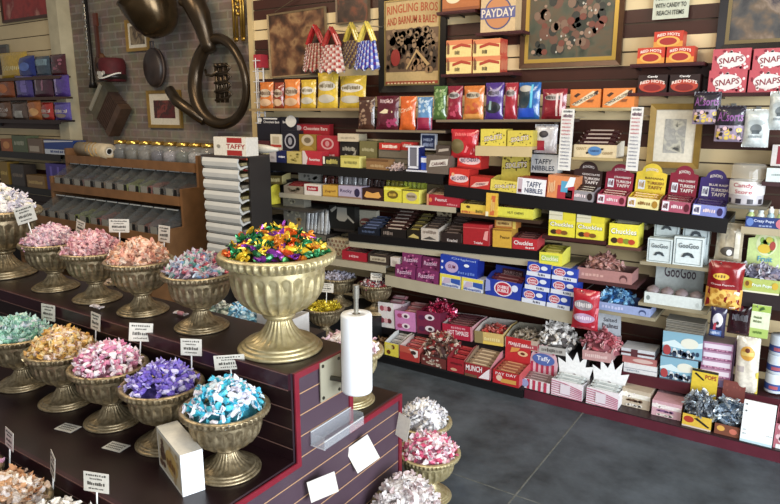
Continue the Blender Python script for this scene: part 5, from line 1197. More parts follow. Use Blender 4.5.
for args in (((741, 147, 768, 147.5, 110), 3.68, 'white candy bag with grey emblem below the dotted boxes'), ((766, 130, 792, 130, 92.5), 3.68, 'white candy bag with grey emblem cut by the right edge')):
    bag(args[0], args[1], None, .06, '#c4ccca', WB, args[2], seal='#dfe4e2'); p = at_y((args[0][0]+args[0][2])/2, args[0][4]+.6, args[1]); peg(p.x, args[1], p.z, 'metal peg holding the '+args[2])
# ---- right edge
p = at_y(745, 203.5, 3.68); t = thing('candy_tub', 'round tub with clear dome and red lettering on white band', 'tub', (p.x, 3.685, 1.2405)); rr_ = .077
q = MB(); q.lathe([(.001,0),(rr_*.98,0),(rr_,.01),(rr_,.045),(rr_*1.0,.05)], 36); q.build('checkered_base', mat('#b8b4b8', .3), t, True)
q = MB()
for i in range(18):
    if i % 2: continue
    a0, a1 = 2*PI*i/18, 2*PI*(i+1)/18; q.add([((rr_+.0015)*math.cos(a), (rr_+.0015)*math.sin(a), z) for z in (.006, .030) for a in (a0, (a0+a1)/2, a1)], [(0,1,4,3),(1,2,5,4)])
q.build('black_checks', ink('#2a2430'), t)
q = MB(); q.lathe([(rr_*1.02,.048),(rr_*1.04,.052),(rr_*1.04,.112),(rr_*1.02,.116)], 36); q.build('paper_band', paper('#dcd8d4'), t, True)
q = MB(); tv, tf = text_geo('Candy'); q.add([((rr_*1.045)*math.sin(-.75+x*1.2), -(rr_*1.045)*math.cos(-.75+x*1.2), .08+y*.028) for x, y in tv], tf); tv, tf = text_geo('Store'); q.add([((rr_*1.045)*math.sin(-.6+x*1.0), -(rr_*1.045)*math.cos(-.6+x*1.0), .055+y*.02) for x, y in tv], tf); q.build('lettering', ink('#b03044'), t)
q = MB(); q.lathe([(rr_,.114),(rr_,.185),(rr_*.9,.20),(.001,.203)], 36); q.build('clear_dome', clear('#d8d4c8', .25), t, True)
for i in range(7):
    x = -.268+.043*i; t = thing('spray_bottle', 'small white capped bottle, %s from the left at the right edge' % ['first','second','third','fourth','fifth','sixth','seventh'][i], 'bottle', (x, 3.64, 1.139+.0002*i), 'small bottles at the right edge')
    q = MB(); q.lathe([(.001,0),(.016,0),(.017,.01),(.017,.055),(.010,.066),(.010,.07)], 16); q.build('bottle_body', mat(['#a8b878', '#c8ccc8', '#9ab0b8'][i % 3], .2, 0, .6), t, True)
    q = MB(); q.lathe([(.001,.068),(.012,.068),(.012,.088),(.006,.092),(.006,.10),(.001,.10)], 14); q.build('cap', mat('#e0e4e2', .35), t, True)
carton((744.5, 227.5, 792, 228.5, 217.5), 3.602, 'RB', .02, '#24387a', [('t', 'Crazy Pops', .18, .45, .62, .8, '#c8d0e8'), ('e', .1, .5, .08, .4, '#5a7ac0'), ('e', .78, .5, .12, .5, '#c86a78'), ('s', .3, .1, .6, .3, '#8a9ac8')], 'blue box front holding the small bottles', 'display box', name='display_box')
carton((765.5, 180, 792, 180, 166.5), 3.61, 'RC', .03, '#c8d4d2', [('s', .2, .45, .8, .6, '#8a9a98')], 'pale green sign card on the short shelf at the right edge', 'sign', name='sign_card')
carton((770, 166, 796, 166, 145), 3.72, 1.43, .10, '#c8c0bc', [('r', .22, .1, 1, .95, '#8f1c2c'), ('r', .4, .25, 1, .8, '#b0a8a8')], 'white and crimson box at the right edge above the sign card')
tag(MB().box(-.20, .4, 3.70, 3.88, 1.364, 1.429).build('box_riser', mat('#3a2a2a', .5)), 'dark riser block under the white and crimson box', 'riser')
# ---- nut boxes and jelly candy row
tt, g = tray((460.5, 213.5, 486, 215.5, 204), YF, 'R2', .14, '#d8b838', [('r', 0, 0, 1, .28, '#d89a3c'), ('s', .05, .05, .4, .3, '#b0442c'), ('s', .6, .15, .9, .5, '#7a6a24'), ('e', .3, .72, .08, .14, '#5a4018')], 'yellow and orange nut box, left end of the thin shelf', '#7a6230')
fill_bars(g, 5, ('#6a5428', '#c8b060'), 'brown nut bar lying in the yellow and orange box', 'bars in the yellow and orange box', z1=.08)
carton((485.3, 221.5, 496.5, 222.5, 198.5), 3.585, 'R2', .02, '#d8a830', [('p', [(.35,.05),(.75,.05),(.85,.9),(.5,.9)], '#c8602c'), ('s', .45, .2, .8, .8, '#e0c060'), ('r', 0, 0, .25, .2, '#e0d8b0')], 'upright yellow pack leaning between the two yellow nut boxes')
tt, g = tray((497.5, 217.5, 533, 219, 207.5), YF, 'R2', .14, '#ccc838', [('t', 'NUT CHEWS', .28, .40, .74, .64, '#3a3420'), ('r', 0, 0, 1, .12, '#b0a428')], 'long lime yellow nut chew box with dark lettering', '#4a3a20', side='#d8d048')
fill_bars(g, 5, ('#5a3c20', '#8a6a34'), 'brown chew bar lying in the lime yellow box', 'bars in the lime yellow box', z1=.09)
CH = [('t', 'Chuckles', .05, .52, .95, .80, '#3a4a24'), ('t', 'Chuckles', .065, .545, .94, .79, '#e8e8d8'), ('e', .20, .24, .12, .13, '#3a2414'), ('e', .42, .25, .12, .13, '#c0541c'), ('e', .62, .24, .12, .12, '#7a8a20'), ('e', .80, .22, .12, .12, '#b83a20')]
CHT = [('r', .0, .60, .52, .98, '#c8c4a8'), ('r', .55, .62, 1, .98, '#d0c020'), ('r', 0, .76, .5, .79, '#a8a488'), ('t', 'Chuckles', .05, .36, .95, .53, '#3a4a24'), ('t', 'Chuckles', .065, .37, .94, .52, '#e8e8d8'), ('e', .22, .16, .13, .09, '#3a2414'), ('e', .42, .17, .13, .09, '#c0541c'), ('e', .62, .15, .13, .08, '#7a4a18')]
carton((548, 236, 574.5, 237.5, 209), YF, 'R2b', .12, '#d8cc28', CHT, 'yellow jelly candy box with white lid, left of the pair', group='yellow jelly candy boxes')
carton((575.5, 238, 603.5, 239.5, 211), YF, 'R2b', .12, '#d8cc28', CHT, 'yellow jelly candy box with white lid, right of the pair', group='yellow jelly candy boxes', side='#c8b828')
tt, g = tray((608, 246, 637.5, 247.5, 224), YF, 'R2c', .13, '#dccf2a', CH, 'open yellow jelly candy box right of the pair', '#a8a030', side='#e4da40', hb=.125, group=None)
fill_bars(g, 3, ('#c8c4a8', '#d8d4c0'), 'pale sleeve lying in the open yellow jelly candy box', 'sleeves in the open yellow box', z1=.12, z0=.07)
tt, g = tray((512, 250, 537, 251.5, 239), YF, 'S3', .13, '#b8242c', [('t', 'Chuckles', .05, .38, .85, .78, '#5a0c14'), ('t', 'Chuckles', .065, .40, .84, .77, '#e8d8d8'), ('s', .55, .1, .9, .28, '#e0c8c8')], 'red jelly candy box at the end of the chocolate bar shelf', '#5a2a2c', side='#c03a40', hb=.085)
fill_bars(g, 4, ('#4a2426', '#8a5a58'), 'dark red sleeve lying in the red jelly candy box', 'sleeves in the red box', z1=.075)
tt, g = tray((539, 264, 562, 265.5, 251.5), 3.59, 'S3b', .15, '#d8d034', [('r', .08, .3, .85, .8, '#a8c048'), ('t', 'Chuckles', .10, .36, .83, .72, '#e0e4c8')], 'slim yellow jelly candy box below the red one', '#7a7424', side='#e4dc48', hb=.095)
fill_bars(g, 4, ('#8a8428', '#c8bc58'), 'olive sleeve lying in the slim yellow box', 'sleeves in the slim yellow box', z1=.085)
# ---- chocolate bar shelf
carton((463, 244.5, 489, 246.5, 224.5), YF, 'S3', .14, '#a81c24', [('t', 'Twizzler', .42, .06, .78, .18, '#e0c8c8'), ('r', .0, .82, 1, .86, '#c84a48'), ('p', [(.78,.3),(.95,.25),(.98,.75),(.85,.7)], '#d88a88')], 'tall red box on the bar shelf beside the gold ones', side='#c04a4c')
gb = carton((492.5, 247.5, 511.5, 249, 229.5), YF, 'S3', .10, '#c8982c', [('t', 'Peanut', .4, .5, .9, .66, '#3a2410'), ('r', 0, .92, 1, 1, '#8a5a1c')], 'gold peanut bar box on the bar shelf', side='#b8862c')
carton((494.5, 229, 516, 230, 220), 3.65, gb, .08, '#b8702c', [('r', .08, .2, .8, .8, '#d8b060'), ('s', .15, .35, .7, .65, '#5a2c14'), ('r', .85, .0, 1, 1, '#e0c050')], 'orange brown lid box on top of the gold peanut box')
def bar_tray(x0, x1, yb, yt, col, dec, lab, n, bc, blab, grp, d=.2, z1=.14, sh='S3', **k):
    tt, g = tray((x0, yb, x1, yb+(x1-x0)*.06, yt), YF, sh, d, col, dec, lab, **k)
    fill_bars(g, n, bc, blab, grp, z1=z1); return tt
bar_tray(358, 379.5, 240.5, 234, '#141824', [('s', .2, .3, .8, .7, '#4a5a7a')], 'black tray of navy bars, left end of the bar shelf', 5, ('#232c44', '#5a6a94'), 'navy wrapped bar heaped in the left tray', 'navy bars', z1=.10)
bar_tray(381, 406, 242, 234, '#1c1614', [('s', .1, .2, .5, .7, '#8a7a70')], 'black tray of brown bars on the bar shelf', 7, ('#3c2420', '#a8988c'), 'brown wrapped bar stepped up in the black tray', 'brown bars', z1=.17, d=.24)
bar_tray(407, 420, 243, 234, '#221c12', [('p', [(.1,.2),(.5,.6),(.9,.3),(.9,.1)], '#b8a458')], 'narrow black and gold tray on the bar shelf', 5, ('#4a4020', '#8a7c3c'), 'gold and black bar in the narrow tray', 'gold and black bars', z1=.14, d=.22)
bar_tray(421, 438.5, 244, 232, '#b8aca0', [('s', .1, .55, .9, .85, '#7a6a60'), ('p', [(.1,.1),(.5,.35),(.9,.1)], '#4a4440')], 'white fronted tray of dark bars on the bar shelf', 6, ('#2e2420', '#6a5a50'), 'dark bar lying in the white fronted tray', 'dark bars', z1=.13, header=dict(h=.21, w=.85, col='#a8987a', decor=[('n', .05, .6, .95, .95, 8, .09, .05, '#4a3c2c')]))
bar_tray(441, 461.5, 245.5, 236, '#2a1e1c', [('t', 'Krackel', .3, .1, .8, .4, '#c8bcb8')], 'dark brown tray with white lettering beside the tall red box', 6, ('#3a2c28', '#6a5a54'), 'dark brown bar lying in the white lettered tray', 'bars beside the tall red box', z1=.14, side='#5a4c40')
# ---- second shelf, left bay
carton((304.5, 198, 321, 199, 187.5), YF, 'L2', .12, '#d0c8c0', [('r', .15, .4, .85, .85, '#a8202c'), ('s', .25, .5, .75, .72, '#e0c8c8')], 'white box with red label on the second shelf', side='#c8c0b4')
carton((323, 199.5, 337.5, 200.5, 188.5), YF, 'L2', .12, '#c89a34', [('d', 'Zagnut', .12, .35, .9, .62, .1, '#7a4a18'), ('r', 0, 0, 1, .12, '#a87a24')], 'mustard yellow box on the second shelf')
carton((338.5, 199.5, 361.5, 201.5, 187.5), YF, 'L2', .10, '#a89cb4', [('t', 'Rocky', .08, .38, .6, .74, '#3a2c54'), ('e', .82, .5, .12, .34, '#2c2444'), ('r', 0, .0, 1, .14, '#8a6a54')], 'lilac box with dark lettering on the second shelf')
carton((362.5, 201, 383, 202.5, 189.5), YF, 'L2', .10, '#3a1e18', [('p', [(.08,.3),(.2,.2),(.8,.2),(.92,.35),(.8,.75),(.5,.6),(.2,.75)], '#d89a48')], 'dark brown box with orange shape on the second shelf')
carton((384, 202, 401.5, 203, 187.5), YF, 'L2', .10, '#d0c42c', [('e', .5, .5, .32, .28, '#6a5414'), ('s', .3, .38, .72, .6, '#c8a430'), ('p', [(0,.9),(.15,1),(.3,.9),(.45,1),(.6,.9),(.75,1),(1,.9),(1,.8),(0,.8)], '#e0d850')], 'yellow box with brown emblem, left of the pair')
carton((402.5, 203, 419, 204.5, 189.5), YF, 'L2', .10, '#d4c834', [('e', .55, .5, .34, .32, '#a8987c'), ('s', .3, .42, .8, .64, '#5a4a1c'), ('r', 0, .92, 1, 1, '#3a3420')], 'yellow box with grey emblem, right of the pair', side='#e4dc58')
tt, g = tray((426.5, 205, 460, 207, 194), YF, 'L2', .15, '#a81e2c', [('r', .0, .0, .06, 1, '#c88a60'), ('t', 'Peanut', .26, .42, .62, .72, '#d8b8b8'), ('s', .62, .1, .95, .3, '#d07a80'), ('e', .12, .5, .05, .2, '#d8703c')], 'long red box at the end of the second shelf', '#b09070', hb=.10)
fill_bars(g, 4, ('#8a6a4c', '#b89a70'), 'tan bar lying in the long red box', 'bars in the long red box', z1=.09)
p = lambda px, py, Y: at_y(px, py, Y)
def packs(x0, x1, yb, yt, n, Y, z, col, lab, grp, rows=1):
    a = at_y(x0, yb, Y); b = at_y(x1, yb, Y); c = at_y(x0, yt, Y)
    stand_packs(n, (a.x+b.x)/2, Y, z, b.x-a.x, c.z-a.z, col, lab, grp, rows)
packs(338, 366, 197, 177, 6, 3.735, 1.0955, '#8c8c90', 'silver pack standing behind the lilac box', 'silver packs', 2)
packs(366, 384, 198, 179, 5, 3.735, 1.0965, '#3a2420', 'dark brown pack standing behind the orange shape box', 'dark brown packs', 2)
packs(385, 402, 199, 181, 4, 3.735, 1.0975, '#8a8228', 'olive pack standing behind the left yellow box', 'olive packs', 2)
packs(403, 424, 200, 178, 5, 3.735, 1.0975, '#a8b434', 'lime pack standing behind the right yellow box', 'lime packs', 2)
packs(322, 338, 196, 180, 4, 3.755, 1.0945, '#5a2420', 'maroon pack standing behind the mustard box', 'maroon packs')
bar_tray(284, 303.5, 197.5, 190, '#8a7c6a', [('n', .1, .1, .9, .9, 8, .1, .2, '#6a5c48')], 'greyish tray of small red packs on the second shelf', 5, ('#7a1e22', '#a84a48'), 'small red pack heaped in the greyish tray', 'small red packs', z1=.07, sh='L2', d=.12)
carton((298.5, 185, 321, 186, 171), 3.79, 1.165, .02, '#9a9890', [('n', .2, .05, .9, .5, 10, .06, .1, '#5a5854')], 'grey white card standing at the back of the second shelf', 'sign', name='sign_card')
tag(MB().box(-3.28, -3.02, 3.76, 3.88, 1.0925, 1.164).build('box_riser', mat('#4a4640', .5)), 'dark riser block under the grey white card', 'riser')
tt, g = tray((266.5, 190.5, 281, 190.5, 182), 3.68, 1.135, .14, '#6a5a2c', [('s', .1, .25, .9, .75, '#d8c88a')], 'dark yellow lettered tray tilted above the big yellow box', '#2c2418', yaw=R(12), side='#c8b878', hb=.08)
tag(MB().box(-3.46, -3.43, 3.74, 3.88, .981, 1.114).build('box_riser', mat('#5a4c34', .5)), 'tan riser board under the tilted lettered tray', 'riser')
carton((244, 186, 252, 186, 173), 3.77, 1.17, .06, '#8a1c28', [('r', .3, .5, .8, .9, '#c8c4bc')], 'small red box with white patch beside the white bins')
carton((252.5, 186.5, 263, 187, 175), 3.77, 1.17, .06, '#2c2a2c', [('e', .6, .5, .2, .25, '#c8c4c0')], 'small black box right of the red one with white patch')
carton((264, 181, 281, 181.5, 169), 3.83, 1.17, .05, '#24304e', [('n', .1, .1, .9, .9, 7, .12, .14, '#7a8494')], 'small navy box at the back left of the second shelf')
tag(MB().box(-3.86, -3.47, 3.76, 3.88, .981, 1.169).build('box_riser', mat('#2a2624', .5)), 'black riser block under the small red, black and navy boxes', 'riser')
ly = MB().box(-3.92, -3.05, 3.56, 3.89, .965, .98).build('wall_shelf', mat('#3a3632', .5)); tag(ly, 'short dark shelf under the big yellow open box', 'shelf')
tt, g = tray((246, 212, 267.5, 212.5, 196.5), 3.57, .9805, .15, '#d0c42c', [('r', .06, .4, .88, .72, '#5a4a18'), ('s', .08, .46, .86, .66, '#2c2410'), ('s', .4, .15, .7, .25, '#8a7a1c')], 'big yellow open box at the left of the candy wall', '#8a8420', side='#d8cc34', hb=.155)
fill_bars(g, 4, ('#8a8228', '#b8ac40'), 'dull yellow pack lying in the big yellow box', 'packs in the big yellow box', z1=.13)
l3 = shelf('S3L', -3.92, .790, -2.985, .795, 3.62, WALL_Y, .04, '#2a2624', 'dim shelf left of the bar shelf behind the large urn', '#5a564c')
carton((249, 222.5, 265.5, 223, 211), 3.66, .8622, .08, '#6a6660', [('r', .6, .6, .9, .9, '#a8a49c'), ('r', 0, 0, .3, .4, '#2a2030')], 'grey box low under the big yellow box')
tag(MB().box(-3.70, -3.40, 3.66, 3.88, .7925, .862).build('box_riser', mat('#2a2826', .5)), 'dark riser block under the grey box', 'riser')
def LB(x0, x1, yt, col, lab, dec, d=.08, Y=3.66, yb=None): return carton((x0, yb or 227, x1, yb or 227.5, yt), Y, 'S3L', d, col, dec, lab)
LB(284, 305, 193, '#7a7668', 'tall pale box standing left of the silver packs', [('n', .1, .3, .9, .95, 12, .08, .06, '#a09a80'), ('n', .1, .0, .9, .4, 8, .1, .06, '#a8844c')])
packs(306, 327, 226, 203, 6, 3.66, .794, '#9a9c9c', 'silver white pack leaning in the dim row behind the urn', 'silver white packs in the dim row', 2)
shelf('TZ', -2.965, .842, -2.775, .843, 3.69, WALL_Y, .012, '#2a2624', 'tiny dim ledge under the black figure box')
c1 = carton((329, 222, 355, 223.5, 199.5), 3.70, 'TZ', .06, '#161514', [('p', [(.3,.45),(.42,.35),(.62,.35),(.72,.48),(.70,.95),(.34,.95)], '#8a867c'), ('p', [(.05,.8),(.12,.7),(.32,.9),(.28,1)], '#8a867c'), ('p', [(.7,.55),(.95,.3),(.99,.36),(.74,.65)], '#8a867c')], 'black box with a grey figure shape on the dim shelf')
carton((356, 223, 377, 224, 203.5), 3.76, 'S3', .04, '#9a9684', [('e', .5, .42, .3, .2, '#7a3a34'), ('r', .25, .36, .75, .46, '#a8a090')], 'white card box behind the navy bars')
# ---- lower shelf, left bay
bar_tray(342, 366.5, 262.5, 254, '#a81c2c', [('s', .3, .35, .7, .65, '#d8a0a4')], 'crimson bar box behind the large urn rim', 5, ('#4a2424', '#7a4a44'), 'dark red bar lying in the crimson box', 'bars in the crimson box', z1=.07, sh='S4L', d=.16)
bar_tray(368, 389.5, 264, 254.5, '#3a2e28', [('r', .1, .25, .85, .75, '#b0a48c'), ('s', .2, .35, .8, .6, '#6a5a48')], 'brown box with tan label right of the crimson one', 5, ('#4a3c34', '#8a7a68'), 'brown wrapped bar lying in the tan label box', 'bars in the tan label box', z1=.07, sh='S4L', d=.16)
carton((390.5, 264.5, 399, 265, 255.5), YF-.01, 'S4L', .06, '#c8bcb4', [('s', .2, .3, .8, .7, '#a09488')], 'little white box at the end of the tan label row')
a = at_y(328, 254, 3.62); b = at_y(360, 254, 3.62)
PILE = [(-3.05+.035*(k+.5*l), l) for l in range(4) for k in range(8-l)]
for k, (lx, ll) in enumerate(PILE):
    q = MB(); q.cyl((-.012*k*0, -.06, 0), (0, .06, 0), .017, 10)
    q.add([(.0,-.0605,.0)]+[(.012*math.cos(2*PI*i/8), -.0605, .012*math.sin(2*PI*i/8)) for i in range(8)], [(0,1+i,1+(i+1) % 8) for i in range(8)], 1)
    o = q.build('wrapped_log', [paper('#b8a888'), ink('#7a5a44')], None, False, (lx, 3.73, .6615+.0305*ll)); tag(o, 'cream wrapped candy log lying behind the large urn rim', 'candy log', 'cream wrapped logs')
PLM = [('n', 0, 0, 1, 1, 14, .06, .1, '#5a1c44'), ('n', 0, 0, 1, 1, 8, .05, .09, '#b85a8a'), ('d', 'Razzles', .10, .34, .82, .68, .10, '#c8a0bc')]
g_ = 'plum coloured candy boxes'
p1 = carton((395, 276.5, 415, 278.5, 264.5), 3.575, 'S4', .10, '#7a2a5c', PLM, 'plum candy box, lower left of the four', group=g_)
p2 = carton((416, 279, 438, 281, 266.5), 3.575, 'S4', .10, '#7a2a5c', PLM, 'plum candy box, lower right of the four', group=g_)
carton((402, 265, 421, 267, 253), 3.60, p1, .08, '#7a2a5c', PLM, 'plum candy box, upper left of the four', group=g_)
carton((422, 267, 440, 269, 255.5), 3.60, p2, .08, '#6a244e', PLM, 'plum candy box, upper right of the four', group=g_)
BW = [('r', 0, .75, 1, 1, '#d8c83c'), ('r', 0, 0, .10, 1, '#d8c83c'), ('p', [(.1,.2),(.5,.35),(.5,.72),(.25,.72)], '#b8a4bc'), ('p', [(.55,.4),(1,.3),(1,.74),(.55,.74)], '#2c50a8'), ('s', .12, .05, .95, .25, '#5a6ab0')]
u1 = carton((439.5, 291, 460, 293, 279), 3.575, 'S4', .10, '#c8ccd8', BW, 'small white, blue and yellow gum box, left of the pair')
u2 = carton((461, 293.5, 482.5, 296, 281), 3.575, 'S4', .10, '#c8ccd8', BW, 'small white, blue and yellow gum box, right of the pair')
carton((439.5, 278.5, 477, 282, 260), 3.578, u1, .10, '#1c38a8', [('t', 'Original', .3, .82, .95, .95, '#8aa0d8'), ('e', .32, .42, .18, .30, '#b098c0'), ('t', 'GUM', .22, .34, .42, .54, '#7a2c48'), ('e', .06, .65, .03, .07, '#c8d0e8'), ('e', .06, .32, .03, .07, '#c8d0e8'), ('e', .72, .62, .07, .08, '#d8dce8'), ('s', .5, .12, .95, .3, '#5a78d0')], 'wide blue gum box stacked on the two small boxes', side='#16288a')
DB = [('e', .30, .60, .24, .30, '#d8c8d0'), ('e', .30, .60, .20, .26, '#b83a50'), ('t', 'Dubble', .15, .62, .45, .76, '#f0dce0'), ('t', 'Bubble', .15, .44, .45, .58, '#f0dce0'), ('e', .72, .68, .14, .16, '#d0d4e0'), ('r', 0, 0, 1, .32, '#ccd0dc'), ('s', .48, .06, .8, .26, '#3a3a54')]
tt, g = tray((485, 295, 521, 299, 278.5), 3.575, 'S4', .14, '#2038a4', [('e', .50, .52, .26, .44, '#d8ccd4'), ('e', .50, .52, .22, .38, '#b8283c'), ('t', 'DUBBLE', .34, .54, .66, .72, '#f0dce0'), ('t', 'BUBBLE', .34, .32, .66, .50, '#f0dce0'), ('e', .82, .66, .09, .2, '#c8d0e8'), ('p', [(0,.2),(.15,.3),(.12,.9),(0,1)], '#8a94d0')], 'large blue gum display box with red oval', '#1c2c80', header=dict(h=.165, col='#20348f', decor=[('r', .2, .62, .8, .92, '#4a2024'), ('t', 'DOUBLE GUM', .25, .70, .75, .84, '#b08a84')]))
fill_bars(g, 4, ('#5a242c', '#8a5a5c'), 'dark red gum strip lying in the large blue display box', 'gum strips in the blue display box', z1=.11, z0=.06)
g_ = 'blue and white gum boxes'
NM = [('lower left', 'lower right'), ('middle left', 'middle right'), ('upper left', 'upper right')]
prev = ['S4', 'S4']
for r_, ((x0, y0, x1, y1, yt), (X0, Y0, X1, Y1, YT_)) in enumerate([((521.5, 305.5, 545.5, 308, 292), (546.5, 308, 570, 310.5, 294)), ((524.5, 292, 549.5, 294, 278.5), (550.5, 294.5, 577, 296.5, 280.5)), ((526.5, 278.5, 550.5, 280, 265.5), (551.5, 280.5, 577, 282, 268))]):
    prev = [carton((x0, y0, x1, y1, yt), 3.575+.004*r_, prev[0], .10, '#2440b0', DB, 'blue and white gum box, %s of the six' % NM[r_][0], group=g_), carton((X0, Y0, X1, Y1, YT_), 3.575+.004*r_, prev[1], .10, '#2440b0', DB, 'blue and white gum box, %s of the six' % NM[r_][1], group=g_)]
bag((571, 329, 598, 329.5, 290), 3.54, None, .06, '#b01c2c', [('e', .45, .64, .36, .13, '#8a8088'), ('s', .14, .58, .76, .72, '#d8d0d0'), ('e', .5, .32, .40, .12, '#b090b0'), ('s', .18, .27, .8, .38, '#e0d0dc'), ('p', [(.8,.1),(.9,.1),(1,.6),(.92,.6)], '#d8707c')], 'glossy red candy bag hanging over the white candy trays')
p_ = at_y(584, 291, 3.54); peg(p_.x, 3.54, p_.z, 'metal peg holding the glossy red bag')
# ---- middle shelves, right bay
GG = lambda: [('r', .06, .05, .94, .07, '#5a6a6c'), ('r', .06, .93, .94, .95, '#5a6a6c'), ('r', .06, .05, .08, .95, '#5a6a6c'), ('r', .92, .05, .94, .95, '#5a6a6c'), ('t', 'GooGoo', .16, .62, .84, .80, '#5a6468'), ('p', [(.28,.30),(.36,.44),(.5,.48),(.64,.44),(.72,.30),(.62,.30),(.56,.36),(.44,.36),(.38,.30)], '#3a4248')]
g_ = 'white square cluster candy boxes'
h1 = carton((646, 264, 671, 265, 240.5), 3.61, 'R3b', .06, '#c4d0d0', GG(), 'white square candy box, lower left of the four', group=g_)
h0 = carton((676, 267.5, 706.5, 268, 249), 3.675, 'R3b', .05, '#b4c0c0', [('r', .06, .08, .94, .11, '#5a6a6c')], 'white square candy box, half hidden behind the lower right one', group=g_)
h2 = carton((672, 265.5, 702.5, 266.5, 237.5), 3.61, 'R3b', .06, '#ccd8d8', GG(), 'white square candy box, lower right of the four', group=g_)
carton((653.5, 239, 678.5, 240, 215), 3.68, h1, .06, '#bcc8c8', GG(), 'white square candy box, upper left of the four', group=g_)
carton((681.5, 247.5, 708.5, 248.5, 218), 3.68, h0, .06, '#bcc8c8', GG(), 'white square candy box, upper right of the four', group=g_)
carton((621, 223.5, 646.5, 224.5, 213.5), 3.77, 1.07, .05, '#b0b4b0', [('r', 0, .3, 1, .36, '#8a8e8a')], 'pale grey box at the back above the open yellow jelly box')
tag(MB().box(-.96, -.77, 3.76, 3.89, 1.045, 1.069).build('wall_shelf', mat('#8f866e', .5)), 'tiny ledge under the pale grey box', 'shelf')
tt, g = tray((643.5, 301.5, 702, 306.5, 290.5), YF, 'R4b', .16, '#c8d0cc', [('e', .07, .5, .035, .22, '#7a8480'), ('e', .93, .4, .03, .2, '#b0b8b4')], 'white tray of cluster candy with tall lettered header', '#8a908c', hb=.06, header=dict(h=.235, w=.86, col='#b4bcb8', decor=[('t', 'GooGoo', .18, .52, .84, .80, '#4a3a44')]))
for k in range(4):
    xx, zz, w, h, d, rot, Y = g
    q = MB(); q.lathe([(.001,0),(.026,0),(.03,.012),(.022,.022),(.001,.026)], 18, lambda a, j, r, z: 1+.06*math.sin(5*a)); q.add([(.024*math.cos(t_)*.8, -.027-.0*t_, .012+.010*math.sin(t_)) for t_ in [2*PI*i/10 for i in range(10)]], [tuple(range(10))], 1)
    o = q.build('cluster_candy', [mat('#7a6e70', .35), ink('#3a2c30')], None, True, (xx-.11+.073*k, Y+.05, zz+.055)); tag(o, 'round wrapped cluster candy in the white lettered tray', 'candy', 'cluster candies'); o.rotation_euler = (R(50), 0, 0); o.scale = (1.1, 1.1, 1.1)
tt, g = tray((576.5, 281, 632, 285, 270), YF, 'R3', .15, '#a87470', [('s', .08, .3, .5, .6, '#c89a90'), ('e', .85, .4, .07, .35, '#5a3434'), ('e', .85, .28, .055, .25, '#a87470')], 'dusty pink tray of wrapped bubble candy', '#7a5450', hb=.07)
bubs = [('#9a6a64', '#b8908a'), ('#8a5c54', '#a88078'), ('#a87c72', '#5a3a34')]
candy_heap((g[0]-.02, YF+.075, g[1]+.05), .10, .075, bubs, 'jumbled pile of dusty pink wrapped candy in its tray', n=44, s=1.3, core='#6a4844', sy=.5)
tt, g = tray((598.5, 308, 651, 312.5, 300), YF, 'R4', .15, '#8a9ac8', [('s', .06, .3, .5, .7, '#b8bce0'), ('e', .85, .4, .07, .36, '#3a4a78'), ('e', .85, .28, .055, .25, '#8a9ac8')], 'pale blue tray of wrapped bubble candy', '#4a5a8a', hb=.06)
candy_heap((g[0]-.06, YF+.075, g[1]+.04), .09, .07, [('#4a8ac0', '#a8cce0'), ('#2c5a90', '#88b8d8'), ('#7ab0d4', '#24406a')], 'jumbled pile of sky blue wrapped candy in its tray', n=40, s=1.2, core='#24406a', sy=.5)
bag((713.5, 260.5, 741.5, 261, 223.5), 3.66, None, .06, '#a89a80', [('e', .52, .28, .30, .13, '#4a4238'), ('e', .55, .25, .1, .08, '#d0d0cc'), ('p', [(.05,.45),(.4,.5),(.45,.9),(.1,.92)], '#b8ac94'), ('r', .72, .1, .9, .9, '#c4bca8')], 'tan nut bag with dark cluster picture hanging under the black shelf', seal='#b8aa90')
p_ = at_y(727, 225, 3.66); peg(p_.x, 3.66, p_.z, 'metal peg holding the tan nut bag')
bag((703.5, 308, 741, 308.5, 261.5), 3.60, None, .07, '#8a1418', [('r', 0, 0, 1, .44, '#d89a34'), ('n', .0, .02, 1, .46, 26, .09, .06, '#e8b850'), ('n', .0, .02, 1, .44, 14, .06, .05, '#b87820'), ('e', .40, .70, .22, .07, '#d8b030'), ('s', .24, .67, .54, .735, '#7a4a14'), ('t', 'Cheese Popcorn', .14, .51, .78, .555, '#e0c0bc'), ('p', [(.7,.05),(.85,.05),(.95,.4),(.8,.42)], '#e8d8c0')], 'red topped bag of golden popcorn hanging at right', seal='#8a8078')
p_ = at_y(722, 263, 3.60); peg(p_.x, 3.60, p_.z, 'metal peg holding the popcorn bag')
tt, g = tray((739.5, 291, 779.5, 293.5, 277), YF, 'RD', .16, '#a8b858', [('e', .2, .55, .12, .3, '#b8a020'), ('e', .17, .6, .05, .18, '#7a4a18'), ('t', 'Fruit Pops', .3, .4, .8, .65, '#e0ecec'), ('e', .88, .6, .08, .25, '#c8a428'), ('r', 0, 0, 1, .12, '#d8d4b8')], 'green tray of wrapped lollies with round fruit cut-out behind', '#8a9a58', hb=.09,
    header=dict(h=.30, shape='disc', w=.98, col='#c8dc88', decor=[('e', .5, .74, .28, .20, '#e0e8b0'), ('n', .25, .56, .75, .92, 10, .07, .06, '#8ab848'), ('e', .45, .66, .18, .08, '#e8c030'), ('e', .66, .72, .08, .08, '#c0483c'), ('e', .56, .82, .09, .05, '#d8d048'), ('t', 'Fruit', .3, .44, .7, .53, '#4a9ac0')]))
candy_heap((g[0], YF+.075, g[1]+.06), .10, .06, [('#7a7488', '#b0b0bc'), ('#8a7a80', '#c8c8d0'), ('#6a6a80', '#a8a4b4')], 'pile of grey lilac wrapped lollies in the green tray', n=46, s=1.2, core='#5a5464', sy=.55)

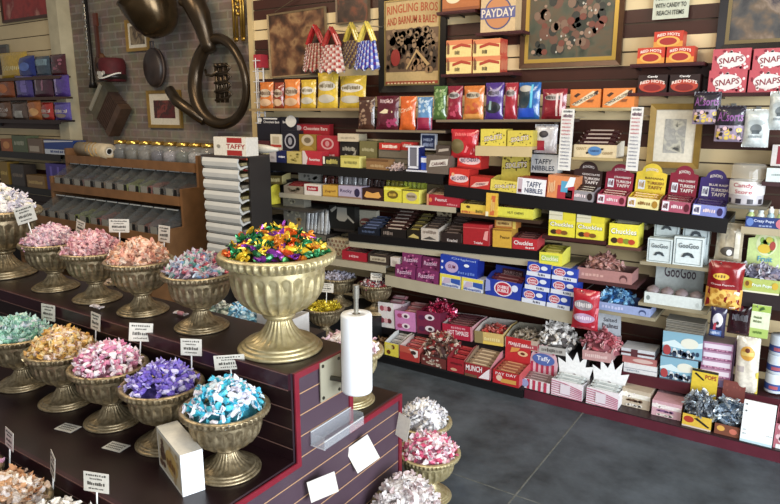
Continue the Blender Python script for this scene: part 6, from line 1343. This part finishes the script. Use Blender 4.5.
# ---- low shelf, left bay
W5 = 3.605
cow = [('e', .25, .76, .14, .11, '#a84a58'), ('e', .72, .76, .14, .10, '#6a2430'), ('e', .5, .76, .13, .10, '#d8a0a8'), ('e', .25, .28, .14, .11, '#8a3a48'), ('e', .72, .28, .14, .10, '#6a2430'), ('e', .5, .28, .13, .10, '#d8a0a8')]
tt, g = tray((379, 323.5, 394.5, 325.5, 299), W5, 'R5', .22, '#d4d0d0', cow, 'white cow face tray, left end of the low shelf', '#b8b0a8', hb=.145, side='#d8c4c8')
fill_bars(g, 5, ('#a87078', '#c8a8a8'), 'pinkish pack lying in the white cow face tray', 'packs in the white cow face tray', z1=.11, z0=.06, hh=.02)
cow2 = [('e', .24, .76, .13, .11, '#a83a6a'), ('e', .54, .78, .20, .14, '#e0ccd8'), ('e', .54, .76, .09, .08, '#4a3440'), ('e', .24, .24, .13, .11, '#a83a6a'), ('e', .54, .26, .20, .14, '#e0ccd8'), ('e', .54, .25, .09, .08, '#4a3440')]
tt, g = tray((395.5, 329, 416, 331.5, 310), W5-.01, 'R5', .24, '#c87ab4', cow2, 'bright pink cow face tray second on the low shelf', '#a0788a', hb=.13, side='#c890b4')
fill_bars(g, 5, ('#b86a68', '#d8a0a0'), 'rosy pack lying in the bright pink tray', 'packs in the bright pink tray', z1=.13, z0=.05, hh=.022)
cow3 = [('e', .22, .72, .14, .11, '#5a1c44'), ('e', .56, .76, .20, .13, '#d8ccd4'), ('e', .58, .75, .09, .07, '#3a2430'), ('e', .22, .24, .14, .11, '#5a1c44'), ('e', .56, .27, .20, .13, '#d8ccd4'), ('e', .58, .26, .09, .07, '#3a2430')]
tt, g = tray((417, 334.5, 441, 337.5, 312), W5-.015, 'R5', .24, '#7a2244', cow3, 'plum cow face tray of shiny red candy', '#6a2038', hb=.13, side='#6a2038')
candy_heap((g[0]+.01, W5+.13, g[1]+.07), .135, .12, [('#a01c40', '#c84a68'), ('#c02850', '#e08aa0'), ('#8a1834', '#b83a58')], 'heap of shiny crimson wrapped candy in the plum tray', n=70, s=1.15, foil=True, core='#6a1430', sy=.75)
tt, g = tray((442.5, 339, 472.5, 342.5, 325), W5-.02, 'R5', .23, '#b01c38', [('t', 'HOT TAMALES', .18, .30, .88, .62, '#e8d4d8'), ('s', .3, .72, .8, .88, '#d88a98'), ('r', .95, 0, 1, 1, '#c87c8c')], 'crimson tray with white lettering on the low shelf', '#a89c98', hb=.11, side='#c89098')
fill_bars(g, 6, ('#4a2024', '#8a5058'), 'dark cinnamon pack lying in the crimson lettered tray', 'cinnamon packs', z1=.10)
tt, g = tray((474.5, 342.5, 503.5, 345.5, 331), W5-.02, 'R5', .23, '#c8a860', [('r', 0, 0, .3, 1, '#8a7a4c'), ('s', .35, .3, .9, .6, '#e0d08a'), ('r', .3, .0, 1, .25, '#d8b848')], 'straw yellow tray of red pieces on the low shelf', '#c0b8b0', hb=.105)
candy_heap((g[0], W5+.09, g[1]+.03), .10, .06, [('#b83430', '#d87068'), ('#8a2c28', '#b86a60'), ('#6a3a34', '#9a6a60')], 'scattered red wrapped pieces in the straw yellow tray', n=34, s=1.0, core='#6a4a44', sy=.8)
tt, g = tray((505, 346, 538, 349, 336), W5-.02, 'R5', .23, '#b09a88', [('r', .2, .1, 1, .55, '#a83a48'), ('s', .3, .2, .9, .45, '#d8b0a8')], 'pale brown tray of taupe pieces on the low shelf', '#a8a08e', hb=.10)
candy_heap((g[0], W5+.09, g[1]+.03), .11, .06, [('#8a7c6a', '#a89c88'), ('#6a5c50', '#9a8c7a'), ('#a09484', '#c0b4a4')], 'pile of taupe wrapped pieces in the pale brown tray', n=40, s=1.0, core='#5a5044', sy=.8)
tt, g = tray((539, 350, 566, 353, 343), W5-.02, 'R5', .22, '#a8a4a0', [('s', .1, .2, .9, .8, '#5a5450')], 'grey tray of black and white wrapped candy', '#6a6660', hb=.07)
candy_heap((g[0], W5+.08, g[1]+.04), .11, .13, [('#d0ccc8', '#e0dcd8'), ('#4a4444', '#d8d4d0'), ('#c8c4c0', '#3a3434'), ('#dcd8d4', '#c0bcb8')], 'tall heap of black and white wrapped candy', n=66, s=1.25, core='#4a4644', sy=.75)
tt, g = tray((582.5, 352.5, 612, 355, 343), W5-.02, 'R5', .22, '#b88a88', [('s', .1, .3, .9, .7, '#d8b8b4')], 'rose tray of pink patties with white lettered header', '#c8c8cc', hb=.10, header=dict(h=.24, w=.95, col='#c4ccd4', decor=[('t', 'Salted', .35, .74, .85, .84, '#4a4a54'), ('t', 'Pralines', .3, .58, .9, .70, '#4a3a44'), ('e', .72, .40, .09, .06, '#a8b0b8')]))
candy_heap((g[0], W5+.085, g[1]+.045), .11, .10, [('#a8545c', '#c8848a'), ('#8a3c44', '#b87078'), ('#b87078', '#d0a0a0')], 'heap of pink pralines in the rose tray', n=54, s=1.2, core='#7a3c44', sy=.75)

# ---- floor platform, left bay
Y6 = 3.425
candy_heap(tuple(at_y(383, 350, 3.60)[:2])+(PA,), .06, .03, [('#8a6a48', '#a88a60'), ('#6a5038', '#9a7a54')], 'few tan bars scattered at the left end of the platform', n=14, s=1.2, core='#3a2c20')
tt, g = tray((384.5, 358.5, 398.5, 360, 346), Y6, PA, .23, '#d8c838', [('e', .6, .72, .14, .17, '#6a3a14'), ('e', .3, .28, .14, .17, '#6a3a14'), ('s', .1, .5, .6, .9, '#e8dc7a')], 'yellow and white tray at the left end of the platform', '#c8ccc8', hb=.125, side='#c8c4b0')
fill_bars(g, 4, ('#8a8c8c', '#b0b2b0'), 'silver pack lying in the yellow and white tray', 'packs in the yellow and white tray', z1=.10, z0=.05)
tt, g = tray((399.5, 361.5, 419, 364, 348), Y6-.005, PA, .23, '#b0302c', [('r', .0, .55, .8, 1, '#c0503c'), ('p', [(.5,.9),(.95,.85),(.95,.4),(.8,.3)], '#e0d4cc'), ('e', .72, .66, .14, .14, '#3a2420')], 'red orange tray second on the platform', '#c8b8b0', hb=.12, side='#b85048')
fill_bars(g, 4, ('#8a2028', '#c05a54'), 'red pack lying in the red orange tray', 'packs in the red orange tray', z1=.10, z0=.05)
tt, g = tray((421, 366.5, 446, 369.5, 357), Y6-.005, PA, .24, '#6a2c28', [('n', 0, 0, 1, 1, 14, .07, .1, '#c8b8a8'), ('s', .2, .2, .8, .5, '#a8907c')], 'brown red tray heaped with dark speckled bags', '#5a2c28', hb=.09)
candy_heap((g[0], Y6+.11, g[1]+.05), .125, .13, [('#6a2824', '#c8b8ac'), ('#4a2420', '#8a4c40'), ('#8a2c2c', '#d0c4b8'), ('#5a4034', '#a89484')], 'heap of dark speckled wrapped candy on the platform', n=64, s=1.25, core='#3a1c1a', sy=.8)
tt, g = tray((447, 370.5, 464, 373, 357), Y6-.008, PA, .25, '#a01e28', [('s', .2, .55, .9, .75, '#5a1418'), ('e', .4, .2, .2, .1, '#c89a78')], 'dark red tray left of the white lettered bar tray', '#8a2a30', hb=.14, side='#b86a64')
fill_bars(g, 5, ('#9a2028', '#b83a3c'), 'red bar lying in the dark red tray', 'bars in the dark red tray', z1=.12, z0=.05)
tt, g = tray((464.5, 377.5, 490, 381, 364.5), Y6-.012, PA, .27, '#9a2028', [('d', 'MUNCH', .04, .45, .68, .88, .06, '#e8e0e0'), ('p', [(.55,.05),(.98,.1),(.98,.9),(.85,.7)], '#e0d4d8'), ('r', 0, .0, .5, .2, '#6a4a34')], 'red tray with bold white lettering full of brown bars', '#8a7058', hb=.14, side='#c87c84')
fill_bars(g, 7, ('#8a7058', '#c0a888'), 'brown nut bar stepped in the bold lettered tray', 'bars in the bold lettered tray', z1=.13)
tt, g = tray((492.5, 382, 519, 385.5, 369), Y6-.012, PA, .25, '#b81c24', [('e', .25, .45, .12, .22, '#d8b8a0'), ('d', 'PAY DAY', .1, .7, .9, .9, .06, '#e8c8c8'), ('p', [(.3,.15),(.9,.2),(.9,.5),(.35,.45)], '#c8903c')], 'bright red tray with raised red header', '#a83034', hb=.10, header=dict(h=.245, w=.98, y=.7, col='#c02428', decor=[('t', 'PEANUT BAR', .12, .80, .88, .88, '#e8d0d0'), ('e', .70, .62, .2, .07, '#d8b080'), ('e', .70, .62, .09, .035, '#6a2c1c'), ('p', [(.2,.6),(.5,.66),(.6,.76),(.25,.74)], '#d08a3c')]), side='#c84a4c')
fill_bars(g, 4, ('#8a4a34', '#c08a60'), 'caramel bar lying in the bright red tray', 'bars in the bright red tray', z1=.08, f1=.62)
# ---- platform, right bay
Y7 = 3.472
ST = [('r', .0+.2*k, 0, .1+.2*k, 1, '#b8304c') for k in range(5)]
tt, g = tray((521, 389, 549.5, 393, 379.5), Y7, PB, .24, '#d8ccd0', ST+[('e', .12, .55, .14, .4, '#8a94c0')], 'red and white striped carnival tray with domed header', '#8a6a68', hb=.07,
    header=dict(h=.25, shape='dome', w=1.0, y=.52, col='#d0a4b0', decor=[('r', .04+.19*k, 0, .13+.19*k, .52, '#b02c48') for k in range(5)]+[('n', .05, .55, .95, .98, 12, .05, .05, '#b83a58'), ('e', .5, .62, .40, .15, '#4a62a8'), ('t', 'Taffy', .26, .55, .74, .70, '#d8dce8')]), side='#c88a98')
fill_bars(g, 4, ('#7a6464', '#a89090'), 'greyish brown slab lying in the striped carnival tray', 'slabs in the striped carnival tray', z1=.06, hh=.012, f1=.48)
for (x0, x1, yb, yt, lab, lb2) in ((550.5, 582, 397.5, 381.5, 'white starburst header tray with striped front, left of the pair', 'left'), (585.5, 618, 403.5, 387, 'white starburst header tray with striped front, right of the pair', 'right')):
    DG = []
    for k in range(7): DG.append(('p', [(0,.05+.14*k),(.42,.0+.14*k),(1,-.02+.1*k if k else 0),(1,.05+.1*k),(.42,.06+.14*k),(0,.11+.14*k)], '#c07088'))
    tt, g = tray((x0, yb, x1, yb+3.4, yt), Y7, PB, .22, '#e0d8dc', DG+[('r', .3, .2, .62, .8, '#d8ccd4')], lab, '#a8a0a0', hb=.085, side='#e0dce0', header=dict(h=.245, shape='star', w=1.0, y=.55, col='#e4e6e6', decor=[('e', .52, .42, .06, .03, '#8a7a80'), ('s', .46, .34, .60, .37, '#6a5a64')]))
    fill_bars(g, 3, ('#a8b0b0', '#d0d8d8'), 'pale glassy slab lying in the %s starburst tray' % lb2, 'slabs in the %s starburst tray' % lb2, z1=.085, hh=.014, f1=.5)
LACE = lambda a, b: [('r', 0, .55, 1, .80, a), ('n', 0, .5, 1, .86, 12, .05, .07, '#e8e0d8'), ('n', 0, .28, 1, .5, 10, .07, .08, b), ('n', 0, 0, 1, .25, 10, .07, .08, '#d8d0c4')]
carton((621, 401.5, 650, 405, 384), 3.56, PB, .16, '#b8a890', LACE('#e0dccc', '#6a4a34'), 'cream lace pattern box on the right platform', top='#b0a088')
carton((651, 414, 681, 418, 399), 3.53, PB, .20, '#c89aa4', LACE('#e0d4d4', '#8a5a88'), 'pink lace pattern box on the right platform', top='#c8949c')
def header_bag(x0, x1, yb, yt, hy, col, lab, hcol, dec, lcol, ldec, heapc, hl):
    tt, g = tray((x0, yb, x1, yb+3.5, yt), 3.49, PB, .15, lcol, ldec, lab, '#2a2a2c', hb=.09, header=dict(h=hy+.03, w=.92, y=.98, shape='rect' if 'yellow' in lab else 'arch', col=hcol, decor=dec))
    candy_heap((g[0], 3.565, g[1]+.06), .07, .10, heapc, hl, n=42, s=1.35, foil=True, core='#2c2e34', sy=.8)
header_bag(681.5, 711, 425, 412.5, .245, '#5a5e64', 'yellow labelled display of silver wrapped pops on the right platform', '#d8b828', [('r', 0, .95, 1, 1, '#2a2420'), ('d', 'POPS', .52, .82, .94, .91, 0, '#a82420'), ('p', [(.1,.9),(.45,.78),(.5,.8),(.15,.93)], '#2a2018')], '#d8b030', [('e', .22, .6, .18, .26, '#b03420'), ('p', [(.4,.75),(.9,.2),(.95,.3),(.5,.85)], '#2a2018'), ('r', 0, 0, 1, .12, '#c8b8a8')], [('#8a9098', '#c0c8d0'), ('#4a5058', '#a8b0b8'), ('#6a7078', '#d0d8dc')], 'heap of silver wrapped pops behind the yellow label')
header_bag(714, 739.5, 430, 419.5, .215, '#5a5e64', 'brown labelled display of pale blue wrapped pops beside the yellow one', '#7a3c34', [('n', .1, .7, .9, .95, 5, .06, .04, '#8a4a40')], '#7a4430', [('e', .25, .6, .16, .26, '#d8a040'), ('e', .75, .5, .16, .26, '#c86a54')], [('#a8b8c8', '#d0dce4'), ('#6a8098', '#c0ccd8'), ('#c8d4dc', '#8898a8')], 'heap of pale blue wrapped pops behind the brown label')
t = carton((739.5, 438, 772.5, 442, 396.5), 3.478, PB, .012, '#e8ecec', [('s', .06, .18, .18, .22, '#8a9a98'), ('s', .06, .28, .16, .31, '#a8b4b4'), ('r', .0, .0, 1, .06, '#b8d4dc'), ('s', .8, .24, 1, .27, '#b8c4c4'), ('e', .1, .92, .03, .02, '#4a4a4c'), ('e', .1, .76, .03, .02, '#4a4a4c')], 'large white sign board standing at the front of the platform', 'sign', name='sign_board')
o, g = tray((773.5, 440, 800, 443, 415), 3.49, PB, .18, '#b0606c', [('n', 0, .2, 1, 1, 12, .12, .12, '#d8b0b4'), ('r', .1, .0, .8, .18, '#d8d8d8')], 'pink patterned tray at the right edge of the platform', hb=.17)
# ---- low shelf, right bay
W6 = 3.645
WIN = [('r', 0, 0, 1, 1, '#7aaac0'), ('p', [(0,.55),(.3,.7),(.55,.5),(1,.72),(1,.5),(.5,.38),(0,.45)], '#c8dce0'), ('e', .68, .62, .22, .2, '#d8d8c8'), ('n', .0, .0, 1, .42, 14, .06, .12, '#c8d0d4'), ('n', 0, 0, 1, .4, 9, .055, .11, '#2a3a54'), ('e', .12, .28, .1, .2, '#a83a3c'), ('r', 0, .0, 1, .05, '#4a4a54')]
w1 = carton((659.5, 376, 697.5, 380.5, 353.5), W6, 'R5R', .12, '#8ab0c4', WIN, 'blue snowy picture box, lower of the stacked two', side='#2a2c34', top='#8a8478')
w2 = carton((662, 353.5, 702.5, 357.5, 328), W6+.002, w1, .12, '#8ab0c4', WIN, 'blue snowy picture box, upper of the stacked two', side='#3a3a40', top='#8a8478')
z = INFO[w2.name][1]
xc, _, w, h, rot = place((662, 353.5, 702.5, 357.5, 328), W6, None)
for k in range(5):
    t = thing('flat_pack', 'thin grey flat pack lying on the snowy boxes, %s from the top' % ['fifth', 'fourth', 'third', 'second', 'first'][k], 'flat pack', (xc, W6+.004+.004*(k % 2), z+.0006+.0135*k), 'grey flat packs on the snowy boxes', (0, rot, R(random.uniform(-2, 2))))
    MB().box(-w*.48, w*.48, 0, .11, 0, .011).build('pack_body', paper('#8f897c'), t); MB().box(-w*.48, w*.48, -.0008, 0, .003, .007).build('edge_line', ink('#4a463e'), t)
o = carton((623, 374, 657, 377.5, 365), W6+.005, 'R5R', .16, '#d0d0d0', [('r', .0, .45, 1, .5, '#6a7080'), ('s', .1, .15, .5, .4, '#a0a8b0')], 'flat white box low left of the snowy boxes', name='flat_box')
z = INFO[o.name][1]
o = carton((622, 362.5, 657, 366, 356), W6+.01, o, .15, '#a8605c', [('e', .6, .5, .3, .3, '#c8a8a0')], 'flat rose brown box in the stack left of the snowy boxes', top='#5a2c2c', name='flat_box')
carton((621, 353, 655, 356, 346), W6+.015, o, .14, '#c0c4c8', [('r', 0, .3, 1, .6, '#5a2a2c'), ('r', .3, 0, .5, 1, '#5a2c30')], 'flat grey and maroon box on top of the stack left of the snowy boxes', name='flat_box')
PK = [('r', 0, .0, 1, .22, '#8a4a70'), ('r', .05, .28, .95, .8, '#d8ccd8'), ('n', 0, 0, 1, .3, 8, .04, .1, '#c88aa8')]
zz_ = 'R5R'; names = ['bottom', 'second from the bottom', 'middle', 'second from the top', 'top']
for k in range(5):
    y = 378-9.2*k; x = 699.5+1.0*k
    o = carton((x, y-1, x+31, y+2.2, y-9.6), 3.66+.002*k, zz_, .14, '#a87a98', PK if k else [('r', .05, .55, .6, .95, '#d8c8d4'), ('n', 0, 0, 1, .55, 10, .06, .12, '#c04a58'), ('r', .65, .1, .95, .8, '#8a7ab0')], 'flat pink and white striped box, %s of the pile at right' % names[k], group='pile of pink and white striped boxes', side='#6a4a6a', top='#7a6a74', name='flat_box'); zz_ = o
bag((708, 336.5, 724.5, 337, 307.5), 3.56, None, .03, '#2a2444', [('e', .5, .6, .32, .24, '#d0ccd8'), ('e', .5, .5, .1, .06, '#2a2024'), ('p', [(.25,.25),(.4,.2),(.45,.5),(.3,.5)], '#b03444'), ('r', .05, .06, .8, .26, '#4a68a8'), ('s', .12, .1, .72, .22, '#c8d4e8')], 'small dark blue bag with a white animal face')
p_ = at_y(716, 308.5, 3.56); peg(p_.x, 3.56, p_.z, 'metal peg holding the animal face bag')
bag((726, 334, 749, 334.5, 303), 3.66, None, .04, '#3a1820', [('s', .2, .45, .9, .7, '#8a8a94'), ('p', [(.0,.2),(.5,.1),(1,.3),(1,.1),(0,.05)], '#8a3a34'), ('e', .45, .88, .2, .1, '#a02038')], 'dark maroon bag behind the animal face bag')
p_ = at_y(737, 304, 3.66); peg(p_.x, 3.66, p_.z, 'metal peg holding the dark maroon bag')
carton((748.5, 337, 767.5, 338.5, 304.5), 3.56, None, .012, '#d4dcb8', [('r', 0, .80, 1, 1, '#9ab848'), ('r', 0, 0, 1, .28, '#a0bc58'), ('s', .15, .58, .6, .66, '#6a7a48'), ('s', .15, .46, .6, .54, '#6a7a48'), ('s', .2, .12, .7, .22, '#5a7a2c'), ('p', [(.4,.82),(.7,.9),(.6,.97),(.45,.93)], '#3a5a1c')], 'tall pale green card hanging at right', 'candy pack', name='candy_pack')
p_ = at_y(758, 306, 3.57); peg(p_.x, 3.572, p_.z, 'metal peg holding the tall green card')
bag((733, 391, 757.5, 392, 336.5), 3.66, 'R5R', .07, '#d8d0c0', [('e', .5, .74, .30, .13, '#d89a34'), ('r', .24, .70, .76, .77, '#e0c060'), ('e', .5, .80, .1, .04, '#6a2c1c'), ('r', .1, .40, .4, .50, '#a89c98'), ('p', [(.9,.0),(1,.0),(1,.4),(.9,.4)], '#d8c040')], 'tall white bag with round orange emblem', topcol='#d8d0c0')
for r_ in range(3):
    for c_ in range(2):
        a = at_y(762+19*c_, 395, 3.69); zz0 = .268+.104*r_+.0012
        t = thing('candy_tin', 'blue and white tin, %s in the %s column of the right edge stack' % (['bottom', 'middle', 'top'][r_], ['left', 'right'][c_]), 'tin', (a.x+.047, 3.72, zz0), 'blue and white tins')
        q = MB(); q.lathe([(.001,0),(.043,0),(.045,.004),(.045,.096),(.043,.10),(.001,.10)], 28); q.build('can_body', mat('#ccd4dc', .3), t, True)
        q = MB(); q.lathe([(.0456,.016),(.0456,.05)], 28); q.build('blue_band', ink('#2c4a94'), t, True)
        q = MB(); q.add([(.0462*math.sin(-.5+.9*i/6), -.0462*math.cos(-.5+.9*i/6), z) for z in (.022, .04) for i in range(7)], [(i, i+1, 8+i, 7+i) for i in range(6)]); q.build('red_patch', ink('#b0505c'), t)
# ------------------------------------------------------------------ lighting
def area(name, loc, target, sx, sy, power, col):
    d = bpy.data.lights.new(name, 'AREA'); d.shape = 'RECTANGLE'; d.size = sx; d.size_y = sy; d.energy = power; d.color = col
    o = bpy.data.objects.new(name, d); COL.objects.link(o); o.location = loc
    o.rotation_euler = (Vector(target)-Vector(loc)).to_track_quat('-Z', 'Y').to_euler(); return o
area('shop_window_daylight', (3.0, .9, 1.5), (-1.2, 2.4, .6), 3.0, 2.2, 320, (.86, .93, 1.0))
area('street_door_daylight', (1.2, -1.6, 1.9), (-1.6, 2.6, .8), 1.8, 2.0, 75, (.9, .95, 1.0))
area('ceiling_lamp_warm', (-4.0, 1.6, 3.4), (-4.2, 2.6, 1.0), 1.2, 1.2, 50, (1.0, .80, .55))
area('ceiling_lamp_middle', (-1.6, 1.6, 3.4), (-1.6, 3.0, 1.2), 1.2, 1.2, 45, (1.0, .86, .66))
w = bpy.data.worlds.new('room_light'); SC.world = w; w.use_nodes = True
w.node_tree.nodes['Background'].inputs['Color'].default_value = (.85, .82, .78, 1); w.node_tree.nodes['Background'].inputs['Strength'].default_value = .26
SC.view_settings.view_transform = 'Standard'; SC.view_settings.look = 'None'; SC.view_settings.gamma = 1; SC.view_settings.exposure = 0.1
